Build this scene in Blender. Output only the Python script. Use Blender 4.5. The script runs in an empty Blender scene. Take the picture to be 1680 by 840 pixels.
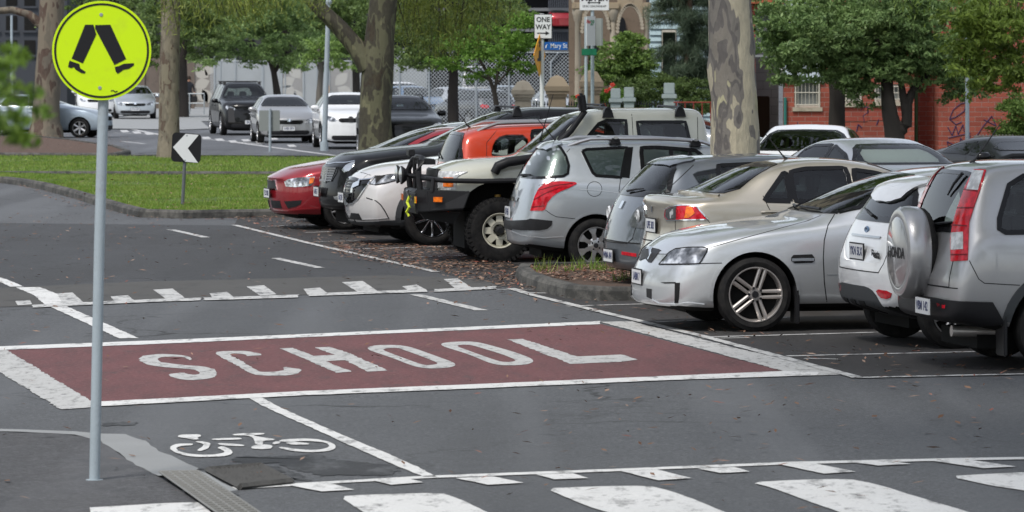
import bpy, bmesh, math, random
import numpy as np
from mathutils import Vector, Matrix
from mathutils.bvhtree import BVHTree
R = math.radians
SC = bpy.context.scene
COL = SC.collection
# ------------------------------------------------------------------ camera, light, exposure
FPX, HOR, HC = 7000.0, 104.0, 2.42          # focal length in photo pixels, horizon row, camera height
cam = bpy.data.cameras.new('camera'); camo = bpy.data.objects.new('camera', cam); COL.objects.link(camo)
cam.sensor_width = 36; cam.lens = FPX/1680*36; cam.shift_y = -(420-HOR)/1680
cam.clip_start = 1; cam.clip_end = 3000
camo.location = (0, 0, HC); camo.rotation_euler = (R(90), 0, 0)
cam.dof.use_dof = True; cam.dof.focus_distance = 40; cam.dof.aperture_fstop = 9
SC.camera = camo
SC.render.resolution_x = 1024; SC.render.resolution_y = 512
w = bpy.data.worlds.new('World'); SC.world = w; w.use_nodes = True
nt = w.node_tree; nt.nodes.clear()
sky = nt.nodes.new('ShaderNodeTexSky'); sky.sky_type = 'NISHITA'; sky.sun_disc = False
SUN_EL, SUN_AZ = 58, 215
sky.sun_elevation = R(SUN_EL); sky.sun_rotation = R(SUN_AZ); sky.dust_density = 1; sky.ozone_density = 1
hs = nt.nodes.new('ShaderNodeHueSaturation'); hs.inputs['Saturation'].default_value = 0.42
bg = nt.nodes.new('ShaderNodeBackground'); bg.inputs['Strength'].default_value = 0.125
wo = nt.nodes.new('ShaderNodeOutputWorld')
nt.links.new(sky.outputs[0], hs.inputs['Color']); nt.links.new(hs.outputs[0], bg.inputs[0]); nt.links.new(bg.outputs[0], wo.inputs[0])
sl = bpy.data.lights.new('sun', 'SUN'); sl.energy = 2.0; sl.angle = R(12); sl.color = (1, .955, .89)
so = bpy.data.objects.new('sun', sl); COL.objects.link(so)
_a = R(SUN_AZ); sd = Vector((math.sin(_a)*math.cos(R(SUN_EL)), math.cos(_a)*math.cos(R(SUN_EL)), math.sin(R(SUN_EL))))
so.rotation_euler = sd.to_track_quat('Z', 'Y').to_euler(); so.location = (0, 0, 60)
SC.view_settings.view_transform = 'Standard'; SC.view_settings.look = 'None'; SC.view_settings.gamma = 1
SC.view_settings.exposure = 0.68
SC.view_settings.use_curve_mapping = False

# ------------------------------------------------------------------ coordinates
def S(y): return (y-HOR)/HC                       # pixels per metre of the ground at row y
def G(px, py, z=0.0, dz=0.0):
    s = (py-HOR)/(HC-z); return Vector(((px-840)/s, FPX/s, z+dz))
def P(px, py, d):
    s = FPX/d; return Vector(((px-840)/s, d, HC-(py-HOR)/s))
def PX(px, s): return (px-840)/s
# ------------------------------------------------------------------ materials
MATS = {}
def srgb(r, g, b):
    f = lambda c: (c/255/12.92) if c/255 <= .04045 else ((c/255+.055)/1.055)**2.4
    return (f(r), f(g), f(b), 1)
def mat(name, col, rough=.6, metal=0, coat=0, spec=.25, emit=None):
    if name in MATS: return MATS[name]
    m = bpy.data.materials.new(name); m.use_nodes = True; MATS[name] = m
    b = m.node_tree.nodes['Principled BSDF']
    b.inputs['Base Color'].default_value = (*col[:3], 1); b.inputs['Roughness'].default_value = rough
    b.inputs['Metallic'].default_value = metal; b.inputs['Coat Weight'].default_value = coat
    b.inputs['Coat Roughness'].default_value = .04
    b.inputs['Specular IOR Level'].default_value = spec
    return m
def N(m, t, **kw):
    n = m.node_tree.nodes.new(t)
    for k, v in kw.items():
        if k in n.inputs.keys(): n.inputs[k].default_value = v
        else: setattr(n, k, v)
    return n
def L(m, a, b): m.node_tree.links.new(a, b)
def ramp(m, fac, stops, interp='LINEAR'):
    r = m.node_tree.nodes.new('ShaderNodeValToRGB'); e = r.color_ramp.elements; r.color_ramp.interpolation = interp
    while len(e) < len(stops): e.new(.5)
    for q, (p, c) in zip(e, stops):
        q.position = p; q.color = (*c[:3], 1) if hasattr(c, '__len__') else (c, c, c, 1)
    L(m, fac, r.inputs[0]); return r.outputs[0]
def mixc(m, fac, a, b, mode='MIX'):
    n = m.node_tree.nodes.new('ShaderNodeMix'); n.data_type = 'RGBA'; n.blend_type = mode
    for sock, v in ((n.inputs[0], fac), (n.inputs[6], a), (n.inputs[7], b)):
        if hasattr(v, 'links') or hasattr(v, 'is_linked'): L(m, v, sock)
        elif hasattr(v, '__len__'): sock.default_value = (*v[:3], 1)
        else: sock.default_value = v
    return n.outputs[2]
def bump(m, h, dist, strength=1.0):
    b = m.node_tree.nodes['Principled BSDF']
    n = m.node_tree.nodes.new('ShaderNodeBump'); n.inputs['Distance'].default_value = dist; n.inputs['Strength'].default_value = strength
    L(m, h, n.inputs['Height']); L(m, n.outputs[0], b.inputs['Normal'])
def geo(m): return N(m, 'ShaderNodeNewGeometry').outputs['Position']
def objc(m): return N(m, 'ShaderNodeTexCoord').outputs['Object']
def mapv(m, v, sc):
    n = N(m, 'ShaderNodeMapping'); n.inputs['Scale'].default_value = sc; L(m, v, n.inputs[0]); return n.outputs[0]
def noise(m, vec, scale, detail=4, rough=.6, out='Fac', dist=0):
    n = N(m, 'ShaderNodeTexNoise'); n.inputs['Scale'].default_value = scale; n.inputs['Detail'].default_value = detail
    n.inputs['Roughness'].default_value = rough; n.inputs['Distortion'].default_value = dist
    L(m, vec, n.inputs['Vector']); return n.outputs[out]
def BC(m): return m.node_tree.nodes['Principled BSDF'].inputs['Base Color']
def BR(m): return m.node_tree.nodes['Principled BSDF'].inputs['Roughness']

# ------------------------------------------------------------------ mesh helpers
def mk(name, verts, faces, m, parent=None, smooth=False, **tags):
    me = bpy.data.meshes.new(name); me.from_pydata([tuple(v) for v in verts], [], faces); me.update()
    if smooth:
        me.polygons.foreach_set('use_smooth', [True]*len(me.polygons))
    if m is not None:
        for q in (m if isinstance(m, (list, tuple)) else [m]): me.materials.append(q)
    o = bpy.data.objects.new(name, me); COL.objects.link(o)
    if parent is not None: o.parent = parent
    for k, v in tags.items(): o[k] = v
    return o
def quads_np(name, V, m, parent=None, n=4):
    """V: (F*n,3) array of separate n-gons"""
    F = len(V)//n
    me = bpy.data.meshes.new(name); me.vertices.add(F*n); me.vertices.foreach_set('co', V.astype(np.float32).ravel())
    me.loops.add(F*n); me.loops.foreach_set('vertex_index', np.arange(F*n, dtype=np.int32))
    me.polygons.add(F); me.polygons.foreach_set('loop_start', np.arange(0, F*n, n, dtype=np.int32))
    me.update(calc_edges=True); me.materials.append(m)
    o = bpy.data.objects.new(name, me); COL.objects.link(o)
    if parent is not None: o.parent = parent
    return o
class MB:
    def __init__(s): s.v = []; s.f = []
    def add(s, vs, fs):
        k = len(s.v); s.v += [Vector(v) for v in vs]; s.f += [tuple(i+k for i in f) for f in fs]; return s
    def box(s, x0, x1, y0, y1, z0, z1):
        return s.add([(x0,y0,z0),(x1,y0,z0),(x1,y1,z0),(x0,y1,z0),(x0,y0,z1),(x1,y0,z1),(x1,y1,z1),(x0,y1,z1)],
                     [(0,3,2,1),(4,5,6,7),(0,1,5,4),(1,2,6,5),(2,3,7,6),(3,0,4,7)])
    def tube(s, pts, rad, n=10, cap=True, flat=1.0):
        pts = [Vector(p) for p in pts]; rad = rad if hasattr(rad, '__len__') else [rad]*len(pts)
        k = len(s.v); up = Vector((0, 0, 1))
        for i, p in enumerate(pts):
            t = (pts[min(i+1, len(pts)-1)]-pts[max(i-1, 0)]).normalized()
            u = t.cross(up if abs(t.z) < .9 else Vector((0, 1, 0))).normalized(); w_ = t.cross(u).normalized()
            for j in range(n):
                a = 2*math.pi*j/n; s.v.append(p+(u*math.cos(a)+w_*math.sin(a)*flat)*rad[i])
        for i in range(len(pts)-1):
            for j in range(n):
                a = k+i*n+j; b = k+i*n+(j+1) % n; s.f.append((a, b, b+n, a+n))
        if cap:
            s.f.append(tuple(k+j for j in range(n))[::-1]); s.f.append(tuple(k+(len(pts)-1)*n+j for j in range(n)))
        return s
    def lathe(s, prof, n=40, axis='y', c=(0, 0, 0), closed=False):
        """prof: (axial, radius)"""
        k = len(s.v); m_ = len(prof); c = Vector(c)
        for i in range(n):
            a = 2*math.pi*i/n
            for (h, r) in prof:
                if axis == 'y': s.v.append(c+Vector((r*math.cos(a), h, r*math.sin(a))))
                else: s.v.append(c+Vector((r*math.cos(a), r*math.sin(a), h)))
        for i in range(n):
            for j in range(m_ if closed else m_-1):
                a = k+i*m_+j; b = k+((i+1) % n)*m_+j; j2 = (j+1) % m_
                s.f.append((a, b, k+((i+1) % n)*m_+j2, k+i*m_+j2))
        return s
    def prism(s, poly, axis, a0, a1):
        """poly of 2-D points extruded along axis index"""
        k = len(s.v); n = len(poly)
        for a in (a0, a1):
            for p in poly:
                q = list(p); q.insert(axis, a); s.v.append(Vector(q))
        s.f.append(tuple(k+i for i in range(n))); s.f.append(tuple(k+n+i for i in range(n))[::-1])
        for i in range(n): j = (i+1) % n; s.f.append((k+i, k+n+i, k+n+j, k+j))
        return s
    def xf(s, M, k=0):
        for i in range(k, len(s.v)): s.v[i] = M @ s.v[i]
        return s
    def build(s, name, m, parent=None, smooth=False, bevel=0, fix=True, **tags):
        o = mk(name, s.v, s.f, m, parent, smooth, **tags)
        if fix:
            bm = bmesh.new(); bm.from_mesh(o.data)
            if bevel: bmesh.ops.bevel(bm, geom=[e for e in bm.edges], offset=bevel, segments=2, affect='EDGES', clamp_overlap=True)
            bmesh.ops.recalc_face_normals(bm, faces=bm.faces); bm.to_mesh(o.data); bm.free()
        if smooth:
            o.data.polygons.foreach_set('use_smooth', [True]*len(o.data.polygons)); o.data.set_sharp_from_angle(angle=R(35))
        return o
def tag(o, label=None, cat=None, group=None, kind=None):
    if label: o['label'] = label
    if cat: o['category'] = cat
    if group: o['group'] = group
    if kind: o['kind'] = kind
    return o
def empty(name, loc=(0, 0, 0), rz=0, label=None, cat=None, group=None):
    o = bpy.data.objects.new(name, None); COL.objects.link(o); o.location = loc; o.rotation_euler = (0, 0, rz)
    o.empty_display_size = .3
    return tag(o, label, cat, group)
def text_mesh(name, body, size, m, parent, M, extr=.001, align='CENTER', bold=0.0, sx=1.0):
    c = bpy.data.curves.new(name, 'FONT'); c.body = body; c.size = size; c.align_x = align; c.align_y = 'CENTER'
    c.extrude = extr; c.offset = bold; c.resolution_u = 3
    o = bpy.data.objects.new(name, c); COL.objects.link(o)
    dg = bpy.context.evaluated_depsgraph_get(); me = bpy.data.meshes.new_from_object(o.evaluated_get(dg))
    bpy.data.objects.remove(o); me.materials.clear(); me.materials.append(m)
    me.transform(Matrix.Diagonal((sx, 1, 1, 1))); me.transform(M)
    o = bpy.data.objects.new(name, me); COL.objects.link(o); o.parent = parent
    return o
def chaikin(poly, n=2, r=None):
    for _ in range(n):
        q = []
        for i in range(len(poly)):
            a, b = poly[i], poly[(i+1) % len(poly)]; t = .2
            if r: t = min(.25, r/max(1e-6, math.dist(a, b)))
            q += [(a[0]*(1-t)+b[0]*t, a[1]*(1-t)+b[1]*t), (a[0]*t+b[0]*(1-t), a[1]*t+b[1]*(1-t))]
        poly = q; r = r*.4 if r else r
    return poly
def interp(pl, x):
    if x <= pl[0][0]: return pl[0][1]
    for (a, b), (c, d) in zip(pl, pl[1:]):
        if x <= c: return b+(d-b)*(x-a)/(c-a) if c > a else d
    return pl[-1][1]
def grid2d(poly, g):
    """triangulated polygon cut along a grid -> 2-D verts, faces, boundary loop edges"""
    bm = bmesh.new(); vs = [bm.verts.new((p[0], p[1], 0)) for p in poly]
    f = bm.faces.new(vs); bmesh.ops.triangulate(bm, faces=[f])
    xs = [p[0] for p in poly]; ys = [p[1] for p in poly]
    gx, gy = g if hasattr(g, '__len__') else (g, g)
    for lo, hi, gg, ax in ((min(xs), max(xs), gx, 0), (min(ys), max(ys), gy, 1)):
        k = math.floor(lo/gg)+1
        while k*gg < hi-1e-6:
            no = (1, 0, 0) if ax == 0 else (0, 1, 0); co = (k*gg, 0, 0) if ax == 0 else (0, k*gg, 0)
            bmesh.ops.bisect_plane(bm, geom=bm.verts[:]+bm.edges[:]+bm.faces[:], plane_co=co, plane_no=no, dist=1e-7); k += 1
    bmesh.ops.remove_doubles(bm, verts=bm.verts, dist=1e-7)
    # drop the triangulation diagonals where that leaves clean grid cells
    bmesh.ops.dissolve_limit(bm, angle_limit=.01, verts=[], edges=[e for e in bm.edges if not e.is_boundary and abs(e.verts[0].co.x-e.verts[1].co.x) > 1e-6 and abs(e.verts[0].co.y-e.verts[1].co.y) > 1e-6])
    bm.verts.index_update()
    V = [(v.co.x, v.co.y) for v in bm.verts]; F = [tuple(v.index for v in f.verts) for f in bm.faces]
    B = [(e.verts[0].index, e.verts[1].index) for e in bm.edges if e.is_boundary]
    bm.free(); return V, F, B
# ------------------------------------------------------------------ ground materials
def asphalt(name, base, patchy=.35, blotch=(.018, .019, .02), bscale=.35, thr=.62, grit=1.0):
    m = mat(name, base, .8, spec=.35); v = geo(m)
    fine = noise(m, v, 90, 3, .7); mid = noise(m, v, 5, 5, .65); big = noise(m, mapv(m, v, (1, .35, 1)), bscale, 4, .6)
    g2 = noise(m, v, 28, 3, .75); lane = noise(m, mapv(m, v, (.5, .06, 1)), 1.1, 3, .5)
    c1 = ramp(m, fine, [(.25, [c*(1-.55*grit) for c in base]), (.5, base), (.75, [min(1, c*(1+.9*grit)) for c in base])])
    c1 = mixc(m, ramp(m, g2, [(.3, .75), (.5, 0)]), c1, [c*.35 for c in base]); c1 = mixc(m, ramp(m, g2, [(.52, 0), (.7, .65)]), c1, [min(1, c*2.2) for c in base])
    c1 = mixc(m, ramp(m, lane, [(.38, 0), (.62, .5)]), c1, [c*.6 for c in base])
    c2 = mixc(m, ramp(m, mid, [(.35, 0), (.7, patchy)]), c1, [c*.6 for c in base])
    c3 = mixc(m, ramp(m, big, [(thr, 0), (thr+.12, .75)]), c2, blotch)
    wv = N(m, 'ShaderNodeVectorMath', operation='MULTIPLY_ADD'); L(m, noise(m, v, .8, 4, .6, 'Color'), wv.inputs[0]); wv.inputs[1].default_value = (2.2, 2.2, 0); L(m, v, wv.inputs[2])
    vr = N(m, 'ShaderNodeTexVoronoi'); vr.feature = 'DISTANCE_TO_EDGE'; vr.inputs['Scale'].default_value = .22; L(m, wv.outputs[0], vr.inputs['Vector'])
    gate = ramp(m, noise(m, v, .12, 2), [(.48, 0), (.56, 1)]); ck = N(m, 'ShaderNodeMath', operation='MULTIPLY'); L(m, ramp(m, vr.outputs[0], [(.004, .85), (.009, 0)]), ck.inputs[0]); L(m, gate, ck.inputs[1])
    c3 = mixc(m, ck.outputs[0], c3, (.02, .02, .02))
    sp = N(m, 'ShaderNodeTexVoronoi'); sp.inputs['Scale'].default_value = 1.1; L(m, wv.outputs[0], sp.inputs['Vector']); c3 = mixc(m, ramp(m, sp.outputs['Distance'], [(.05, .7), (.1, 0)]), c3, [c*.3 for c in base])
    tr = noise(m, mapv(m, v, (1.3, .05, 1)), 1.0, 2, .4); c3 = mixc(m, ramp(m, tr, [(.5, 0), (.66, .35)]), c3, [min(1, c*1.55) for c in base])
    L(m, c3, BC(m)); bump(m, fine, .006, .6)
    L(m, ramp(m, big, [(.3, .85), (.75, .62)]), BR(m)); return m
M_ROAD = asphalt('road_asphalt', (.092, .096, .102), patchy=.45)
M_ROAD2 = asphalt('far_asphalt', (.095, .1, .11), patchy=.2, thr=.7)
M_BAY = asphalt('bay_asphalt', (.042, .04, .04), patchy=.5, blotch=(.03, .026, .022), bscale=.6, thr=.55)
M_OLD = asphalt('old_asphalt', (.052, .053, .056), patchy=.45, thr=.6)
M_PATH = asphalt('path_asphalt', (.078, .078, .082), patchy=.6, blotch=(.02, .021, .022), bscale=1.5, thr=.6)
def worn(name, col, under, amount=.5, scale=9, rough=.6):
    m = mat(name, col, rough, spec=.35); v = geo(m)
    n1 = noise(m, mapv(m, v, (1, .4, 1)), scale, 8, .75); n2 = noise(m, v, 60, 3, .7); n3 = noise(m, v, 1.2, 3, .6)
    f = ramp(m, n1, [(.62-amount*.25, 0), (.74-amount*.2, 1)])
    c = mixc(m, ramp(m, n2, [(.3, .25), (.7, 0)]), col, under)
    c = mixc(m, ramp(m, n3, [(.35, 0), (.75, .35)]), c, [q*.62 for q in col])
    L(m, mixc(m, f, c, under), BC(m)); bump(m, n2, .004, .5); return m
M_WHITE = worn('road_paint', (.7, .7, .69), (.14, .14, .14), .4, 6)
M_WHITE2 = worn('worn_road_paint', (.55, .55, .54), (.08, .08, .082), .5, 7)
M_BAND = worn('textured_road_paint', (.5, .5, .49), (.13, .125, .12), .42, 12)
M_RED = worn('red_surface', (.15, .056, .058), (.075, .05, .05), .3, 4, .8)
_m = M_RED; _v = geo(_m); _c = BC(_m).links[0].from_socket; _s = noise(_m, mapv(_m, _v, (2.2, .5, 1)), 1.6, 5, .7); _g = noise(_m, _v, 30, 3, .7)
_c = mixc(_m, ramp(_m, _s, [(.42, 0), (.68, .6)]), _c, (.075, .04, .04)); _c = mixc(_m, ramp(_m, _g, [(.55, 0), (.72, .6)]), _c, (.26, .14, .14)); L(_m, mixc(_m, ramp(_m, _g, [(.3, .7), (.46, 0)]), _c, (.05, .022, .023)), BC(_m))
M_CONC = worn('concrete', (.27, .28, .285), (.2, .2, .2), .1, 3, .85)
M_KERB = worn('kerb_stone', (.12, .115, .105), (.04, .04, .038), .8, 5, .9)
# ------------------------------------------------------------------ ground sheets
def sheet(name, polys, m, z, grid=None, **t):
    mb = MB(); z = z*.5 if z < .03 else z
    for p in polys:
        V, F, B = grid2d([tuple(q) for q in p], grid or 50)
        mb.add([(a, b, z) for a, b in V], F)
    o = mk(name, mb.v, mb.f, m)
    bm = bmesh.new(); bm.from_mesh(o.data); bmesh.ops.recalc_face_normals(bm, faces=bm.faces)
    if bm.faces and sum(f.normal.z for f in bm.faces) < 0: bmesh.ops.reverse_faces(bm, faces=bm.faces)
    bm.to_mesh(o.data); bm.free()
    return tag(o, **t) if t else tag(o, kind='structure')
def gp(pts, z=0): return [tuple(G(x, y, z).xy) for x, y in pts]
def rough_edge(poly, step=.05, amp=.008, seed=0):
    r = random.Random(seed); out = []
    for i in range(len(poly)):
        a, b = Vector(poly[i]), Vector(poly[(i+1) % len(poly)]); n = max(1, int((b-a).length/step))
        for k in range(n):
            p = a.lerp(b, k/n); out.append((p.x+r.uniform(-amp, amp), p.y+r.uniform(-amp, amp)*2))
    return out
def strip(pts, wpx):
    """line through pixel points, wpx thick in picture rows, as a ground quad strip polygon"""
    up = [(x, y-wpx/2) for x, y in pts]; dn = [(x, y+wpx/2) for x, y in pts][::-1]; return up+dn
def strip_w(pts, wm):
    """line on the ground through pixel points, wm metres wide"""
    g = [G(x, y).xy for x, y in pts]; l, r_ = [], []
    for i, p in enumerate(g):
        t = (g[min(i+1, len(g)-1)]-g[max(0, i-1)]).normalized(); n = Vector((-t.y, t.x))*wm/2
        l.append(tuple(p+n)); r_.append(tuple(p-n))
    return l+r_[::-1]
tag(mk('ground', [(-500, 5, 0), (500, 5, 0), (500, 900, 0), (-500, 900, 0)], [(0, 1, 2, 3)], M_ROAD), kind='structure')
sheet('far_road', [gp([(-900, 188), (700, 188), (1100, 215), (2300, 232), (2300, 262), (900, 258), (445, 256), (-900, 256)])], M_ROAD2, .004)
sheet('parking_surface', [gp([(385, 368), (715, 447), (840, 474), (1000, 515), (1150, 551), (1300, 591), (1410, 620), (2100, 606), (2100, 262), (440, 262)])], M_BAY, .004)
sheet('old_road_surface', [gp([(-500, 372), (0, 366), (384, 370), (715, 447), (790, 466), (500, 470), (60, 478), (-300, 486)])], M_OLD, .004)
hump = worn('speed_hump_asphalt', (.08, .078, .075), (.04, .04, .04), .3, 3, .85)
sheet('speed_hump', [rough_edge(gp([(-60, 476), (60, 470), (250, 462), (430, 458), (640, 452), (790, 458), (822, 472), (600, 480), (300, 492), (40, 503), (-60, 506)]), .15, .02)], hump, .008)
# school patch
sheet('red_patch', [gp([(5, 573), (500, 552), (985, 532), (1290, 611), (800, 635), (500, 647), (150, 664)])], M_RED, .008)
bands = [gp([(-60, 574), (5, 572), (150, 659), (150, 669), (100, 673), (50, 642), (0, 612)]),
         gp([(985, 529), (1036, 528), (1200, 570), (1392, 615), (1335, 617), (1290, 611), (1130, 568)])]
sheet('patch_band', [rough_edge(b, .06, .012, i) for i, b in enumerate(bands)], M_BAND, .012)
sheet('patch_edge_line', [rough_edge(gp(p), .1, .006, i) for i, p in enumerate([
    [(-60, 572), (250, 560), (600, 545), (985, 528), (985, 533), (600, 550), (250, 566), (-60, 578)],
    [(150, 661), (330, 652), (500, 643), (800, 631), (1100, 618), (1290, 610), (1345, 612), (1340, 617), (1100, 625), (800, 638), (500, 650), (330, 659), (150, 669)]])], M_WHITE, .016)
# SCHOOL letters traced on the ground (photo pixels)
def thick(pts, wx):                                 # stroke of even width wx in px across x
    return pts
LET = {
 'S': [[(344,588),(312,591),(301,584),(262,585),(242,590),(246,596),(262,600),(318,600),(350,604),(357,612),(345,622),(312,625),(283,622),(277,614),(305,612),(318,615),(330,612),(322,607),(262,607),(236,600),(228,592),(236,585),(262,582),(300,581),(330,584)]],
 'L': [[(832,558),(858,557),(946,586),(1020,584),(1048,592),(1030,595),(936,598)]],
}
def c_poly(outer, inner): return outer+inner[::-1]
Sout = [(312,590),(296,587),(268,587),(256,590),(262,595),(290,599),(320,600),(344,604),(357,611),(357,617),(345,623),(318,625),(292,623),(277,616)]
Sin  = [(302,581),(270,582),(240,584),(228,590),(234,598),(256,604),(290,606),(318,607),(328,611),(326,615),(312,616),(305,612)]
S_ = [(314,593),(303,587),(280,586),(262,588),(258,592),(268,596),(300,600),(334,602),(354,608),(357,614),(350,621),(326,625),(298,624),(282,620),(277,615),(300,612),(312,616),(324,616),(328,612),(318,607),(282,605),(248,601),(232,595),(228,589),(238,584),(262,582),(296,583),(312,586)]
C_ = [(432,583),(408,586),(400,582),(380,581),(376,584),(396,593),(418,607),(430,612),(452,611),(466,608),(466,603),(480,605),(494,607),(490,613),(478,617),(430,618),(412,614),(386,599),(358,585),(352,579),(372,577),(408,577)]
H1 = [(460,573),(480,572),(516,585),(548,583),(516,571),(540,570),(572,580),(636,609),(604,611),(566,592),(534,594),(577,611),(552,613),(505,592)]
O1o = [(602,571),(618,567),(655,567),(676,571),(712,584),(745,596),(748,601),(734,605),(700,606),(678,602),(640,587),(606,576)]
O1i = [(624,574),(650,571),(662,575),(698,588),(722,598),(700,601),(688,598),(650,584)]
O2o = [(722,565),(738,562),(772,561),(792,564),(842,578),(872,589),(876,595),(862,600),(828,601),(806,598),(768,582),(728,570)]
O2i = [(746,568),(766,566),(780,569),(826,583),(850,593),(830,596),(812,592),(776,579)]
Lp = [(832,558),(858,557),(946,586),(1020,583),(1048,591),(1020,595),(936,598)]
def ring(o, i, name, m, z):
    o, i = gp(chaikin(o, 2)), gp(chaikin(i, 2)); mb = MB()
    # bridge two loops by angle
    K = 64
    def resamp(p, cx, cy):
        d = [0]
        for a, b in zip(p, p[1:]+p[:1]): d.append(d[-1]+math.dist(a, b))
        out = []
        start = min(range(len(p)), key=lambda k: p[k][0]); 
        p2 = p[start:]+p[:start]; d = [0]
        for a, b in zip(p2, p2[1:]+p2[:1]): d.append(d[-1]+math.dist(a, b))
        for k in range(K):
            t = d[-1]*k/K; j = max(q for q in range(len(d)) if d[q] <= t+1e-9); j = min(j, len(p2)-1)
            a, b = p2[j], p2[(j+1) % len(p2)]; u = (t-d[j])/max(1e-9, d[j+1]-d[j]); out.append((a[0]+(b[0]-a[0])*u, a[1]+(b[1]-a[1])*u))
        return out
    A, B = resamp(o, 0, 0), resamp(i, 0, 0)
    mb.add([(x, y, z) for x, y in A+B], [(k, (k+1) % K, K+(k+1) % K, K+k) for k in range(K)])
    return mb
lm = MB()
for p in (S_, C_, H1, Lp):
    q = gp(p if p in (H1, Lp) else chaikin(p, 1)); V, F, B = grid2d(rough_edge(q, .08, .01, len(p)), 20); lm.add([(a, b, .0065) for a, b in V], F)
for o_, i_ in ((O1o, O1i), (O2o, O2i)):
    r_ = ring(o_, i_, '', None, .0065); lm.add(r_.v, r_.f)
tag(lm.build('painted_word', M_BAND), kind='structure')
# thin lines
def lines(name, lst, m, z, seed=0):
    return sheet(name, [rough_edge(strip_w(p, w_), .12, .006, seed+i) for i, (p, w_) in enumerate(lst)], m, z)
lines('parking_edge_line', [([(385,370),(500,398),(600,421),(715,447)],.1), ([(838,474),(870,484),(1000,516),(1150,552),(1300,592),(1408,621)],.1), ([(1402,621),(1500,619),(1680,615),(1900,610)],.1)], M_WHITE2, .018)
lines('bay_line', [([(1154,554),(1437,546),(1700,540)],.09), ([(1291,585),(1589,578),(1900,571)],.09), ([(1075,529),(1300,521)],.09), ([(1140,556),(1230,555)],.07), ([(1320,589),(1375,590)],.07),
    ([(930,503),(1140,497)],.09), ([(430,372),(560,368)],.09), ([(500,382),(680,376)],.09), ([(520,397),(620,394)],.05), ([(560,410),(760,404)],.09), ([(640,424),(800,418)],.09), ([(815,476),(900,475)],.06), ([(868,481),(915,482)],.08)], M_WHITE2, .012, 5)
lines('lane_dash', [([(280,377),(338,390)],.12), ([(452,424),(525,440)],.12), ([(683,484),(790,510)],.13)], M_WHITE2, .012, 9)
lines('cycle_lane_line', [([(-60,442),(0,459),(28,471)],.14), ([(46,472),(75,484),(95,500)],.26), ([(92,502),(150,528),(212,556)],.17)], M_WHITE, .012, 3)
def c5(p): return [(150+x/3.36, 640+y/3.36) for x, y in p]
sheet('near_cycle_lane_line', [rough_edge(gp(c5([(860,42),(940,90),(1060,145),(1200,205),(1400,298),(1600,388),(1830,482),(1900,482),(1800,428),(1680,374),(1500,300),(1300,215),(1130,140),(1030,95),(930,38)])), .1, .005)], M_WHITE, .012)
# bicycle symbol
bike = [
 [(430,325),(440,312),(470,300),(558,299),(560,308),(500,312),(470,320),(468,330),(480,342),(540,356),(610,362),(680,360),(735,350),(728,338),(692,322),(720,312),(765,330),(780,345),(770,360),(720,371),(600,374),(520,368),(450,345)],
 [(478,258),(490,250),(600,248),(604,258),(585,266),(592,276),(555,278),(530,270),(480,264)],
 [(565,288),(600,286),(655,296),(655,308),(640,328),(600,342),(580,336),(612,318),(618,302)],
 [(655,274),(750,268),(828,268),(826,276),(750,279),(680,281)],
 [(692,300),(720,296),(842,306),(840,314),(720,310)],
 [(775,248),(850,242),(955,241),(945,249),(890,254),(920,262),(1010,274),(1012,280),(945,284),(946,305),(905,304),(900,280),(880,260),(850,254),(790,255)],
 [(878,318),(900,308),(950,304),(990,308),(1000,318),(985,328),(930,331),(890,328)],
 [(996,298),(1010,288),(1045,288),(1040,298),(1005,304)],
 [(1030,286),(1060,276),(1160,271),(1240,274),(1310,288),(1348,308),(1345,328),(1300,342),(1200,348),(1100,340),(1030,322),(1050,318),(1120,328),(1200,336),(1270,332),(1312,318),(1306,302),(1270,290),(1180,284),(1080,290)],
 [(1065,296),(1110,288),(1200,298),(1200,305),(1110,306)]]
sheet('bicycle_symbol', [rough_edge(gp(chaikin(c5(b), 1)), .06, .003, i) for i, b in enumerate(bike)], M_WHITE, .012)
# speed hump teeth
def c2(p): return [(x/2, 420+y/2) for x, y in p]
teeth = [c2([(50,150),(98,147),(105,161),(58,164)]), c2([(188,125),(238,122),(272,153),(208,162)]), c2([(362,135),(420,131),(442,150),(378,154)]), c2([(503,113),(566,109),(608,141),(548,146)]),
 c2([(688,125),(745,120),(768,138),(700,144)]), c2([(808,102),(866,98),(908,128),(853,132)]), c2([(996,110),(1050,106),(1077,126),(1010,130)]), c2([(1122,88),(1190,84),(1240,118),(1180,124)]),
 [(660,471),(684,468),(700,477),(672,479)], [(728,459),(751,458),(776,474),(750,477)]]
sheet('speed_hump_tooth', [rough_edge(gp(t), .06, .004, i) for i, t in enumerate(teeth)], M_WHITE2, .016)
sheet('speed_hump_line', [rough_edge(gp(strip(p, 4.5)), .1, .012, i) for i, p in enumerate([[(52,504),(150,499),(250,494.5),(330,492)], [(335,492),(490,487)], [(505,485),(700,478)], [(712,478),(814,473)]])], M_WHITE2, .02)
# zebra crossing
zl = [(240,812),(400,801),(500,795.5),(700,784),(1000,773),(1300,761),(1565,755),(1800,751)]
sheet('zebra_edge_line', [rough_edge(gp(strip(zl, 4)), .1, .003)], M_WHITE, .012)
def c4(p): return [(1000+x/2.334, 480+y/2.334) for x, y in p]
def c3(p): return [(500+x/1.908, 400+y/1.908) for x, y in p]
zt = [c5([(1090,532),(1300,516),(1447,556),(1270,566)]), c3([(215,745),(330,740),(372,750),(270,758)]), c3([(470,737),(590,732),(685,752),(575,758)]), c3([(725,726),(840,722),(886,737),(780,741)]),
  c4([(45,688),(185,683),(312,715),(185,724)]), c4([(338,679),(480,673),(537,690),(428,696)]), c4([(640,660),(770,656),(942,690),(820,698)]), c4([(945,656),(1080,651),(1157,660),(1030,667)]), c4([(1245,650),(1380,645),(1560,671),(1430,677)]), [(1690,758),(1740,756),(1780,764),(1730,766)]]
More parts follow.
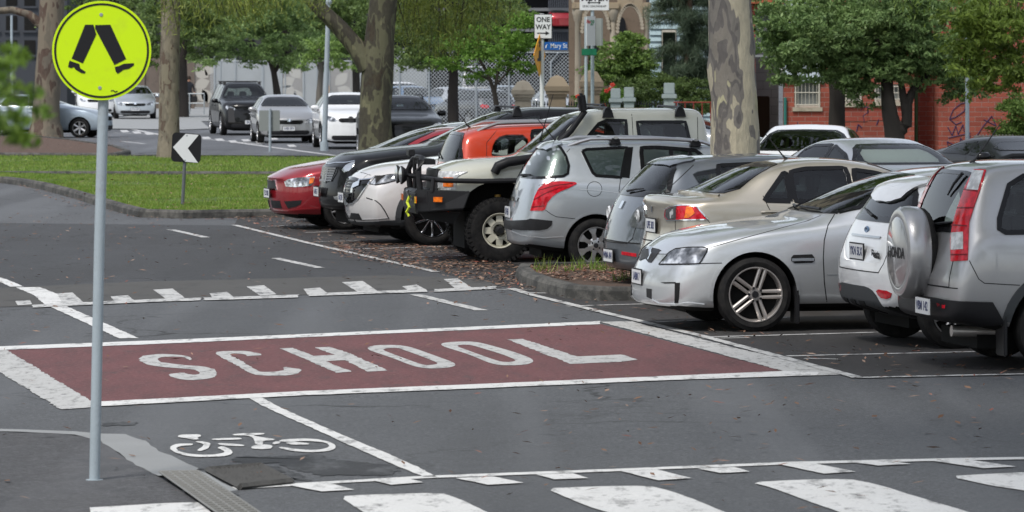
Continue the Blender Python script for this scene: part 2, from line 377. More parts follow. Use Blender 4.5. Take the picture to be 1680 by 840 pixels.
sheet('zebra_tooth', [rough_edge(gp(t), .08, .003, i) for i, t in enumerate(zt)], M_WHITE, .016)
zb = [c3([(105,794),(200,788),(425,782),(480,800),(560,838),(700,900),(400,910),(250,878),(180,840)]),
      [(895,803),(960,800),(1063,798),(1100,807),(1145,823),(1180,838),(1240,860),(1080,862),(980,838),(935,820)],
      [(1232,793),(1300,789),(1390,787),(1435,795),(1490,812),(1590,842),(1640,860),(1420,858),(1375,841),(1310,818),(1265,801)],
      [(1556,783),(1620,779),(1690,776),(1740,782),(1850,812),(1760,820),(1680,806),(1625,798)]]
sheet('zebra_stripe', [rough_edge(gp(chaikin(t, 1)), .1, .003, i) for i, t in enumerate(zb)], M_WHITE, .012)
# near footpath, flush kerb, drain and lids
sheet('footpath', [gp([(-400,716),(0,711),(100,714),(160,722),(210,757),(262,786),(320,822),(360,860),(360,900),(-400,900)])], M_PATH, .02)
kp = c5([(-600,222),(-400,225),(-100,236),(60,250),(180,252),(290,290),(370,345),(500,400),(585,442),(560,480),(370,484),(280,440),(200,395),(110,330),(50,290),(-100,256),(-400,238),(-600,236)])
sheet('kerb_ramp', [rough_edge(gp(kp), .15, .01)], M_CONC, .024)
sheet('gutter_edge', [gp(c5([(575,470),(640,495),(720,545),(808,585),(765,592),(690,560),(610,505)]))], M_CONC, .036)
sheet('tactile_strip', [gp(c5([(-10,660),(200,648),(400,636),(590,630),(640,665),(680,710),(0,710)]))], M_WHITE, .026)
# tactile ridges
tr = MB()
for i in range(11):
    x = 152+i*17; a = G(x, 839-(i*.9)); tr.box(a.x-.012, a.x+.012, a.y-.3, a.y+.0, .027, .0285)

m_iron = mat('drain_iron', (.2, .2, .19), .55, .2)
m_hole = mat('drain_hole', (.006, .006, .006), .9)
dr = empty('drain_grate', G(330, 810), 0, 'long slotted metal drain grate set in the kerb beside the footpath', 'drain')
def child(o, par):
    bpy.context.view_layer.update(); o.parent = par; o.matrix_parent_inverse = par.matrix_basis.inverted(); return o
dq = gp(c5([(375,484),(590,480),(900,690),(1010,760),(760,760),(560,610)]))
child(mk('drain_well', [(x, y, .028) for x, y in dq], [tuple(range(len(dq)))], m_hole), dr)
gb = MB()
A0, A1, B0, B1 = G(*c5([(375,484)])[0]), G(*c5([(760,760)])[0]), G(*c5([(590,480)])[0]), G(*c5([(985,750)])[0])
for i in range(26):
    t = i/25; a, b = A0.lerp(A1, t), B0.lerp(B1, t); a.z = b.z = .034; gb.tube([a, b], .0085, 4)
for i in range(5):
    t = i/4; a, b = A0.lerp(B0, t), A1.lerp(B1, t); a.z = b.z = .036; gb.tube([a, b], .007, 4)
child(gb.build('grate_bar', m_iron), dr)
lid = empty('pit_lid', G(408, 787), 0, 'rusty square drain pit lid in the road beside the kerb', 'pit lid')
lq = gp([(340,776),(428,769),(478,795),(394,804)]); m_lid = worn('lid_metal', (.075, .073, .07), (.04, .04, .038), .5, 20, .8)
child(mk('lid_plate', [(x, y, .014) for x, y in lq], [(0, 1, 2, 3)], m_lid), lid)
lf = MB()
for i in range(13):
    a, b = Vector((*lq[0], .017)).lerp(Vector((*lq[1], .017)), .02+i/12.5), Vector((*lq[3], .017)).lerp(Vector((*lq[2], .017)), .02+i/12.5)
    lf.tube([a, b], .012, 4)
for a, b in ((0, 1), (1, 2), (2, 3), (3, 0)): lf.tube([(*lq[a], .018), (*lq[b], .018)], .02, 4)
child(lf.build('lid_frame', m_lid), lid)
# tar stain patches by the lid
tar = worn('tar', (.03, .031, .033), (.085, .088, .093), .55, 4, .75)
sheet('tar_patch', [rough_edge(gp(chaikin(c5(p), 2)), .04, .03, 7) for p in ([(770,375),(850,362),(1000,372),(1120,360),(1280,355),(1300,385),(1500,400),(1680,420),(1700,470),(1560,478),(1380,465),(1250,480),(1150,440),(1000,400),(860,415),(800,400)],
    [(560,425),(700,432),(900,420),(1040,418),(1210,500),(1160,510),(1020,440),(880,436),(620,448)], [(60,182),(180,176),(275,180),(200,196),(80,200)])], tar, .007)
# far road lines
M_FARL = worn('far_paint', (.5, .5, .5), (.15, .15, .16), .2)
lines('far_road_line', [([(388,234),(440,241),(516,251),(600,262)],.2), ([(183,207),(220,213),(262,221)],.2), ([(200,232),(237,236)],.15), ([(186,218),(258,221),(330,228),(430,237)],.12)], M_FARL, .012, 30)
sheet('far_speed_hump_mark', [gp([(x, y), (x+12, y-.5), (x+17, y+3), (x+5, y+3.5)]) for x, y in ((196,214),(216,216),(236,218),(330,225),(352,228),(374,231),(395,229),(418,232),(440,226),(470,238))], M_FARL, .014)
# ------------------------------------------------------------------ grass medians with kerbs
def grass_mat():
    m = mat('grass_soil', (.06, .1, .02), .9); v = geo(m)
    n1 = noise(m, mapv(m, v, (1, .3, 1)), 1.4, 5, .6); n2 = noise(m, v, 25, 3)
    c = ramp(m, n1, [(.35, (.05, .09, .02)), (.6, (.1, .15, .03))]); d = ramp(m, n1, [(.62, 0), (.75, .8)])
    L(m, mixc(m, d, c, (.07, .05, .035)), BC(m)); bump(m, n2, .03); return m
M_GRASS = grass_mat()
def raised(name, px, h, m, inset=.14):
    """kerbed island: top sheet (returned polygon in metres) and a bevelled kerb round it"""
    poly = [Vector(q) for q in gp(px, h)]
    area = sum(a.x*b.y-b.x*a.y for a, b in zip(poly, poly[1:]+poly[:1]))
    if area < 0: poly = poly[::-1]
    n = len(poly); mb = MB(); prof = [(-.02, -.02), (-.012, h*.7), (.015, h-.004), (.04, h+.001), (inset, h), (inset, h-.05)]
    rings = []
    for off, z in prof:
        ring_ = []
        for i in range(n):
            a, b, c = poly[i-1], poly[i], poly[(i+1) % n]; t1, t2 = (b-a).normalized(), (c-b).normalized()
            nn = (Vector((-t1.y, t1.x))+Vector((-t2.y, t2.x)))
            nn = nn.normalized()/max(.5, math.cos((t1.angle(t2) if t1.length and t2.length else 0)/2))
            q = b+nn*off; ring_.append((q.x, q.y, z))
        rings.append(ring_)
    for i in range(len(rings)-1):
        k = len(mb.v); mb.add(rings[i]+rings[i+1], [(j, (j+1) % n, n+(j+1) % n, n+j) for j in range(n)])
    tag(mb.build(name+'_kerb', M_KERB), kind='structure')
    inner = [(q[0], q[1]) for q in rings[-1]]
    sheet(name, [inner], m, h-.03); return inner
def curve_px(p, n=2): 
    q = [p[0]]
    for a, b in zip(p, p[1:]): q += [((a[0]*3+b[0])/4, (a[1]*3+b[1])/4), ((a[0]+b[0]*3)/4, (a[1]+b[1]*3)/4)]
    return q+[p[-1]]
GR2 = raised('near_grass_median', [(-700,281),(5,290),(30,293),(70,300),(120,313),(160,325),(195,335),(228,343),(300,345),(448,343),(700,343),(700,285),(560,285),(100,284),(-100,278)], .13, M_GRASS)
GR1 = raised('far_grass_median', [(-900,252),(-900,279),(0,281),(300,281),(700,282),(1400,284),(1400,258),(640,256),(300,254),(100,254)], .13, M_GRASS)
M_MULCH = worn('mulch', (.1, .062, .045), (.05, .03, .022), .4, 12, .95)
raised('mulch_island', [(-700,222),(-700,246),(120,251),(190,251),(214,246),(190,238),(120,228),(60,222)], .13, M_MULCH)
sheet('median_path', [gp([(-800,279),(40,282),(700,284),(1200,286),(1200,300),(700,288),(90,286),(20,291),(-800,292)])], M_OLD, .01)
M_SOIL = worn('island_soil', (.09, .06, .045), (.04, .03, .025), .4, 8, .95)
ISL = raised('tree_island', [(848,437),(858,446),(885,456),(930,467),(985,471),(1045,471),(1250,471),(1300,432),(1000,428),(880,431),(852,432)], .14, M_SOIL)
sheet('far_footpath', [gp([(-900,176),(300,176),(720,183),(720,200),(330,200),(345,212),(300,214),(-900,196)])], M_CONC, .03)
# ------------------------------------------------------------------ car materials
def paint(name, col, metal=.0, rough=.4, dust=.12):
    m = mat('paint_'+name, col, rough, metal, 1.0); b = m.node_tree.nodes['Principled BSDF']
    b.inputs['Coat Roughness'].default_value = .03
    v = objc(m); n = noise(m, v, 3.0, 5, .6); n2 = noise(m, v, 260, 2, .5)
    c = mixc(m, ramp(m, n, [(.45, 0), (.8, dust)]), col, (.16, .15, .13))
    c = mixc(m, ramp(m, n2, [(.35, .12 if metal else 0), (.6, 0)]), c, [q*.7 for q in col[:3]])
    L(m, c, BC(m)); L(m, ramp(m, n, [(.4, rough), (.8, min(1, rough+.15))]), BR(m)); return m
SILV = paint('silver', (.6, .62, .64), .68, .32)
SILV2 = paint('cool_silver', (.45, .48, .51), .68, .34)
SILV3 = paint('warm_silver', (.42, .42, .43), .68, .32)
GOLD = paint('champagne', (.47, .43, .36), .68, .32)
GREY = paint('slate_grey', (.12, .135, .155), .6, .4, .3)
WHITE = paint('white', (.72, .73, .74), 0, .35)
PEARL = paint('pearl_white', (.6, .585, .58), .15, .33)
CREAM = paint('cream_white', (.5, .5, .43), 0, .45, .25)
RED = paint('deep_red', (.27, .012, .02), .3, .33)
ORANGE = paint('orange', (.5, .04, .012), .15, .33)
BLACK = paint('black', (.006, .006, .007), 0, .3, .03); BLACK.node_tree.nodes['Principled BSDF'].inputs['Specular IOR Level'].default_value = .1; BLACK.node_tree.nodes['Principled BSDF'].inputs['Coat Weight'].default_value = .5
BLUES = paint('ice_blue', (.4, .47, .53), .6, .38)
BLUE = paint('blue', (.12, .2, .32), .5, .4)
DGREY = paint('dark_grey', (.06, .065, .075), .5, .38)
def glass_mat():
    m = mat('car_glass', (.008, .011, .01), .012, 0, 0, .5); b = m.node_tree.nodes['Principled BSDF']
    o = m.node_tree.nodes['Material Output']; t = N(m, 'ShaderNodeBsdfTransparent'); t.inputs['Color'].default_value = (.55, .6, .57, 1); g = N(m, 'ShaderNodeBsdfGlossy'); g.inputs['Roughness'].default_value = .012
    fr = N(m, 'ShaderNodeFresnel'); fr.inputs['IOR'].default_value = 1.65; mx = N(m, 'ShaderNodeMixShader'); L(m, fr.outputs[0], mx.inputs[0]); L(m, t.outputs[0], mx.inputs[1]); L(m, g.outputs[0], mx.inputs[2]); L(m, mx.outputs[0], o.inputs['Surface']); m.node_tree.nodes.remove(b); return m
GLASS = glass_mat()
GLASS2 = mat('clear_glass', (.05, .065, .06), .02, 0, 0, .9)
TRIM = mat('black_plastic', (.014, .014, .016), .5, spec=.3)
TRIMG = mat('grey_plastic', (.05, .054, .058), .6, spec=.3)
GLOSSB = mat('gloss_black', (.008, .008, .009), .12)
SEAM = mat('seam_dark', (.012, .012, .013), .8)
CHROME = mat('chrome', (.75, .76, .78), .12, 1)
ALLOY = mat('alloy', (.5, .5, .51), .3, .85)
ALLOYW = mat('alloy_brown', (.5, .47, .45), .35, .75)
STEELW = mat('white_steel', (.55, .53, .44), .5)
def tyre_mat():
    m = mat('tyre', (.02, .02, .021), .8, spec=.15); v = objc(m); n = noise(m, v, 14, 4)
    L(m, ramp(m, n, [(.35, (.011, .011, .012)), (.7, (.026, .025, .024))]), BC(m)); return m
TYRE = tyre_mat()
GLASSO = mat('dark_glass', (.008, .011, .01), .012, spec=.6)
INTR = mat('cabin_lining', (.05, .05, .052), .8); SEATM = mat('seat_fabric', (.055, .055, .06), .85)
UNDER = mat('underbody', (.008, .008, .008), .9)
LREF = mat('lamp_reflector', (.62, .63, .64), .15, .9)
def lens(name, col, rough=.1, pat=120):
    m = mat(name, col, rough, 0, .35); v = objc(m); n = noise(m, v, 18, 2); 
    L(m, ramp(m, n, [(.4, [c*.75 for c in col[:3]]), (.65, [min(1, c*1.25) for c in col[:3]])]), BC(m)); return m
LRED = lens('red_lens', (.5, .008, .02)); LAMB = lens('amber_lens', (.75, .16, .01)); LCLR = lens('clear_lens', (.5, .51, .52)); LDK = lens('smoked_lens', (.07, .075, .08))
def head_mat():
    m = mat('headlamp_glass', (.4, .42, .44), .08, .5, 1); v = objc(m); n = noise(m, v, 9, 2, .5)
    L(m, ramp(m, n, [(.35, (.05, .055, .06)), (.5, (.22, .23, .25)), (.62, (.75, .77, .8))]), BC(m)); return m
HEAD = head_mat()
PLATE = mat('plate_white', (.62, .63, .64), .4); PTXT = mat('plate_text', (.04, .05, .12), .5); PTXTG = mat('plate_text_dark', (.03, .03, .035), .5)

# ------------------------------------------------------------------ the body loft
CARS = []
class Car:
    def __init__(s, name, spec, label, group='cars parked in the row of angled bays', cat='car'):
        s.sp = dict(spec); s.L = spec['L']; s.W = spec['W']; s.name = name
        s.root = empty(name, label=label, cat=cat, group=group); s.cuts = []; CARS.append(s)
    def put(s, anchor, px, sc, face, theta):
        """anchor (x from nose, y) sits at column px where one metre is sc pixels; face 'F' nose left, 'R' tail left; theta degrees"""
        a = R(theta+(180 if face == 'R' else 0)); M = Matrix.Rotation(a, 4, 'Z')
        lo = Vector((anchor[0]-s.L/2, anchor[1], 0)); wp = Vector(((px-840)/sc, FPX/sc, 0))
        loc = wp-(M.to_3x3() @ lo); s.root.location = loc; s.root.rotation_euler = (0, 0, a)
        s.M = Matrix.Translation(loc) @ M; s.Mi = s.M.inverted(); s.near = -1 if face == 'F' else 1
        if face == 'H': s.near = 1
        return s
    def place(s, X, Y, ang):
        """heading angle: world direction of nose->tail axis (degrees)"""
        s.root.location = (X, Y, 0); s.root.rotation_euler = (0, 0, R(ang)); s.M = Matrix.Translation((X, Y, 0)) @ Matrix.Rotation(R(ang), 4, 'Z'); s.Mi = s.M.inverted(); s.near = 1
        return s
    # profile functions -------------------------------------------------
    def top(s, x): return interp(s.sp['top'], x)
    def belt(s, x): return min(interp(s.sp['belt'], x), s.top(x)-.03)
    def wid(s, x): return interp(s.sp.get('wid', [(0, s.W*.86), (.35, s.W*.96), (.9, s.W), (s.L-.8, s.W), (s.L-.3, s.W*.97), (s.L, s.W*.88)]), x)
    def side_y(s, z, x):
        rw = s.sp.get('roofw', s.W*.68); rz = s.sp['H']-.06; b = s.belt(x); W = s.wid(x)*.955
        return W-(z-b)*(s.W*.955-rw)/(rz-interp(s.sp['belt'], s.L*.55))
    def bow(s, x):
        f = s.sp.get('bow', [(0, .28), (.5, .16), (1.2, .1), (2.4, .08), (s.L*.6, 0), (s.L-.9, -.06), (s.L-.2, -.1), (s.L, -.16)]); return interp(f, x)
    def half(s, x):
        sp = s.sp; zt, zb, bt = s.top(x), interp(sp['bot'], x), s.belt(x); W = s.wid(x); g = zt-bt
        t = max(0, min(1, (g-sp.get('g0', .13))/.22)); l = lambda a, b: a+(b-a)*t
        cr = sp.get('crown', .05)
        ry = s.side_y(zt-.05, x)
        h = [(0, zb), (.45*W, zb), (W*.82, zb+.005), (W*.95, zb+.05), (W*.985, zb+(bt-zb)*.3), (W*1.0, zb+(bt-zb)*.62), (W*.985, zb+(bt-zb)*.88), (W*.955, bt+.005),
             (l(W*.92, W*.93), bt+l(g*.3, .03)), (l(W*.83, s.side_y(bt+g*.5, x)), bt+l(g*.62, g*.5)), (l(W*.72, ry), l(bt+g*.8, zt-.05-cr*.4)), (l(W*.6, ry-.075), l(bt+g*.9, zt-cr*.45)), (l(W*.33, (ry-.1)*.55), zt-cr*l(.12, .12)), (0, zt)]
        # index: 0,1 bottom; 2 corner; 3..10 side; 11 corner; 12,13 top
        return h
    def endoff(s, x, z):
        d = 0
        if 'nose' in s.sp: d += interp(s.sp['nose'], z)*max(0, 1-x/.45)
        if 'tail' in s.sp: d -= interp(s.sp['tail'], z)*max(0, 1-(s.L-x)/.45)
        return d
    def body(s, m, lv=2, arch=True, name='body'):
        sp = s.sp; ks = sorted(set([0, s.L]+[p[0] for k in ('top', 'bot') for p in sp[k]]))
        xs = [0]
        for k in ks[1:]:
            while k-xs[-1] > .42: xs.append(xs[-1]+min(.3, (k-xs[-1])/2))
            if k-xs[-1] > .07 or k == s.L:
                if k == s.L and k-xs[-1] < .05 and len(xs) > 1: xs.pop()
                xs.append(k)
        V = []; F = []; NH = 14
        def pt(x, y, z): return (x+s.bow(x)*(abs(y)/s.W)**2+s.endoff(x, z)-s.L/2, y, z)
        rings = []
        for x in xs:
            h = s.half(x); ring = []
            for (y, z) in h: ring.append(len(V)); V.append(pt(x, y, z))
            for (y, z) in h[-2:0:-1]: ring.append(len(V)); V.append(pt(x, -y, z))
            rings.append(ring)
        n = len(rings[0])
        for a, b in zip(rings, rings[1:]):
            for i in range(n): j = (i+1) % n; F.append((a[i], b[i], b[j], a[j]))
        for end, x in ((0, 0), (-1, s.L)):
            r = rings[end]; h = s.half(x); rt = lambda i: r[i]; lf = lambda i: r[(n-i) % n]
            grid = []
            grid.append([rt(2), rt(1), rt(0), lf(1), lf(2)])
            for i in range(3, 11):
                y, z = h[i]; row = [rt(i)]
                for q in (.45, 0, -.45):
                    row.append(len(V)); V.append(pt(x, q*h[4][0], z))
                row.append(lf(i)); grid.append(row)
            grid.append([rt(11), rt(12), rt(13), lf(12), lf(11)])
            for a, b in zip(grid, grid[1:]):
                for i in range(4): F.append((a[i], a[i+1], b[i+1], b[i]) if end == 0 else (a[i], b[i], b[i+1], a[i+1]))
        bm = bmesh.new(); bv = [bm.verts.new(v) for v in V]
        for f in F: bm.faces.new([bv[i] for i in f])
        bmesh.ops.recalc_face_normals(bm, faces=bm.faces)
        me = bpy.data.meshes.new(name); bm.to_mesh(me); bm.free()
        o = bpy.data.objects.new(name, me); COL.objects.link(o)
        md = o.modifiers.new('s', 'SUBSURF'); md.levels = md.render_levels = lv
        dg = bpy.context.evaluated_depsgraph_get()
        full = bpy.data.meshes.new_from_object(o.evaluated_get(dg))
        s.fv = [v.co.copy() for v in full.vertices]; s.fn = [v.normal.copy() for v in full.vertices]; s.fp = [tuple(p.vertices) for p in full.polygons]
        s.bvh = BVHTree.FromPolygons([v.co.copy() for v in full.vertices], [tuple(p.vertices) for p in full.polygons])
        if arch:
            cut = MB()
            for (wx, r) in ((sp['fw'], sp.get('ra', sp['r']+.07)), (sp['rw_'], sp.get('ra', sp['r']+.07))):
                for sg in (1, -1):
                    y0, y1 = sg*(s.W-.34), sg*(s.W+.3); c = Vector((wx-s.L/2, 0, sp['r']+sp.get('azoff', .0)))
                    k = len(cut.v); nn = 40
                    for yy in (min(y0, y1), max(y0, y1)):
                        for i in range(nn):
                            a = 2*math.pi*i/nn; zz = r*math.sin(a); cut.v.append(c+Vector((r*math.cos(a), yy, zz)))
                    cut.f.append(tuple(k+i for i in range(nn))); cut.f.append(tuple(k+nn+i for i in range(nn))[::-1])
                    for i in range(nn): j = (i+1) % nn; cut.f.append((k+i, k+nn+i, k+nn+j, k+j))
            co = cut.build('cut', None); mb_ = o.modifiers.new('b', 'BOOLEAN'); mb_.operation = 'DIFFERENCE'; mb_.object = co; mb_.solver = 'EXACT'
            dg = bpy.context.evaluated_depsgraph_get(); dg.update()
            res = bpy.data.meshes.new_from_object(o.evaluated_get(dg)); bpy.data.objects.remove(co)
            if len(res.polygons) < len(full.polygons)*.5: res = full
        else: res = full
        o.modifiers.clear(); o.data = res; res.name = name
        res.materials.clear(); res.materials.append(m); res.materials.append(UNDER)
        for p in res.polygons:
            c = p.center; dark = False
            if arch and abs(c.y) > s.W-.36:
                for wx in (sp['fw'], sp['rw_']):
                    r = sp.get('ra', sp['r']+.07); d = math.hypot(c.x-(wx-s.L/2), c.z-sp['r']-sp.get('azoff', 0))
                    if d < r+.002 and abs(p.normal.y) < .55 or (abs(abs(c.y)-(s.W-.34)) < .004 and d < r): dark = True
            if p.normal.z < -.8 and c.z < .6: dark = True
            p.material_index = 1 if dark else 0
        res.polygons.foreach_set('use_smooth', [True]*len(res.polygons)); res.set_sharp_from_angle(angle=R(40))
        o.parent = s.root; s.bo = o; return o
    # projection of features ---------------------------------------------
    def ray(s, q, mode):
        if mode == 'px':
            d = (Vector((((q[0]-840)/FPX), 1, -(q[1]-HOR)/FPX))).normalized(); o = s.Mi @ Vector((0, 0, HC)); d = (s.Mi.to_3x3() @ d).normalized(); o = o+d*20
        elif mode == 'side': o = Vector((q[0]-s.L/2, 3*s.near, q[1])); d = Vector((0, -s.near, 0))
        elif mode == 'front': o = Vector((-s.L/2-2, q[0], q[1])); d = Vector((1, 0, 0))
        elif mode == 'rear': o = Vector((s.L/2+2, q[0], q[1])); d = Vector((-1, 0, 0))
        elif mode == 'top': o = Vector((q[0]-s.L/2, q[1], 4)); d = Vector((0, 0, -1))
        h = s.bvh.ray_cast(o, d)
        if h[0] is None:
            t = (Vector((0, 0, .8))-o).dot(d); best = None
            for k in range(-12, 13):
                f = s.bvh.find_nearest(o+d*(t+k*.2))
                if f[0] is not None and (best is None or f[3] < best[3]): best = f
            h = best
        p, nn = h[0], Vector((0, 0, 0))
        for i in s.fp[h[2]]: nn += s.fn[i]/(1e-4+(s.fv[i]-p).length_squared)
        return p, nn.normalized()
    def patch(s, name, poly, m, mode='side', off=.004, grid=None, smooth=0, mirror=True, parent=None, skirt=.012, both=True):
        """a conformal patch; mode px gives the side facing us and mirror adds its twin across the car"""
        if smooth: poly = chaikin(poly, smooth, 3 if mode == 'px' else .06)
        if grid is None: grid = 8 if mode == 'px' else .05
        elif mode != 'px': grid = min(grid, .05)
        else: grid = min(grid, 8)
        if m is GLASS:
            cx_, cy_ = (min(q[0] for q in poly)+max(q[0] for q in poly))/2, (min(q[1] for q in poly)+max(q[1] for q in poly))/2
            s.cuts.append(([(cx_+(q[0]-cx_)*.965, cy_+(q[1]-cy_)*.94) for q in poly], mode, mirror))
        V, F, B = grid2d(poly, grid); out = []; pn = [s.ray(q, mode) for q in V]
        pts = [p+n*off for p, n in pn]; nrm = [n for p, n in pn]
        objs = []
        for sg in ((1, -1) if mirror else (1,)):
            vs = [Vector((p.x, p.y*sg, p.z)) for p in pts]; ns = [Vector((n.x, n.y*sg, n.z)) for n in nrm]; k = len(vs)
            low = [v-n*skirt for v, n in zip(vs, ns)]
            fs = list(F)+[(a, b, b+k, a+k) for a, b in B]
            # orient top faces outwards
            ff = []
            for f in fs[:len(F)]:
                nn = Vector((0, 0, 0)); av = Vector((0, 0, 0))
                for i_ in range(len(f)): nn += vs[f[i_]].cross(vs[f[(i_+1) % len(f)]]); av += ns[f[i_]]
                ff.append(f if nn.dot(av) > 0 else f[::-1])
            o = mk(name, vs+low, ff+fs[len(F):], m, parent or s.root, True); o.data.normals_split_custom_set_from_vertices(ns+ns); objs.append(o)
        return objs[0]
    def ribbon(s, name, pts, wd, m, mode='side', off=.0025, mirror=True, parent=None, step=None, closed=False):
        step = step or (6 if mode == 'px' else .05); P_ = []
        pts = list(pts)+([pts[0]] if closed else [])
        for a, b in zip(pts, pts[1:]):
            n = max(1, int(math.dist(a, b)/step))
            for k in range(n): P_.append((a[0]+(b[0]-a[0])*k/n, a[1]+(b[1]-a[1])*k/n))
        P_.append(pts[-1]); hit = [s.ray(q, mode) for q in P_]; V = []; F = []
        for i, (p, n) in enumerate(hit):
            t = hit[min(i+1, len(hit)-1)][0]-hit[max(i-1, 0)][0]; u = n.cross(t)
            u = u.normalized()*wd/2 if u.length > 1e-6 else Vector((0, 0, wd/2))
            V += [p+u-n*.004, p+u+n*off, p-u+n*off, p-u-n*.004]
        for i in range(len(hit)-1):
            if (hit[i+1][0]-hit[i][0]).length > .6: continue
            a = i*4
            for j in range(3): F.append((a+j, a+j+1, a+j+5, a+j+4))
        for sg in ((1, -1) if mirror else (1,)):
            mk(name, [(v.x, v.y*sg, v.z) for v in V], F, m, parent or s.root)
    def hollow(s):
        """open the windows for real: cut a cabin and the window holes out of the body, then furnish it"""
        sp = s.sp; g = [x/20 for x in range(int(s.L*20))]; cab = [x for x in g if s.top(x)-s.belt(x) > .17]
        if not cab or not s.cuts or not hasattr(s, 'bo'): return
        x0, x1 = min(cab)+.06, max(cab)-.08; fl = interp(sp['bot'], s.L/2)+.22; V = []; F = []; n = 12; xs = [x0+(x1-x0)*i/n for i in range(n+1)]
        for x in xs:
            zt = s.top(x)-.075; b = min(s.belt(x), zt-.03); yb = s.wid(x)*.955-.09; yr = max(.1, s.side_y(zt, x)-.085); bw = s.bow(x)
            for y, z in ((-(s.W-.16), fl), (-yb, b), (-yr, zt-.03), (-yr+.12, zt), (yr-.12, zt), (yr, zt-.03), (yb, b), (s.W-.16, fl)): V.append((x+bw*(y/s.W)**2-s.L/2, y, z))
        for i in range(n):
            for j in range(8): F.append((i*8+j, i*8+(j+1) % 8, (i+1)*8+(j+1) % 8, (i+1)*8+j))
        F += [tuple(range(8))[::-1], tuple(n*8+j for j in range(8))]
        objs = [mk('cut', V, F, None)]
        for poly, mode, mir in s.cuts:
            V2, F2, B2 = grid2d(poly, 14 if mode == 'px' else .14); pn = [s.ray(q, mode) for q in V2]; k = len(V2)
            for sg in ((1, -1) if mir else (1,)):
                f_ = lambda v: Vector((v.x, v.y*sg, v.z))
                objs.append(mk('cut', [f_(p+nn*.04) for p, nn in pn]+[f_(p-nn*.17) for p, nn in pn], list(F2)+[tuple(i+k for i in f)[::-1] for f in F2]+[(a, b, b+k, a+k) for a, b in B2], None))
        for o in objs:
            bm = bmesh.new(); bm.from_mesh(o.data); bmesh.ops.recalc_face_normals(bm, faces=bm.faces)
            for f in bm.faces: f.material_index = 2
            bm.to_mesh(o.data); bm.free()
            for q in (None, None, INTR): o.data.materials.append(q)
            o.parent = None
        bo = s.bo; bo.parent = None; bo.data.materials.append(INTR); n0 = len(bo.data.polygons)
        for o in objs:
            md = bo.modifiers.new('b', 'BOOLEAN'); md.operation = 'DIFFERENCE'; md.object = o; md.solver = 'EXACT'
        dg = bpy.context.evaluated_depsgraph_get(); dg.update(); res = bpy.data.meshes.new_from_object(bo.evaluated_get(dg)); bo.modifiers.clear()
        for o in objs: bpy.data.objects.remove(o)
        if len(res.polygons) > n0*.6:
            res.name = 'body'; bo.data = res; res.polygons.foreach_set('use_smooth', [True]*len(res.polygons)); res.set_sharp_from_angle(angle=R(35))
        bo.parent = s.root; h = s.L/2; xs_ = x0+1.15
        for sx, wd_ in ((xs_, .25), (xs_+.88, .25)):
            if sx > x1-.15: continue
            for y in ((-.36, .36) if sx == xs_ else (-.42, 0, .42)):
                w_ = .24 if sx == xs_ else .2; zt = min(s.top(sx+.2)-.34, s.belt(sx)+.14)
                st = MB().prism([(sx-.45-h, fl+.02), (sx-.45-h, fl+.25), (sx+.0-h, fl+.22), (sx+.16-h, zt), (sx+.27-h, zt), (sx+.14-h, fl+.02)], 1, y-w_, y+w_).build('seat', SEATM, s.root, bevel=.02)
                MB().box(sx+.19-h, sx+.28-h, y-.12, y+.12, zt+.03, zt+.2).build('head_rest', SEATM, st, bevel=.03)
        zc = s.belt(x0+.3); MB().prism([(x0+.05-h, fl+.02), (x0+.12-h, zc-.02), (x0+.5-h, zc+.0), (x0+.62-h, zc-.1), (x0+.55-h, fl+.02)], 1, -(s.W-.2), s.W-.2).build('dashboard', INTR, s.root)
        tor = MB(); pts = [(x0+.72-h+.06*math.sin(a), .36+.18*math.cos(a), zc-.02+.17*math.sin(a)) for a in [i*math.pi/10 for i in range(21)]]; tor.tube(pts, .014, 6, cap=False); tor.build('steering_wheel', TRIM, s.root, True)
    def merge(s, name, fn):
        """run fn (which makes several meshes under root) and join those meshes into one part"""
        before = set(s.root.children); fn(); new = [c for c in s.root.children if c not in before]
        if not new: return None
        V, F, MI, mats = [], [], [], []
        for o in new:
            k = len(V); V += [v.co.copy() for v in o.data.vertices]
            mi = []
            for mm in o.data.materials:
                if mm not in mats: mats.append(mm)
                mi.append(mats.index(mm))
            for p in o.data.polygons: F.append(tuple(i+k for i in p.vertices)); MI.append(mi[p.material_index])
        me = bpy.data.meshes.new(name); me.from_pydata(V, [], F)
        for mm in mats: me.materials.append(mm)
        me.polygons.foreach_set('material_index', MI); me.update()
        for o in new: bpy.data.objects.remove(o)
        r = bpy.data.objects.new(name, me); COL.objects.link(r); r.parent = s.root; return r
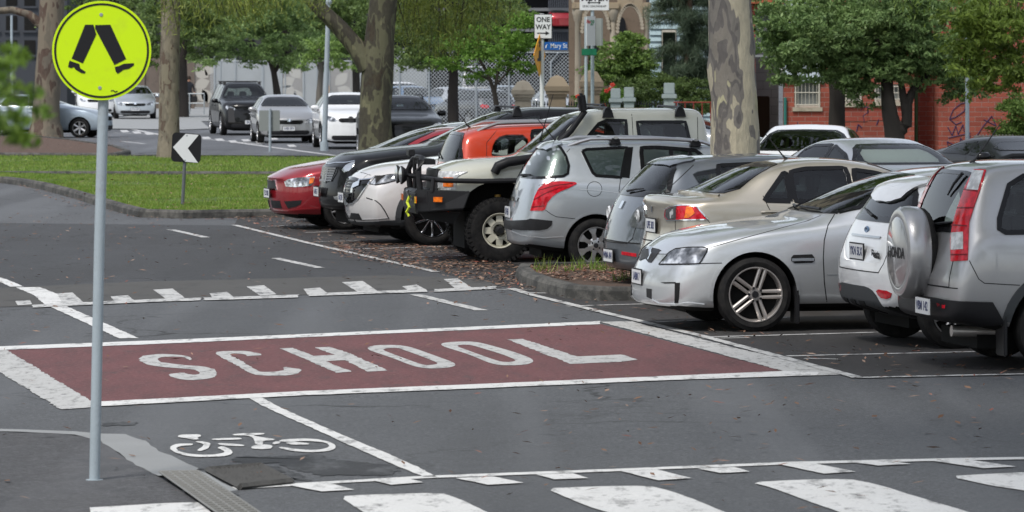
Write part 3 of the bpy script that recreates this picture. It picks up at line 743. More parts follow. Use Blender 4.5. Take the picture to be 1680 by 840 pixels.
    # wheels --------------------------------------------------------------
    def wheels(s, style, rimr, tw=.2, steer=0, mt=ALLOY, mud=False, only=None, inset=.0):
        sp = s.sp; r = sp['r']
        for wx in (sp['fw'], sp['rw_']):
            for sg in (1, -1):
                M = Matrix.Translation((wx-s.L/2, sg*(s.W-.015-inset), r)) @ Matrix.Rotation(R(steer) if wx == sp['fw'] else 0, 4, 'Z') @ Matrix.Scale(sg, 4, (0, 1, 0))
                t = MB().lathe([(-tw, rimr*.95), (-tw, r*.9), (-tw*.96, r*.975), (-tw*.8, r), (-tw*.5, r), (-tw*.2, r), (-tw*.05, r*.975), (.0, r*.9), (.006, (r+rimr)/2), (.0, rimr+.012), (-.012, rimr*.98)], 56)
                k = len(t.v)
                if mud:
                    for i in range(40):
                        a = 2*math.pi*i/40
                        for y0, y1, da in ((-.035, .002, 0), (-.1, -.045, .05), (-.16, -.105, 0), (-tw+.0, -.17, .05)):
                            b = MB().box(-.018, .018, y0, y1, r-.03, r+.012); b.xf(Matrix.Rotation(a+da, 4, 'Y')); t.add(b.v, b.f)
                t.xf(M); tyre = t.build('wheel', TYRE, s.root, True)
                rm = MB(); dish = -.05
                rm.lathe([(-.012, rimr*.99), (.0, rimr*1.0), (.0, rimr*.965), (-.012, rimr*.93), (-tw*.8, rimr*.86)], 48)
                hub_r = rimr*.2
                def spoke(a, w0, w1, y0=-.03, y1=-.012, off=0, r0=.16, r1=.95):
                    b = MB(); q = [(-w0, r0*rimr, y0), (w0, r0*rimr, y0), (w1, r1*rimr, y1), (-w1, r1*rimr, y1)]
                    b.add([(x+off, y, z) for x, z, y in q]+[(x+off, y-.025, z) for x, z, y in q]+[(x*.35+off, y+.012, z) for x, z, y in q],
                          [(8, 9, 10, 11), (0, 1, 9, 8), (1, 2, 10, 9), (2, 3, 11, 10), (3, 0, 8, 11), (0, 4, 5, 1), (1, 5, 6, 2), (2, 6, 7, 3), (3, 7, 4, 0)])
                    b.xf(Matrix.Rotation(a, 4, 'Y')); rm.add(b.v, b.f)
                if style == 'pair5':
                    for i in range(5):
                        a = 2*math.pi*i/5+.3
                        spoke(a, .014, .018, off=.026); spoke(a, .014, .018, off=-.026)
                    rm.lathe([(-.035, 0), (-.022, .0), (-.022, hub_r*1.1), (-.05, hub_r*1.35)], 30)
                elif style == 'cover7':
                    for i in range(7):
                        a = 2*math.pi*i/7+.2; b = MB()
                        q = [(-.028, .1*rimr, -.012), (.028, .1*rimr, -.012), (.022, .62*rimr, -.004), (.055, .99*rimr, -.012), (-.055, .99*rimr, -.012), (-.022, .62*rimr, -.004)]
                        b.add([(x, y, z) for x, z, y in q]+[(x, y-.03, z) for x, z, y in q], [(0, 1, 2, 5), (5, 2, 3, 4), (0, 6, 7, 1), (1, 7, 8, 2), (2, 8, 9, 3), (4, 10, 11, 5), (5, 11, 6, 0)])
                        b.xf(Matrix.Rotation(a, 4, 'Y')); rm.add(b.v, b.f)
                    rm.lathe([(-.008, 0), (-.008, rimr*.3), (-.02, rimr*.42)], 36)
                elif style == 'steel8':
                    rm.lathe([(-.075, 0), (-.075, rimr*.3), (-.04, rimr*.36), (-.03, rimr*.5)], 40)
                    for i in range(8):
                        a = 2*math.pi*i/8; b = MB(); q = [(-.042, .48*rimr, -.03), (.042, .48*rimr, -.03), (.036, .93*rimr, -.04), (-.036, .93*rimr, -.04)]
                        b.add([(x, y, z) for x, z, y in q]+[(x, y-.02, z) for x, z, y in q], [(0, 1, 2, 3), (0, 4, 5, 1), (1, 5, 6, 2), (2, 6, 7, 3), (3, 7, 4, 0)])
                        b.xf(Matrix.Rotation(a, 4, 'Y')); rm.add(b.v, b.f)
                    rm.lathe([(-.03, rimr*.86), (-.045, rimr*.93), (-.02, rimr*.96)], 40)
                else:
                    ns = int(style)
                    for i in range(ns): spoke(2*math.pi*i/ns, .016 if ns > 7 else .03, .014 if ns > 7 else .035)
                    rm.lathe([(-.02, 0), (-.02, hub_r), (-.05, hub_r*1.2)], 24)
                k = len(rm.v); rm.xf(M); rim = rm.build('rim', mt, tyre, True)
                dk = MB().lathe([(-.085, 0), (-.085, rimr*.9)], 32); dk.xf(M); dk.build('rim_backing', UNDER, rim)  # dark backing disc stands in for the shade behind the spokes
                cp = MB()
                if style == 'steel8':
                    cp.lathe([(.05, 0), (.05, .035), (.03, .05), (-.03, .055), (-.075, .06)], 20)
                else: cp.lathe([(-.004, 0), (-.004, .028), (-.02, .032)], 20)
                nb = 4 if style == 'cover7' else 5
                for i in range(nb if style != 'steel8' else 6):
                    a = 2*math.pi*i/nb+.6; rr = rimr*(.24 if style != 'steel8' else .3); b = MB().lathe([(.0, 0), (.0, .011), (-.03, .012)], 8, c=(rr*math.cos(a), -.004 if style != 'steel8' else -.05, rr*math.sin(a))); cp.add(b.v, b.f)
                cp.xf(M); cp.build('hub_cap', TRIM if style in ('pair5', 'steel8', 'cover7') else mt, rim, True)
        # axle / floor shadow body
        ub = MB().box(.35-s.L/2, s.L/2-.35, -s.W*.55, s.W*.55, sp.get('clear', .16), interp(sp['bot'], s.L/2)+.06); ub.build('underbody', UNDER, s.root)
    # standard features -----------------------------------------------------
    def side_windows(s, wins, m=GLASS, top_gap=.1, bot_gap=.045, trim=True, sm=1):
        for wi in wins:
            x0, x1 = wi[0], wi[1]; f0 = wi[2] if len(wi) > 2 else 0; f1 = wi[3] if len(wi) > 3 else 0   # slants of ends at the top
            up = []; lo = []; n = 10
            for i in range(n+1):
                t = i/n; xl = x0+(x1-x0)*t; xu = (x0+f0)+((x1+f1)-(x0+f0))*t
                lo.append((xl, interp(s.sp['belt'], xl)+bot_gap)); 
                zt = min(s.top(xu-s.bow(xu)*.7)-top_gap, s.sp['H']-top_gap)
                up.append((xu, max(zt, lo[-1][1]+.01)))
            poly = lo+up[::-1]
            s.patch('window', poly, m, 'side', .005, .1, smooth=sm)
            if trim: s.ribbon('window_trim', chaikin(poly, 1, .06), .05, GLOSSB, 'side', .008, closed=True)
    def screen(s, mode, zlo, zhi, name, m=GLASS, inset=.075, x=None, trim=True, sm=2, curve=.0):
        x = x if x is not None else (s.L*.5)
        yl, yh = s.side_y(zlo, x)-inset*.6, s.side_y(zhi, x)-inset*1.5
        poly = [(-yl, zlo+curve), (0, zlo), (yl, zlo+curve), (yh, zhi), (0, zhi+.012), (-yh, zhi)]
        s.patch(name, poly, m, mode, .006, .1, smooth=sm, mirror=False)
        if trim: s.ribbon(name+'_surround', chaikin(poly, 1, .06), .055, GLOSSB, mode, .008, closed=True, mirror=False)
    def mirror_(s, x, z, m, size=1.0):
        for sg in (1, -1):
            y = s.side_y(z, x); b = MB()
            b.lathe([(-.1*size, .0), (-.098*size, .05*size), (-.07*size, .082*size), (0, .09*size), (.06*size, .075*size), (.09*size, .035*size), (.095*size, 0)], 18)
            b.xf(Matrix.Translation((x-s.L/2, sg*(y+.14), z)) @ Matrix.Diagonal((.85, 1.15, .82, 1)))
            o = b.build('mirror', m, s.root, True)
            MB().tube([(x-s.L/2+.02, sg*(y-.03), z-.05), (x-s.L/2, sg*(y+.08), z-.05)], .025, 8).build('mirror_arm', TRIM, o)
    def plate(s, mode, z, text, off=.02, wd=.37, h=.125, y=0, dark=False, frame=True):
        p, n = s.ray((y, z), mode); p = p+n*off; sg = -1 if mode == 'front' else 1
        # plate plane faces +-x
        pl = MB().box(-.006, .006, -wd/2, wd/2, -h/2, h/2); pl.xf(Matrix.Translation((p.x+sg*off, p.y, z))); o = pl.build('number_plate', PLATE, s.root)
        if frame: 
            fr = MB().box(*((-.004, .007) if mode == 'front' else (-.007, .004)), -wd/2-.012, wd/2+.012, -h/2-.012, h/2+.012); fr.xf(Matrix.Translation((p.x+sg*off, p.y, z))); fr.build('plate_frame', TRIM, o)
        if mode == 'front': M = Matrix.Translation((p.x+sg*off-.0075, p.y, z)) @ Matrix.Rotation(R(-90), 4, 'Z') @ Matrix.Rotation(R(90), 4, 'X')
        else: M = Matrix.Translation((p.x+sg*off+.0075, p.y, z)) @ Matrix.Rotation(R(90), 4, 'Z') @ Matrix.Rotation(R(90), 4, 'X')
        text_mesh('plate_lettering', text, h*.8, PTXTG if dark else PTXT, o, M, bold=.002, sx=.85)
        return o
    def handles(s, lst, m):
        for (x, z) in lst:
            for sg in (1, -1):
                p, n = s.ray((x, z), 'side'); b = MB().tube([(-.1, 0, 0), (-.07, .03, .004), (0, .036, .006), (.07, .03, .004), (.1, 0, 0)], [.012, .014, .016, .014, .012], 8)
                b.xf(Matrix.Translation((p.x, sg*abs(p.y), p.z)) @ Matrix.Scale(sg, 4, (0, 1, 0))); b.build('door_handle', m, s.root, True)
    def wiper(s, mode, a, b, name='wiper'):
        p, n = s.ray(a, mode); q, n2 = s.ray(b, mode); c, n3 = s.ray(((a[0]+b[0])/2, (a[1]+b[1])/2), mode)
        MB().tube([p+n*.03, c+n3*.03, q+n2*.02], [.014, .011, .007], 6).build(name, TRIM, s.root)
    def arch_lip(s, m, wd=.05, off=.006):
        sp = s.sp; ra = sp.get('ra', sp['r']+.07)
        for wx in (sp['fw'], sp['rw_']):
            pts = [(wx+(ra+wd/2)*math.cos(a), sp['r']+sp.get('azoff', 0)+(ra+wd/2)*math.sin(a)) for a in [R(-8+196*i/24) for i in range(25)]]
            pts = [p for p in pts if p[1] > interp(sp['bot'], p[0])+.04]
            s.ribbon('wheel_arch', pts, wd, m, 'side', off, step=.08)
    def rack(s, xs_, m=TRIM, bar=ALLOY, rails=None, h=.09):
        z0 = s.sp['H']
        for x in xs_:
            yy = s.sp.get('roofw', s.W*.68)-.02; p, n = s.ray((x, yy), 'top')
            def f():
                for sg in (1, -1):
                    MB().prism([(-.07, -.02), (.07, -.02), (.045, h*.7), (.02, h), (-.03, h), (-.05, h*.6)], 1, -.045, .045).xf(Matrix.Translation((p.x, sg*yy, p.z+(.03 if rails else 0)))).build('q', m, s.root, True)
                MB().tube([(p.x, -yy-.08, p.z+h+(.03 if rails else 0)), (p.x, yy+.08, p.z+h+(.03 if rails else 0))], .028, 8, flat=.5).build('q', bar, s.root, True)
            s.merge('roof_bar', f)
    def roof_rail(s, x0, x1, m=CHROME, h=.05):
        yy = s.sp.get('roofw', s.W*.68)-.04
        for sg in (1, -1):
            pts = []; N_ = 14
            for i in range(N_+1):
                t = i/N_; x = x0+(x1-x0)*t; p, n = s.ray((x, yy), 'top'); pts.append((p.x, sg*yy, p.z+h*min(1, t*8, (1-t)*8)-.005))
            MB().tube(pts, .022, 8).build('roof_rail', m, s.root, True)
    def antenna(s, x, y, ln=.35, lean=.5):
        p, n = s.ray((x, y), 'top'); MB().tube([p-Vector((0, 0, .01)), p+Vector((lean*.05, 0, .03)), p+Vector((lean*ln, 0, ln))], [.02, .008, .004], 6).build('antenna', TRIM, s.root)
    def door_seams(s, xs_, zlo=None):
        for q in xs_:
            pts = q if isinstance(q, list) else [(q, interp(s.sp['bot'], q)+.12), (q, s.belt(q)+.04)]
            s.ribbon('door_seam', pts, .007, SEAM, 'side', .0015)
    def simple_front(s, zh, hx=.75, hw=.3, hh=.16, hm=HEAD, grille=(.38, .1, .58), gm=GLOSSB, low=(.6, .1, .32), badge=True, pl='1AB 2CD', pz=.42):
        W = s.wid(0)
        s.patch('headlight', [(W*.98, zh+hh*.6), (W*.98, zh-hh*.25), (W*.98-hw*.6, zh-hh*.5), (W*.98-hw, zh-hh*.35), (W*.98-hw*.8, zh+hh*.2)], hm, 'front', .006, .08, smooth=1)
        g, h, z = grille; s.patch('grille', [(-g, z-h*.5), (g, z-h*.5), (g*1.08, z+h*.5), (-g*1.08, z+h*.5)], gm, 'front', .006, .1, smooth=1, mirror=False)
        g2, h2, z2 = low; s.patch('lower_grille', [(-g2, z2-h2*.5), (g2, z2-h2*.5), (g2*1.04, z2+h2*.5), (-g2*1.04, z2+h2*.5)], TRIM, 'front', .005, .1, smooth=1, mirror=False)
        if pl: s.plate('front', pz, pl)
# ------------------------------------------------------------------ the parked row
def cv(ox, oy, sc, p): return [(ox+x/sc, oy+y/sc) for x, y in p]
q8 = lambda p: cv(980, 220, 2.471, p); q6 = lambda p: cv(1030, 340, 3.817, p); q5 = lambda p: cv(980, 240, 4, p)
q4 = lambda p: cv(820, 200, 3.36, p); qc = lambda p: cv(1450, 230, 2.152, p); qf = lambda p: cv(1360, 280, 2.8, p)
q1 = lambda p: cv(540, 230, 4.42, p); q2 = lambda p: cv(430, 240, 5.6, p); q3 = lambda p: cv(660, 230, 3.818, p)

# silver sedan, nose to the left
def commodore():
    c = Car('parked_sedan', dict(L=4.89, W=.945, H=1.476, r=.338, ra=.385, fw=.90, rw_=3.81, roofw=.6, crown=.05,
        bow=[(0,.2),(.5,.13),(1.2,.1),(2.4,.08),(2.9,0),(4,-.06),(4.7,-.1),(4.89,-.16)], top=[(0,.70),(.06,.76),(.25,.84),(.7,.93),(1.15,.985),(1.38,1.01),(1.5,1.045),(1.9,1.215),(2.3,1.37),(2.65,1.445),(3.1,1.476),(3.55,1.46),(3.9,1.38),(4.3,1.2),(4.5,1.12),(4.8,1.09),(4.89,1.04)],
        belt=[(0,.62),(.3,.77),(.8,.86),(1.6,.945),(2,.97),(4.3,1.02),(4.89,.98)], bot=[(0,.2),(.4,.17),(1.3,.2),(3.3,.2),(4.4,.22),(4.89,.28)],
        nose=[(.15,.12),(.25,.0),(.5,.0),(.62,.08),(.72,.12)]), 'silver sedan parked nose out with paired wheel spokes, beside the white hatchback')
    c.put((.9, -.93), 1240, 182.2, 'F', 11); c.body(SILV)
    c.screen('front', 1.065, 1.39, 'windscreen', x=2.3); c.screen('rear', 1.14, 1.40, 'rear_window')
    c.side_windows([(1.85, 3.02, .45, 0), (3.08, 4.1, 0, -.28)])
    c.patch('headlight', q6([(197,358),(215,335),(262,284),(300,262),(380,253),(470,252),(500,258),(495,278),(462,335),(446,353),(380,357)]), HEAD, 'px', .006, 8)
    c.ribbon('headlight_edge', q6([(197,358),(262,283),(300,262),(380,253),(470,252),(500,258),(495,278),(462,335),(446,353),(380,357),(197,358)]), .01, SEAM, 'px', .009)
    c.patch('grille', q6([(104,262),(112,252),(160,256),(200,265),(203,274),(175,312),(148,348),(130,345),(110,320),(96,290)]), TRIM, 'px', .006, 6)
    c.ribbon('badge', q6([(128,262),(148,262),(150,300),(135,330)]), .035, CHROME, 'px', .02, mirror=False)
    c.patch('lower_grille', q6([(118,508),(150,512),(150,578),(120,572)]), TRIM, 'px', .004, 6)
    c.patch('fog_slot', q6([(295,473),(327,473),(322,560),(316,598),(293,598)]), SEAM, 'px', .004, 6)
    c.patch('fog_slot', q6([(205,470),(300,468),(298,478),(230,478)]), SEAM, 'px', .004, 6)
    c.ribbon('bumper_seam', q6([(448,353),(520,351),(590,350)]), .008, SEAM, 'px', .002)
    c.ribbon('bumper_crease', q6([(120,568),(200,603),(300,607),(380,598),(480,610)]), .02, SILV, 'px', .012)
    c.ribbon('bonnet_seam', q6([(190,293),(240,294),(300,262)])+q8([(448,462),(600,420),(730,385),(850,352),(905,330)]), .007, SEAM, 'px', .0015)
    c.patch('side_vent', q8([(786,500),(795,490),(870,487),(880,500),(882,512),(870,522),(800,524),(786,514)]), SEAM, 'px', .005, 8)
    c.ribbon('vent_blade', q8([(788,510),(830,508),(878,508)]), .025, CHROME, 'px', .012)
    c.ribbon('door_seam', q8([(962,325),(935,370),(920,430),(916,500),(920,600),(930,680)]), .009, SEAM, 'px', .002)
    c.ribbon('body_crease', q8([(930,570),(1000,569),(1040,568)]), .006, SILV2, 'px', .003)
    c.door_seams([3.05]); c.plate('front', .465, '1ABM 7', .004, y=0)
    c.mirror_(2.12, 1.08, SILV, 1.05); c.handles([(2.9, .9), (3.85, .92)], SILV)
    c.wheels('pair5', .25, .22, 0, ALLOYW); c.arch_lip(SILV, .03, .01)
    MB().box(-.02, .02, -.1, .1, -.25, .1).xf(Matrix.Translation((1.29-c.L/2, -.83, .32))).build('mud_flap', TRIM, c.root, bevel=.01)
    c.wiper('front', (-.55, 1.065), (.1, 1.08)); c.wiper('front', (.1, 1.07), (.62, 1.08))
    return c
# white hatchback, tail to the left
def fiesta():
    c = Car('parked_hatchback', dict(L=3.95, W=.86, H=1.48, r=.305, ra=.36, fw=.82, rw_=3.30, roofw=.52, crown=.06,
        top=[(0,.66),(.1,.76),(.5,.9),(.95,1.02),(1.7,1.38),(2.1,1.46),(2.6,1.48),(3.2,1.45),(3.55,1.39),(3.62,1.33),(3.78,1.1),(3.85,1.0),(3.93,.86),(3.95,.72)],
        belt=[(0,.6),(.5,.82),(1.2,.9),(2.5,.98),(3.5,1.06),(3.8,1.0),(3.95,.68)], bot=[(0,.2),(.5,.18),(3.2,.2),(3.6,.24),(3.95,.34)],
        bow=[(0,.28),(.5,.16),(2.4,.08),(2.8,0),(3.4,-.04),(3.95,-.08)], tail=[(.2,.12),(.35,.04),(.6,0),(.75,.03)]), 'white hatchback backed in between the silver sedan and the silver SUV with spare wheel cover')
    c.put((3.30, .85), 1570, 193.8, 'R', 13); c.body(WHITE)
    c.screen('rear', 1.08, 1.34, 'rear_window', x=3.3, inset=.06)
    c.screen('front', 1.05, 1.38, 'windscreen', x=1.4); c.side_windows([(1.35, 2.15, .35, 0), (2.2, 3.1, 0, .1)])
    # spoiler
    c.patch('spoiler', [(3.35,-.50),(3.62,-.47),(3.68,-.2),(3.68,.2),(3.62,.47),(3.35,.50)], WHITE, 'top', .03, .06, smooth=1, mirror=False, skirt=.045)
    V = MB(); V.add([(3.4-c.L/2, .5, 1.42), (3.4-c.L/2, -.5, 1.42), (3.74-c.L/2, -.47, 1.355), (3.80-c.L/2, -.2, 1.365), (3.80-c.L/2, .2, 1.365), (3.74-c.L/2, .47, 1.355),
         (3.4-c.L/2, .5, 1.38), (3.4-c.L/2, -.5, 1.38), (3.72-c.L/2, -.46, 1.32), (3.77-c.L/2, -.2, 1.33), (3.77-c.L/2, .2, 1.33), (3.72-c.L/2, .46, 1.32)],
         [(0,1,2,3,4,5), (11,10,9,8,7,6), (1,7,8,2), (2,8,9,3), (3,9,10,4), (4,10,11,5), (5,11,6,0)])
    c.patch('tail_light', [(3.42,1.06),(3.66,1.03),(3.76,.8),(3.62,.78),(3.5,.88)], LRED, 'side', .008, .08, smooth=1)
    c.ribbon('tailgate_seam', [(-.66,1.0),(-.62,.72),(-.55,.64),(.55,.64),(.62,.72),(.66,1.0)], .009, SEAM, 'rear', .002, mirror=False)
    c.plate('rear', .80, 'YKN 5LX', .012, frame=True); c.ribbon('handle_recess', [(-.4,.93),(.4,.93)], .02, SILV2, 'rear', .01, mirror=False)
    p, n = c.ray((0, .99), 'rear'); MB().lathe([(0, 0), (.012, .03), (0, .045)], 20, 'y').xf(Matrix.Translation((p.x+.004, 0, .985)) @ Matrix.Rotation(R(-90), 4, 'Z') @ Matrix.Diagonal((1.5, 1, .75, 1))).build('badge', BLUE, c.root, True)
    text_mesh('model_lettering', 'Fiesta', .1, TRIM, c.root, Matrix.Translation((c.ray((.44, .79), 'rear')[0].x+.012, .44, .79)) @ Matrix.Rotation(R(90), 4, 'Z') @ Matrix.Rotation(R(90), 4, 'X'), bold=.003)
    c.patch('reflector', [(.48,.50),(.74,.49),(.70,.42),(.54,.43)], LRED, 'rear', .008, .06, smooth=1)
    c.patch('rear_diffuser', [(-.72,.46),(-.5,.51),(.3,.51),(.45,.47),(.56,.36),(.6,.22),(-.72,.22)], TRIMG, 'rear', .008, .08, smooth=1, mirror=False)
    for y in (-.45, -.2, .05): c.patch('diffuser_slot', [(y,.38),(y+.14,.38),(y+.14,.28),(y+.02,.28)], SEAM, 'rear', .014, .1, mirror=False)
    c.wiper('rear', (.05, 1.09), (-.38, 1.15)); c.wheels('10', .21, .19); c.mirror_(1.4, 1.02, WHITE)
    p, n = c.ray((0.5, .35), 'rear')
    return c
# silver SUV with spare wheel on the tailgate
def crv():
    c = Car('parked_suv', dict(L=4.40, W=.89, H=1.66, r=.335, ra=.40, fw=.87, rw_=3.49, roofw=.63, crown=.05,
        top=[(0,.75),(.1,.85),(.6,.98),(1.05,1.08),(1.8,1.5),(2.2,1.62),(2.8,1.66),(3.8,1.65),(4.02,1.62),(4.1,1.57),(4.25,1.25),(4.31,1.05),(4.36,.9),(4.40,.72)],
        belt=[(0,.68),(.6,.9),(1.2,.99),(2.5,1.03),(4.1,1.06),(4.3,1.0),(4.40,.66)], bot=[(0,.26),(.6,.22),(3.6,.24),(4.0,.32),(4.40,.40)],
        wid=[(0,.76),(.4,.86),(1,.89),(3.8,.89),(4.1,.88),(4.40,.84)], bow=[(0,.25),(.6,.12),(2.4,.06),(3,0),(4.1,-.03),(4.4,-.07)]), 'silver SUV with a covered spare wheel on its tailgate, at the right edge')
    c.put((3.49, .87), 1739, 208.7, 'R', 11); c.body(SILV3)
    c.patch('rear_window', [(-.66,1.10),(.66,1.10),(.60,1.52),(.3,1.545),(-.3,1.545),(-.60,1.52)], GLASS, 'rear', .006, .1, smooth=2, mirror=False)
    c.screen('front', 1.12, 1.55, 'windscreen', x=1.5)
    c.side_windows([(1.5, 2.3, .4, 0), (2.36, 3.1, 0, 0)])
    c.patch('window', [(3.2,1.10),(3.18,1.5),(3.3,1.54),(3.72,1.53),(3.85,1.46),(3.96,1.2),(3.97,1.12),(3.92,1.09)], GLASS, 'side', .006, .1, smooth=1)
    c.ribbon('window_trim', [(3.2,1.10),(3.18,1.5),(3.3,1.54),(3.72,1.53),(3.85,1.46),(3.96,1.2),(3.97,1.12),(3.92,1.09)], .04, GLOSSB, 'side', .008, closed=True)
    c.ribbon('window_trim', [(-.66,1.10),(.66,1.10),(.60,1.52),(.3,1.545),(-.3,1.545),(-.60,1.52)], .04, GLOSSB, 'rear', .008, closed=True, mirror=False)
    tl = qc([(240,428),(238,350),(246,300),(263,240),(290,165),(321,105),(362,108),(350,150),(325,220),(302,290),(297,425)])
    c.patch('tail_light', tl, LRED, 'px', .012, 10)
    c.patch('tail_light_lens', qc([(243,328),(283,325),(283,386),(242,388)]), LCLR, 'px', .017, 10)
    c.patch('tail_light_lens', qc([(318,110),(354,112),(334,178),(297,176)]), LCLR, 'px', .017, 10)
    for ln in ([(264,240),(318,240)], [(286,175),(332,182)], [(243,300),(296,304)], [(241,405),(295,405)]): c.ribbon('tail_light_rib', qc(ln), .01, mat('dark_red_rib', (.16, .004, .008), .3), 'px', .016)
    c.ribbon('tailgate_seam', [(-.68,1.1),(-.69,.66),(.69,.66),(.68,1.1)], .01, SEAM, 'rear', .002, mirror=False)
    c.ribbon('bumper_seam', qc([(302,425),(335,490),(355,505),(440,510),(480,512)]), .007, SEAM, 'px', .002)
    c.ribbon('bumper_seam', [(-.8,.655),(0,.66),(.8,.655)], .009, SEAM, 'rear', .002, mirror=False)
    c.patch('bumper_trim', [(-.80,.55),(-.5,.565),(.5,.565),(.80,.55),(.80,.40),(-.80,.40)], TRIM, 'rear', .016, .04, smooth=1, mirror=False)
    c.patch('bumper_trim', [(3.93,.38),(4.04,.55),(4.38,.56),(4.38,.40),(4.1,.36)], TRIM, 'side', .016, .04)
    c.patch('reflector', [(.5,.525),(.66,.52),(.65,.49),(.52,.492)], LRED, 'rear', .016, .1)
    # spare wheel cover
    sp = MB(); sp.lathe([(-.13, .30), (-.13, .34), (-.09, .365), (.0, .372), (.07, .366), (.1, .345), (.112, .30), (.108, .285), (.118, .27), (.122, 0)], 64, 'y')
    Ms = Matrix.Translation((c.L/2+.07, 0.0, .905)) @ Matrix.Diagonal((.85, 1, 1, 1)) @ Matrix.Rotation(R(-90), 4, 'Z'); sp.xf(Ms); so_ = sp.build('spare_wheel_cover', SILV3, c.root, True)
    t = MB().lathe([(-.17, .2), (-.17, .33), (-.14, .355), (-.11, .36), (-.10, .3)], 48, 'y').xf(Ms); t.build('spare_tyre', TYRE, so_, True)
    text_mesh('cover_lettering', 'HONDA', .118, TRIM, so_, Matrix.Translation((c.L/2+.07+.105, 0, .9)) @ Matrix.Rotation(R(90), 4, 'Z') @ Matrix.Rotation(R(90), 4, 'X'), bold=.003, sx=1.05)
    MB().box(c.L/2-.12, c.L/2+.0, -.15, .15, .8, 1.0).build('spare_bracket', TRIM, c.root)
    c.plate('rear', .50, 'VBM 142', .05, y=.42, frame=False)
    c.wheels('5', .215, .21); c.arch_lip(TRIMG, .07, .012); c.mirror_(1.55, 1.1, SILV3)
    MB().tube([(3.9-c.L/2, .45, .29), (4.25-c.L/2, .45, .3)], .045, 14).build('exhaust_pipe', ALLOYW, c.root, True)
    MB().box(-.015, .015, -.11, .11, -.28, .08).xf(Matrix.Translation((3.93-c.L/2, .75, .40))).build('mud_flap', TRIM, c.root, bevel=.01)
    c.antenna(3.95, -.0, .3, -.8); c.wiper('rear', (.1, 1.12), (.5, 1.16)); c.wiper('rear', (.32, 1.53), (.2, 1.36), 'wiper')
    c.roof_rail(2.3, 3.6, TRIM, .06)
    return c
# champagne sedan, tail to the left
def gold():
    c = Car('parked_sedan', dict(L=4.57, W=.88, H=1.49, r=.32, ra=.37, fw=.98, rw_=3.62, roofw=.57, crown=.05,
        top=[(0,.7),(.2,.8),(.8,.94),(1.3,1.03),(1.9,1.3),(2.3,1.44),(2.7,1.49),(3.1,1.485),(3.45,1.42),(3.85,1.24),(4.1,1.13),(4.3,1.12),(4.5,1.14),(4.55,1.12),(4.57,1.0)],
        belt=[(0,.62),(.5,.8),(1.3,.92),(3,1.02),(4.2,1.06),(4.57,.96)], bot=[(0,.2),(.4,.18),(3.6,.2),(4.2,.24),(4.57,.3)],
        bow=[(0,.3),(.5,.16),(1.2,.1),(2.4,.08),(2.8,0),(3.7,-.06),(4.4,-.07),(4.57,-.14)], tail=[(.25,.06),(.5,.0),(.66,.02),(.72,.1),(1.0,.08),(1.1,.0)]),
        'champagne sedan with angular tail lights, backed in behind the nose out silver sedan')
    c.put((4.57, 0), 1056, 166, 'R', 12); c.body(GOLD)
    c.screen('front', 1.07, 1.42, 'windscreen', x=1.9); c.screen('rear', 1.16, 1.42, 'rear_window', x=3.2, inset=.09)
    c.side_windows([(1.62, 2.6, .45, 0), (2.66, 3.25, 0, 0), (3.29, 3.56, 0, -.24)])
    for nm, p, m_ in (('tail_light', [(448,410),(480,395),(530,390),(620,388),(650,395),(690,440),(722,478),(700,481),(462,486),(445,462)], LRED),
        ('tail_light_lens', [(455,415),(480,402),(520,397),(520,478),(470,480),(452,460)], LDK), ('tail_light_lens', [(480,420),(505,408),(505,470),(485,472)], LCLR), ('indicator_lens', [(585,400),(620,398),(640,440),(600,470),(574,470)], LAMB)):
        c.patch(nm, q5(p), m_, 'px', .008 if nm == 'tail_light' else .014, 8)
    c.ribbon('tail_light_edge', q5([(448,410),(480,395),(530,390),(620,388),(650,395),(690,440),(722,478),(700,481),(462,486),(445,462),(448,410)]), .012, CHROME, 'px', .012)
    c.ribbon('boot_seam', q5([(512,485),(512,560)]), .008, SEAM, 'px', .002); c.ribbon('bumper_seam', q5([(722,480),(748,515)]), .007, SEAM, 'px', .002)
    c.ribbon('boot_lip', [(-.7,1.125),(-.4,1.135),(0,1.14),(.4,1.135),(.7,1.125)], .03, GOLD, 'rear', .02, mirror=False)
    c.ribbon('badge', [(-.03,.98),(.03,.98)], .06, CHROME, 'rear', .01, mirror=False)
    c.ribbon('bumper_ledge', [(-.8,.66),(0,.67),(.8,.66)], .012, SEAM, 'rear', .002, mirror=False)
    c.plate('rear', .82, 'UPE 303', .01); c.door_seams([1.6, 2.65]); c.ribbon('door_seam', q8([(672,250),(690,290),(712,330)]), .008, SEAM, 'px', .002)
    c.wheels('10', .22, .2); c.mirror_(1.75, 1.05, GOLD); c.antenna(3.1, 0, .25, .9); c.handles([(2.5, .95), (3.5, .97)], GOLD)
    return c
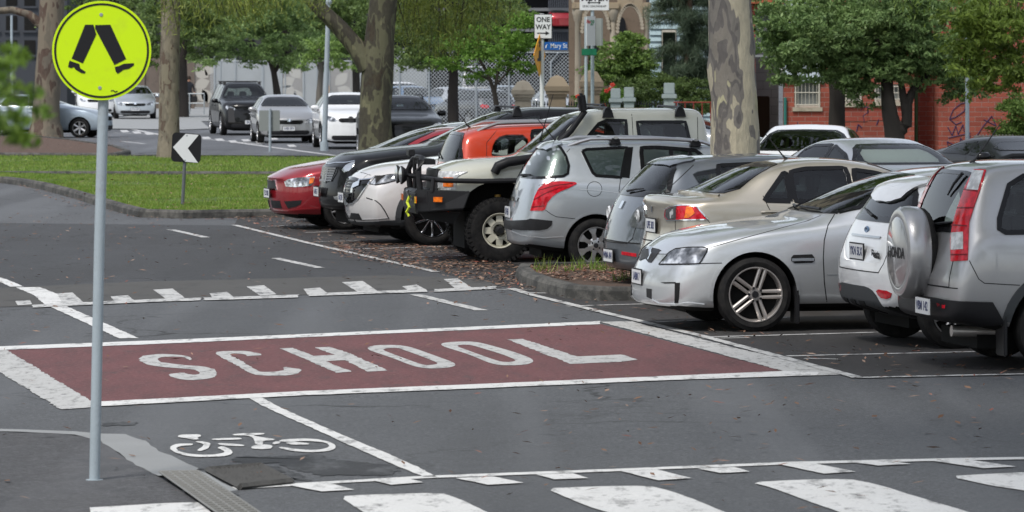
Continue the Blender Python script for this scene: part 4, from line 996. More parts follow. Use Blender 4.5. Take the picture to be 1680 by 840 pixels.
# slate hatchback, tail to the left
def greyh():
    c = Car('parked_hatchback', dict(L=4.2, W=.875, H=1.475, r=.315, ra=.36, fw=.87, rw_=3.45, roofw=.56, crown=.05,
        top=[(0,.68),(.15,.78),(.6,.92),(1.1,1.03),(1.8,1.36),(2.2,1.45),(2.6,1.475),(3.3,1.45),(3.6,1.41),(3.7,1.36),(3.98,1.08),(4.05,1.01),(4.12,.85),(4.17,.62),(4.2,.55)],
        belt=[(0,.62),(.5,.82),(1.2,.92),(3,1.0),(3.9,1.02),(4.1,.8),(4.2,.5)], bot=[(0,.2),(.4,.18),(3.5,.2),(3.9,.22),(4.2,.26)],
        tail=[(.2,.08),(.35,.0),(.5,.0)]), 'slate grey hatchback backed in between the silver wagon and the champagne sedan')
    c.put((4.2, 0), 1000, 156, 'R', 13); c.body(GREY)
    c.screen('front', 1.06, 1.4, 'windscreen', x=1.7); c.screen('rear', 1.05, 1.36, 'rear_window', x=3.4, inset=.05)
    c.side_windows([(1.5, 2.4, .4, 0), (2.46, 3.2, 0, 0)])
    c.patch('window', q5([(625,185),(655,168),(780,145),(955,124),(930,145),(840,190),(690,264),(668,252)]), GLASS, 'px', .006, 10)
    V = MB(); x_ = 3.5-c.L/2; V.add([(x_,.55,1.43),(x_,-.55,1.43),(x_+.27,-.54,1.36),(x_+.30,0,1.375),(x_+.27,.54,1.36),(x_,.55,1.38),(x_,-.55,1.38),(x_+.25,-.53,1.33),(x_+.28,0,1.34),(x_+.25,.53,1.33)],
         [(0,1,2,3,4),(9,8,7,6,5),(1,6,7,2),(2,7,8,3),(3,8,9,4),(4,9,5,0)])
    c.patch('spoiler', [(3.4,-.54),(3.66,-.53),(3.70,0),(3.66,.53),(3.4,.54)], GREY, 'top', .02, .06, smooth=1, mirror=False, skirt=.04)
    c.patch('tail_light', [(.86,.93),(.6,.95),(.46,.9),(.45,.72),(.86,.70)], LDK, 'rear', .008, .07, smooth=1)
    for y, r_ in ((.60, .075), (.78, .06)):
        p, n = c.ray((y, .83), 'rear')
        for sg in (1, -1): MB().lathe([(0, 0), (.012, r_*.4), (.004, r_*.6), (.016, r_*.8), (0, r_)], 24, 'y').xf(Matrix.Translation((p.x+.012, sg*y, .83)) @ Matrix.Rotation(R(-90), 4, 'Z')).build('tail_light_lens', LCLR if y < .7 else LDK, c.root, True)
    c.ribbon('tailgate_seam', [(-.64,1.0),(-.60,.6),(-.5,.545),(.5,.545),(.60,.6),(.64,1.0)], .01, SEAM, 'rear', .002, mirror=False)
    c.ribbon('bumper_ledge', [(-.84,.55),(0,.56),(.84,.55)], .014, SEAM, 'rear', .002, mirror=False)
    c.ribbon('roof_seam', q5([(632,122),(560,190),(480,265),(430,315)]), .008, SEAM, 'px', .002)
    c.patch('reflector', [(.38,.46),(.68,.45),(.68,.415),(.38,.425)], LRED, 'rear', .01, .08)
    c.ribbon('badge', [(-.05,.93),(.05,.93)], .09, CHROME, 'rear', .012, mirror=False)
    c.plate('rear', .40, 'WMA 841', .012); c.door_seams([2.43, 3.25]); c.wheels('5', .2, .2); c.mirror_(1.6, 1.02, GREY)
    c.wiper('rear', (0, 1.06), (.4, 1.1))
    return c
# silver wagon, tail to the left
def peugeot():
    c = Car('parked_wagon', dict(L=4.5, W=.905, H=1.54, r=.316, ra=.365, fw=.87, rw_=3.57, roofw=.59, crown=.055,
        top=[(0,.68),(.15,.8),(.7,.97),(1.1,1.08),(1.8,1.4),(2.2,1.5),(2.8,1.54),(3.6,1.53),(3.95,1.50),(4.08,1.46),(4.26,1.2),(4.36,1.03),(4.42,.85),(4.45,.62),(4.5,.55)],
        belt=[(0,.62),(.5,.84),(1.2,.95),(3,1.0),(4.2,1.04),(4.36,.9),(4.5,.5)], bot=[(0,.2),(.4,.18),(3.5,.2),(4.1,.24),(4.5,.3)],
        tail=[(.2,.1),(.35,.02),(.5,.0)]), 'silver wagon with big swept red tail lights, backed in beside the kerb island')
    c.put((3.57, .89), 978, 142, 'R', 8); c.body(SILV2)
    c.patch('rear_window', q4([(100,300),(130,250),(200,150),(222,113),(290,116),(335,142),(365,190),(380,240),(375,285),(350,300),(230,308),(180,308)]), GLASS, 'px', .006, 8, mirror=False)
    c.screen('front', 1.12, 1.44, 'windscreen', x=1.9)
    c.ribbon('window_trim', q4([(455,162),(480,152),(700,141),(668,306),(532,297),(512,280)]), .035, GLOSSB, 'px', .008, closed=True)
    c.patch('door_pillar', q4([(703,141),(735,139),(715,310),(671,306)]), GLOSSB, 'px', .004, 8)
    c.ribbon('window_trim', q4([(100,300),(130,250),(200,150),(222,113),(290,116),(335,142),(365,190),(380,240),(375,285),(350,300),(230,308),(180,308)]), .03, GLOSSB, 'px', .009, closed=True, mirror=False)
    c.patch('window', q4([(455,162),(480,152),(700,141),(668,306),(532,297),(512,280)]), GLASS, 'px', .006, 10)
    c.side_windows([(1.95, 2.65, .4, 0), (2.05, 2.8, .0, 0)][:1]+[(2.42, 3.0, 0, 0)])
    c.patch('tail_light', q4([(170,490),(195,410),(215,370),(250,336),(330,328),(415,333),(425,342),(380,365),(330,385),(290,412),(262,447),(250,482),(235,490)]), LRED, 'px', .01, 8)
    for ln in ([(210,380),(300,352),(400,340)], [(190,430),(250,395),(330,362)], [(178,470),(245,462)]): c.ribbon('tail_light_rib', q4(ln), .008, mat('dark_red_rib', (.16, .004, .008), .3), 'px', .013)
    c.patch('bumper_trim', q4([(20,540),(60,545),(150,540),(170,533),(290,545),(285,570),(260,590),(220,598),(120,597),(22,585)]), TRIM, 'px', .01, 8)
    c.ribbon('bumper_seam', q4([(252,486),(282,508),(312,523),(415,534)]), .007, SEAM, 'px', .002)
    c.ribbon('bumper_crease', q4([(30,590),(120,625),(240,640),(360,632)]), .012, SILV, 'px', .004)
    c.ribbon('fuel_flap', [(820+(522+41*math.cos(t*.35))/3.36, 200+(370+41*math.sin(t*.35))/3.36) for t in range(19)], .006, SEAM, 'px', .002, mirror=False)
    c.ribbon('tailgate_seam', q4([(310,308),(300,325),(215,350)]), .007, SEAM, 'px', .002)
    c.ribbon('roof_seam', q4([(375,100),(390,125),(385,150),(368,168)]), .007, SEAM, 'px', .002)
    c.ribbon('door_seam', q4([(705,150),(690,210),(665,320),(657,380),(665,410)]), .008, SEAM, 'px', .002)
    c.ribbon('body_crease', q4([(440,372),(560,380),(660,392)]), .008, SILV, 'px', .004)
    c.ribbon('tailgate_handle', [(-.3,.83),(.3,.83)], .05, CHROME, 'rear', .012, mirror=False)
    c.ribbon('badge', [(-.04,.99),(.04,.99)], .1, CHROME, 'rear', .012, mirror=False)
    c.plate('rear', .68, 'DF 4E3', .012, frame=False); c.door_seams([1.5, 2.4])
    c.wheels('cover7', .215, .2, mt=ALLOY); c.arch_lip(SILV2, .025, .008); c.mirror_(1.75, 1.05, SILV2)
    c.roof_rail(2.0, 3.85, ALLOY, .06); c.rack([2.35, 3.3], bar=ALLOY, rails=1, h=.05); c.antenna(3.88, .0, .3, .9); c.wiper('rear', (.05, 1.1), (.5, 1.12))
    c.patch('spoiler', [(3.9,-.55),(4.07,-.5),(4.1,0),(4.07,.5),(3.9,.55)], SILV2, 'top', .025, .1, smooth=1, mirror=False, skirt=.04)
    return c
# pearl white SUV, nose to the left
def cx9():
    c = Car('parked_suv', dict(L=5.07, W=.975, H=1.74, r=.375, ra=.42, fw=1.0, rw_=3.93, roofw=.66, crown=.06,
        top=[(0,.84),(.08,.96),(.4,1.06),(1,1.14),(1.5,1.19),(1.75,1.24),(2.5,1.58),(2.8,1.68),(3.3,1.74),(4.2,1.72),(4.6,1.65),(4.9,1.25),(5.03,.95),(5.07,.8)],
        belt=[(0,.74),(.4,.94),(1,1.03),(2,1.1),(4,1.16),(4.8,1.18),(5.07,.72)], bot=[(0,.26),(.4,.22),(4.4,.24),(5.07,.4)],
        nose=[(.2,.16),(.35,.02),(.6,.0),(.75,.02),(.9,.08)]), 'pearl white SUV with a large chrome framed grille, nose out beside the off-roader')
    c.put((1.0, -.96), 710, 123.6, 'F', 13); c.body(PEARL)
    c.screen('front', 1.27, 1.62, 'windscreen', x=2.4); c.side_windows([(2.2, 3.2, .45, 0), (3.26, 4.6, 0, -.2)])
    c.patch('headlight', q1([(295,318),(310,295),(340,266),(440,251),(560,240),(545,262),(490,290),(400,315),(340,325)]), HEAD, 'px', .007, 5)
    c.ribbon('headlight_edge', q1([(295,318),(340,266),(440,251),(560,240),(490,290),(400,315),(340,325),(295,318)]), .012, SEAM, 'px', .009)
    c.patch('grille', q1([(84,262),(185,268),(216,290),(304,284),(290,305),(245,372),(210,420),(170,455),(128,470),(95,430),(82,300)]), GLOSSB, 'px', .007, 6)
    for i in range(6):
        y = 298+i*22; c.ribbon('grille_bar', q1([(118, y), (150, y-3), (205-i*6, y+2)]), .022, TRIMG, 'px', .014)
    c.ribbon('grille_chrome', q1([(90,285),(98,340),(108,400),(118,435),(130,462)]), .075, CHROME, 'px', .02)
    c.ribbon('grille_chrome', q1([(128,468),(172,458),(212,425),(250,368),(300,300)]), .014, CHROME, 'px', .016)
    c.ribbon('grille_chrome', q1([(216,290),(300,283),(330,272)]), .02, CHROME, 'px', .016)
    c.patch('lower_cladding', q1([(100,575),(180,592),(300,592),(440,582),(548,578),(550,640),(420,648),(300,642),(125,618)]), TRIMG, 'px', .012, 8)
    c.ribbon('bumper_trim', q1([(235,578),(350,574),(425,566)]), .012, CHROME, 'px', .01)
    c.ribbon('fog_crease', q1([(270,418),(340,440),(375,470),(405,515),(435,572)]), .014, SEAM, 'px', .004)
    c.patch('lower_grille', q1([(148,570),(162,527),(215,532),(240,578)]), TRIM, 'px', .008, 6)
    c.ribbon('bonnet_seam', q1([(80,235),(180,225),(260,240),(330,265)]), .009, SEAM, 'px', .002)
    c.plate('front', .62, 'ALQ 5E', .04, wd=.37); c.door_seams([2.0, 3.2])
    c.wheels('10', .26, .24, 0, CHROME); c.arch_lip(TRIMG, .075, .012); c.mirror_(2.15, 1.2, PEARL, 1.1)
    return c
# deep red sedan, nose to the left
def redl():
    c = Car('parked_sedan', dict(L=4.57, W=.88, H=1.49, r=.322, ra=.37, fw=.98, rw_=3.62, roofw=.57, crown=.05,
        top=[(0,.76),(.06,.82),(.3,.9),(.8,.99),(1.3,1.05),(1.45,1.08),(1.95,1.3),(2.35,1.44),(2.7,1.49),(3.1,1.485),(3.45,1.42),(4.0,1.16),(4.5,1.13),(4.57,1.0)],
        belt=[(0,.68),(.3,.8),(.8,.9),(1.3,.95),(3,1.02),(4.57,.96)], bot=[(0,.2),(.4,.18),(3.6,.2),(4.57,.3)],
        nose=[(.15,.16),(.25,.06),(.4,.0),(.7,.02),(.8,.0)]), 'deep red sedan parked nose out, first full car face from the left of the row')
    c.put((.98, -.87), 568, 113, 'F', 15); c.body(RED)
    c.screen('front', 1.09, 1.42, 'windscreen', x=1.9); c.side_windows([(1.72, 2.65, .45, 0), (2.7, 3.7, 0, -.2)])
    c.patch('headlight', q2([(205,325),(240,305),(320,291),(400,283),(485,280),(480,310),(450,360),(380,370),(300,375),(220,368)]), HEAD, 'px', .007, 5)
    c.patch('indicator_lens', q2([(440,290),(482,288),(468,335),(430,348)]), LAMB, 'px', .013, 5)
    c.patch('grille', q2([(60,318),(118,316),(136,388),(60,385)]), TRIM, 'px', .006, 5); c.patch('lower_grille', q2([(84,497),(165,500),(182,572),(96,562)]), TRIM, 'px', .006, 5)
    c.patch('fog_slot', q2([(203,505),(365,495),(355,530),(310,555),(240,570),(225,545)]), TRIM, 'px', .006, 5)
    c.ribbon('grille_edge', q2([(60,312),(120,310),(140,395),(60,392)]), .012, CHROME, 'px', .01)
    c.ribbon('bumper_seam', q2([(485,365),(520,362)]), .008, SEAM, 'px', .002)
    c.ribbon('bumper_crease', q2([(110,580),(240,592),(400,575),(520,572)]), .02, RED, 'px', .01)
    c.plate('front', .52, 'TLS 902', .02); c.wheels('10', .23, .2); c.mirror_(1.85, 1.06, RED); c.handles([(2.5, .95)], RED)
    return c
# black SUV, nose to the left
def blk():
    c = Car('parked_suv', dict(L=4.95, W=.95, H=1.80, r=.39, ra=.44, fw=.92, rw_=3.75, roofw=.66, crown=.06, 
        top=[(0,.98),(.06,1.06),(.3,1.14),(1,1.23),(1.5,1.27),(1.65,1.3),(2.3,1.62),(2.6,1.73),(3,1.80),(4.2,1.79),(4.7,1.7),(4.9,1.2),(4.95,.9)],
        belt=[(0,.86),(.3,1.04),(1,1.13),(3,1.17),(4.8,1.17),(4.95,.85)], bot=[(0,.34),(.4,.3),(4.4,.3),(4.95,.45)],
        nose=[(.3,.16),(.4,.02),(.6,.0),(.75,.05),(1.0,.1)]), 'black SUV nose out between the deep red sedan and the pearl white SUV')
    c.put((0, 0), 522, 115.5, 'F', 13); c.body(BLACK)
    c.screen('front', 1.32, 1.70, 'windscreen', x=2.3); c.side_windows([(2.0, 3.1, .45, 0), (3.16, 4.5, 0, -.2)])
    c.patch('headlight', q2([(735,215),(770,175),(815,152),(852,143),(838,185),(800,225),(755,243)]), LREF, 'px', .008, 5)
    c.patch('grille', q2([(524,250),(545,215),(580,180),(700,190),(692,240),(650,310),(600,330),(520,330)]), GLOSSB, 'px', .008, 6)
    for i in range(6): c.ribbon('grille_bar', q2([(545-i*3, 205+i*22), (600, 200+i*23), (685-i*8, 205+i*22)]), .022, mat('grille_grey', (.2, .2, .21), .3, .7), 'px', .018)
    c.ribbon('badge', q2([(538,222),(550,262),(545,290)]), .04, CHROME, 'px', .02, mirror=False)
    c.patch('lower_grille', q2([(500,370),(600,385),(590,432),(500,424)]), TRIM, 'px', .006, 6)
    c.patch('fog_light', q2([(662,462),(715,452),(712,480),(690,495),(668,485)]), LREF, 'px', .01, 5)
    c.plate('front', .60, 'AHD 7', .03); c.wheels('6', .24, .24); c.rack([2.75, 4.0], bar=TRIM, h=.11)
    c.ribbon('bonnet_edge', q2([(600,165),(680,150),(760,150),(852,135)]), .02, CHROME, 'px', .006); c.mirror_(2.0, 1.3, BLACK, 1.1)
    return c
# orange SUV, tail to the left
def orange():
    c = Car('parked_suv', dict(L=4.3, W=.89, H=1.66, r=.34, ra=.39, fw=.85, rw_=3.5, roofw=.61, crown=.06,
        top=[(0,.8),(.1,.9),(.6,1.0),(1.05,1.1),(1.8,1.5),(2.2,1.62),(2.8,1.66),(3.6,1.63),(3.95,1.57),(4.05,1.5),(4.15,1.28),(4.22,1.12),(4.26,.95),(4.3,.8)],
        belt=[(0,.7),(.6,.9),(1.2,1.0),(2.5,1.05),(3.4,1.1),(4.1,1.14),(4.2,1.05),(4.3,.72)], bot=[(0,.26),(.6,.22),(3.6,.24),(4.3,.40)]), 'orange SUV backed in behind the off-roader, with silver roof rails')
    c.put((4.3, 0), 709, 126, 'R', 10); c.body(ORANGE)
    c.screen('rear', 1.17, 1.5, 'rear_window', x=3.9, inset=.08); c.screen('front', 1.15, 1.55, 'windscreen', x=1.5)
    c.side_windows([(1.5, 2.3, .4, 0), (2.36, 3.1, 0, 0)]); c.patch('window', [(3.16,1.14),(3.16,1.5),(3.5,1.5),(3.62,1.4),(3.66,1.22),(3.6,1.14)], GLASS, 'side', .006, .1, smooth=1)
    c.patch('tail_light', [(.88,1.12),(.6,1.1),(.55,.98),(.88,.95)], LRED, 'rear', .008, .08, smooth=1); c.plate('rear', .85, 'DX 08', .01)
    c.wheels('5', .22, .2); c.roof_rail(2.0, 3.8, ALLOY, .06); c.mirror_(1.6, 1.1, ORANGE); c.antenna(3.8, 0, .3, .8); c.wiper('rear', (0, 1.18), (-.4, 1.24))
    c.door_seams([[(3.72, 1.15), (3.70, 1.4), (3.55, 1.56)], 2.33]); return c
# silver hatch at the far end, nose to the left
def farhatch():
    c = Car('parked_hatchback', dict(L=4.4, W=.89, H=1.54, r=.32, ra=.37, fw=.9, rw_=3.5, roofw=.58, crown=.05,
        top=[(0,.74),(.1,.84),(.6,.97),(1.0,1.05),(1.2,1.1),(2.0,1.42),(2.4,1.5),(2.9,1.54),(3.7,1.5),(4.0,1.4),(4.3,1.0),(4.4,.8)],
        belt=[(0,.66),(.6,.86),(1.2,.95),(4.1,1.05),(4.4,.76)], bot=[(0,.2),(.4,.18),(4.4,.3)]), 'silver hatchback at the far left end of the row, mostly behind the deep red sedan')
    c.put((0, 0), 478, 107.5, 'F', 12); c.body(SILV2); c.screen('front', 1.12, 1.46, 'windscreen', x=2); c.side_windows([(1.6, 2.6, .5, 0), (2.65, 3.8, 0, -.3)])
    c.simple_front(.72, pl=None); c.wheels('5', .22, .2); c.mirror_(1.7, 1.05, SILV2); return c
# off-roader with bull bar and snorkel
def offroad():
    c = Car('parked_offroader', dict(L=4.75, W=.87, H=1.87, r=.39, ra=.55, azoff=.05, fw=.72, rw_=3.75, roofw=.66, crown=.035, g0=.2,
        top=[(0,1.12),(.06,1.2),(.3,1.24),(1.0,1.29),(1.15,1.31),(1.55,1.66),(1.75,1.82),(2.1,1.87),(3.2,1.87),(3.32,1.85),(3.36,1.7),(3.40,1.2),(3.5,1.1),(4.7,1.1),(4.75,1.05)],
        belt=[(0,1.04),(.3,1.1),(1.0,1.16),(1.3,1.18),(3.3,1.2),(3.5,1.02),(4.75,1.0)], bot=[(0,.72),(.3,.66),(.95,.6),(1.2,.52),(4.7,.6)],
        wid=[(0,.80),(.2,.84),(.6,.86),(4.7,.86),(4.75,.8)], bow=[(0,.05),(.6,.03),(1.2,.04),(3,0),(4.75,0)]), 'cream white off-roader with black bull bar, snorkel and big mud tyres')
    c.put((.72, -.86), 819, 135, 'F', 9); c.body(CREAM)
    c.screen('front', 1.34, 1.76, 'windscreen', x=2, inset=.05)
    c.patch('window', [(1.62,1.24),(1.66,1.33),(1.98,1.68),(2.08,1.72),(2.32,1.72),(2.32,1.24)], GLASS, 'side', .006, .1, smooth=1)
    c.patch('window', [(2.5,1.24),(2.46,1.70),(3.06,1.70),(3.14,1.27),(3.1,1.24)], GLASS, 'side', .006, .1, smooth=1)
    c.ribbon('window_trim', [(1.62,1.24),(1.66,1.33),(1.98,1.68),(2.08,1.72),(2.32,1.72),(2.32,1.24)], .04, GLOSSB, 'side', .008, closed=True)
    c.ribbon('window_trim', [(2.5,1.24),(2.46,1.70),(3.06,1.70),(3.14,1.27),(3.1,1.24)], .04, GLOSSB, 'side', .008, closed=True)
    c.door_seams([[(2.40,1.8),(2.40,.65)], [(3.22,1.8),(3.18,.9)], [(1.5,1.25),(1.45,.65)]])
    h = c.L/2; fy = .87
    # headlight and indicator block
    c.patch('headlight', [(.80,1.10),(.52,1.10),(.52,.9),(.80,.9)], LCLR, 'front', .012, .1)
    c.patch('headlight', [(.0,1.09),(.2,1.09),(.2,.88),(.0,.88)], LCLR, 'side', .012, .08)
    c.patch('indicator_lens', [(.07,1.03),(.17,1.03),(.17,.92),(.07,.92)], LAMB, 'side', .02, .08)
    c.patch('grille', [(-.5,1.12),(.5,1.12),(.5,.84),(-.5,.84)], TRIM, 'front', .012, .1, mirror=False)
    # bull bar
    bb = empty('bull_bar'); bb.parent = c.root
    o = MB(); X0 = -.27-h
    o.prism([(-.02-h, .62), (X0+.02, .58), (X0, .66), (X0, .84), (X0+.04, .88), (-.02-h, .88)], 1, -.55, .55)
    for sg in (1, -1): 
        a = [(X0+.05, sg*.5, .6), (X0, sg*.5, .86), (.34-h, sg*.95, .86), (.38-h, sg*.95, .68), (.15-h, sg*.92, .56)]
        # wing: swept corner
        v = [(X0, sg*.50, .60), (X0, sg*.50, .88), (X0+.12, sg*.78, .88), (X0+.14, sg*.78, .62), (.36-h, sg*.93, .87), (.28-h, sg*.93, .66), (.36-h, sg*.7, .87), (.28-h, sg*.7, .62)]
        o.add(v, [(0, 1, 2, 3), (3, 2, 4, 5), (1, 6, 4, 2), (0, 3, 5, 7), (5, 4, 6, 7), (0, 7, 6, 1)])
    b0 = o.build('bumper', TRIM, bb, bevel=.012)
    o = MB()
    for sg in (1, -1):
        o.tube([(X0+.08, sg*.46, .84), (X0+.05, sg*.44, 1.1), (X0+.1, sg*.40, 1.22), (X0+.12, sg*.3, 1.26), (X0+.12, 0, 1.26)], .038, 10)
        o.tube([(X0+.1, sg*.44, 1.02), (X0+.14, sg*.7, 1.02), (X0+.3, sg*.86, 1.0), (.5-h, sg*.9, .99), (1.05-h, sg*.92, 1.0)], .032, 10)
        o.tube([(X0+.18, sg*.78, .86), (X0+.2, sg*.78, 1.03)], .03, 8)
        o.tube([(X0-.1, sg*.2, 1.05), (X0+.1, sg*.2, 1.03)], .02, 8); o.tube([(X0+.1, sg*.22, .86), (X0+.1, sg*.22, 1.26)], .025, 8)
    o.build('bull_bar_hoop', TRIM, bb, True)
    for sg in (1, -1):
        for k, yy in enumerate((.14,)):
            l = MB().lathe([(-.06, .0), (-.06, .07), (-.01, .112), (.01, .112), (.012, .1)], 28, 'y').xf(Matrix.Translation((X0-.12, sg*.2, 1.05)) @ Matrix.Rotation(R(90), 4, 'Z')); ob = l.build('spot_light', TRIM, c.root, True)
            MB().lathe([(.012, .102), (.03, .05), (.036, 0)], 28, 'y').xf(Matrix.Translation((X0-.12, sg*.2, 1.05)) @ Matrix.Rotation(R(90), 4, 'Z')).build('spot_light_lens', LREF, ob, True)
        MB().box(X0-.01, X0+.0, sg*.62-.07, sg*.62+.07, .72, .8).xf(Matrix.Rotation(0, 4, 'Z')).build('indicator_lens', LAMB, c.root)
        q = MB().box(-.055, .055, -.012, .012, -.03, .03).xf(Matrix.Translation((X0+.24, sg*.857, .77)) @ Matrix.Rotation(R(sg*24), 4, 'Z')); q.build('indicator_lens', LAMB, c.root)
    MB().box(X0-.02, X0+.06, -.12, .12, 1.28, 1.36).build('light_bar', TRIM, c.root, bevel=.01)
    o = MB()
    for i in range(7): o.tube([(X0+.12+i*.022, -.36, 1.24-i*.0), (X0+.10+i*.022, .3, 1.24)], .014, 6)
    for i in range(6): o.box(X0+.1+.0, X0+.28, -.36+i*.11, -.30+i*.11, 1.18, 1.24)
    o.build('winch_cable', TRIM, c.root)
    MB().tube([(X0-.02, -.34, .74), (X0-.06, -.34, .86), (X0-.06, -.26, .86), (X0-.02, -.26, .74)], .016, 8).build('shackle', ALLOY, c.root, True)
    rp = mat('strap_yellow', (.6, .7, .05), .7)
    MB().tube([(X0-.03, -.3, .8), (X0-.06, -.28, .72), (X0-.04, -.33, .66), (X0-.07, -.29, .6), (X0-.04, -.31, .55)], .018, 6).build('tow_strap', rp, c.root, True)
    for sg in (1, -1): MB().prism([(X0+.05, .62), (X0+.12, .52), (.2-h, .46), (.3-h, .6)], 1, sg*.5-.02, sg*.5+.02).build('bar_plate', TRIM, c.root)
    # snorkel on the near side (the driver's right)
    s_ = MB().tube([(.66-h, -.87, 1.09), (.70-h, -.885, 1.17), (.82-h, -.89, 1.22), (1.1-h, -.87, 1.26), (1.34-h, -.83, 1.33), (1.62-h, -.78, 1.6), (1.80-h, -.74, 1.84)], [.055, .06, .06, .055, .04, .038, .038], 12)
    s_.build('snorkel', TRIM, c.root, True)
    MB().box(-.06, .03, -.07, .07, -.12, .13).xf(Matrix.Translation((1.78-h, -.74, 1.93)) @ Matrix.Rotation(R(-8), 4, 'Y')).build('snorkel_head', TRIM, c.root, bevel=.03)
    c.wheels('steel8', .215, .24, 0, STEELW, mud=True, inset=-.06)
    for wx in (3.75,):
        for sg in (1, -1):
            fl = MB(); pts = [(wx-h+.53*math.cos(a), sg*.90, .44+.53*math.sin(a)) for a in [R(10+165*i/14) for i in range(15)]]; fl.tube(pts, .04, 8); fl.build('wheel_flare', TRIM, c.root, True)
    ax = MB().tube([(.72-h, -.8, .38), (.72-h, .8, .38)], .07, 10); ax.tube([(.5-h, -.4, .5), (1.6-h, -.4, .5)], .05, 8); ax.build('axle', UNDER, c.root)
    MB().tube([(.74-h, -.62, .5), (.74-h, -.62, .82)], .04, 12).build('shock_absorber', mat('shock_yellow', (.4, .24, .06), .5), c.root, True)
    c.rack([2.1, 3.0], bar=TRIM, h=.1); c.mirror_(1.55, 1.32, TRIM, 1.2); c.handles([(2.25, 1.1), (3.1, 1.1)], TRIM)
    # low tray cover behind the cab
    MB().box(3.46-h, 4.75-h, -.85, .85, 1.1, 1.22).build('tray_cover', TRIM, c.root, bevel=.03)
    c.antenna(1.3, -.3, .6, .3)
    return c
for f in (farhatch, redl, blk, cx9, orange, offroad, peugeot, greyh, gold, commodore, fiesta, crv): f()
# ------------------------------------------------------------------ foliage
NR = np.random.RandomState(7)
def leaf_mat(name, cols, rough=.55, trans=.25):
    m = mat(name, cols[0], rough, spec=.4); b = m.node_tree.nodes['Principled BSDF']; g = N(m, 'ShaderNodeNewGeometry')
    c = ramp(m, g.outputs['Random Per Island'], [(i/(len(cols)-1), q) for i, q in enumerate(cols)])
    n = noise(m, g.outputs['Position'], 1.1, 3); c = mixc(m, ramp(m, n, [(.4, 0), (.7, .5)]), c, [min(1, q*1.5) for q in cols[-1]])
    L(m, c, BC(m)); t = N(m, 'ShaderNodeBsdfTranslucent'); L(m, c, t.inputs['Color'])
    mx = N(m, 'ShaderNodeMixShader'); mx.inputs[0].default_value = trans; o = m.node_tree.nodes['Material Output']
    L(m, b.outputs[0], mx.inputs[1]); L(m, t.outputs[0], mx.inputs[2]); L(m, mx.outputs[0], o.inputs['Surface']); return m
LF_DARK = leaf_mat('dark_leaf', [(.045, .08, .02), (.08, .13, .032), (.13, .19, .05)])
LF_MID = leaf_mat('mid_leaf', [(.06, .12, .024), (.11, .19, .04), (.18, .27, .06)])
LF_ELM = leaf_mat('elm_leaf', [(.07, .13, .04), (.12, .2, .06), (.2, .29, .1)])
LF_LIME = leaf_mat('lime_leaf', [(.06, .14, .02), (.12, .24, .03), (.17, .3, .05)], trans=.35)
LF_GUM = leaf_mat('gum_leaf', [(.06, .1, .02), (.12, .16, .03), (.24, .27, .05)], trans=.3)
LF_PINE = leaf_mat('needle', [(.05, .08, .045), (.08, .12, .07), (.11, .15, .09)], trans=.15)
LF_RIGHT = leaf_mat('olive_leaf', [(.07, .12, .015), (.13, .2, .03), (.22, .3, .05)], trans=.3)
LF_FORE = leaf_mat('fresh_leaf', [(.07, .14, .015), (.13, .23, .03), (.2, .3, .05)], trans=.4)
def leaves(cen, siz, n, l, wd, droop=0.0, dirs=None):
    """cen (k,3) cluster centres; siz (k,3); n leaves each -> (k*n*4,3) quads"""
    k = len(cen); c = np.repeat(cen, n, 0); s = np.repeat(siz, n, 0)
    p = c+NR.normal(0, .45, (k*n, 3))*s
    d = NR.normal(0, 1, (k*n, 3)); d[:, 2] -= droop*2.5; d /= np.linalg.norm(d, axis=1)[:, None]
    u = NR.normal(0, 1, (k*n, 3)); u[:, 2] *= (.4 if droop < .3 else 1); sd = np.cross(d, u); sd /= np.linalg.norm(sd, axis=1)[:, None]+1e-9
    ll = l*NR.uniform(.6, 1.25, (k*n, 1)); ww = wd*NR.uniform(.7, 1.2, (k*n, 1))
    a = p-d*ll*.5; e = p+d*ll*.5; m1 = p+sd*ww*.5; m2 = p-sd*ww*.5
    return np.stack([a, m1, e, m2], 1).reshape(-1, 3)
def blob_clusters(c, r, n, hollow=.35, flat=(1, 1, 1)):
    v = NR.normal(0, 1, (n, 3)); v /= np.linalg.norm(v, axis=1)[:, None]; q = NR.uniform(hollow, 1, (n, 1))**.6
    return np.array(c)+v*q*np.array(r)
def bark_mat(name, cols, sc=2.2, seed=0, stretch=.45, dist=1.0):
    m = mat(name, cols[0], .85, spec=.2); v = mapv(m, objc(m), (1, 1, stretch))
    n0 = noise(m, v, sc*1.2, 3, .5, 'Color'); vm = N(m, 'ShaderNodeVectorMath', operation='MULTIPLY_ADD'); L(m, n0, vm.inputs[0]); vm.inputs[1].default_value = (dist, dist, dist); L(m, v, vm.inputs[2])
    n1 = noise(m, vm.outputs[0], sc, 2, .45); n2 = noise(m, v, sc*2.3, 3, .5); n3 = noise(m, v, sc*9, 4, .6)
    c = ramp(m, n1, [(0, cols[0]), (.45, cols[0]), (.46, cols[1]), (.53, cols[1]), (.54, cols[2]), (.61, cols[2]), (.62, cols[3])], 'LINEAR')
    vo = N(m, 'ShaderNodeTexVoronoi'); vo.inputs['Scale'].default_value = sc*1.6; L(m, vm.outputs[0], vo.inputs['Vector'])
    c = mixc(m, ramp(m, vo.outputs['Distance'], [(.16, 1), (.2, 0)]), c, cols[4]); c = mixc(m, ramp(m, n3, [(.3, .35), (.65, 0)]), c, cols[1])
    L(m, c, BC(m)); bump(m, n3, .02); return m
BK_GIANT = bark_mat('plane_bark', [(.5, .45, .33), (.2, .185, .165), (.13, .12, .115), (.23, .21, .18), (.46, .43, .28)], 2.4, stretch=.35)
BK_MID = bark_mat('gum_bark', [(.06, .053, .043), (.12, .115, .075), (.05, .044, .037), (.045, .033, .027), (.17, .16, .1)], 1.8)
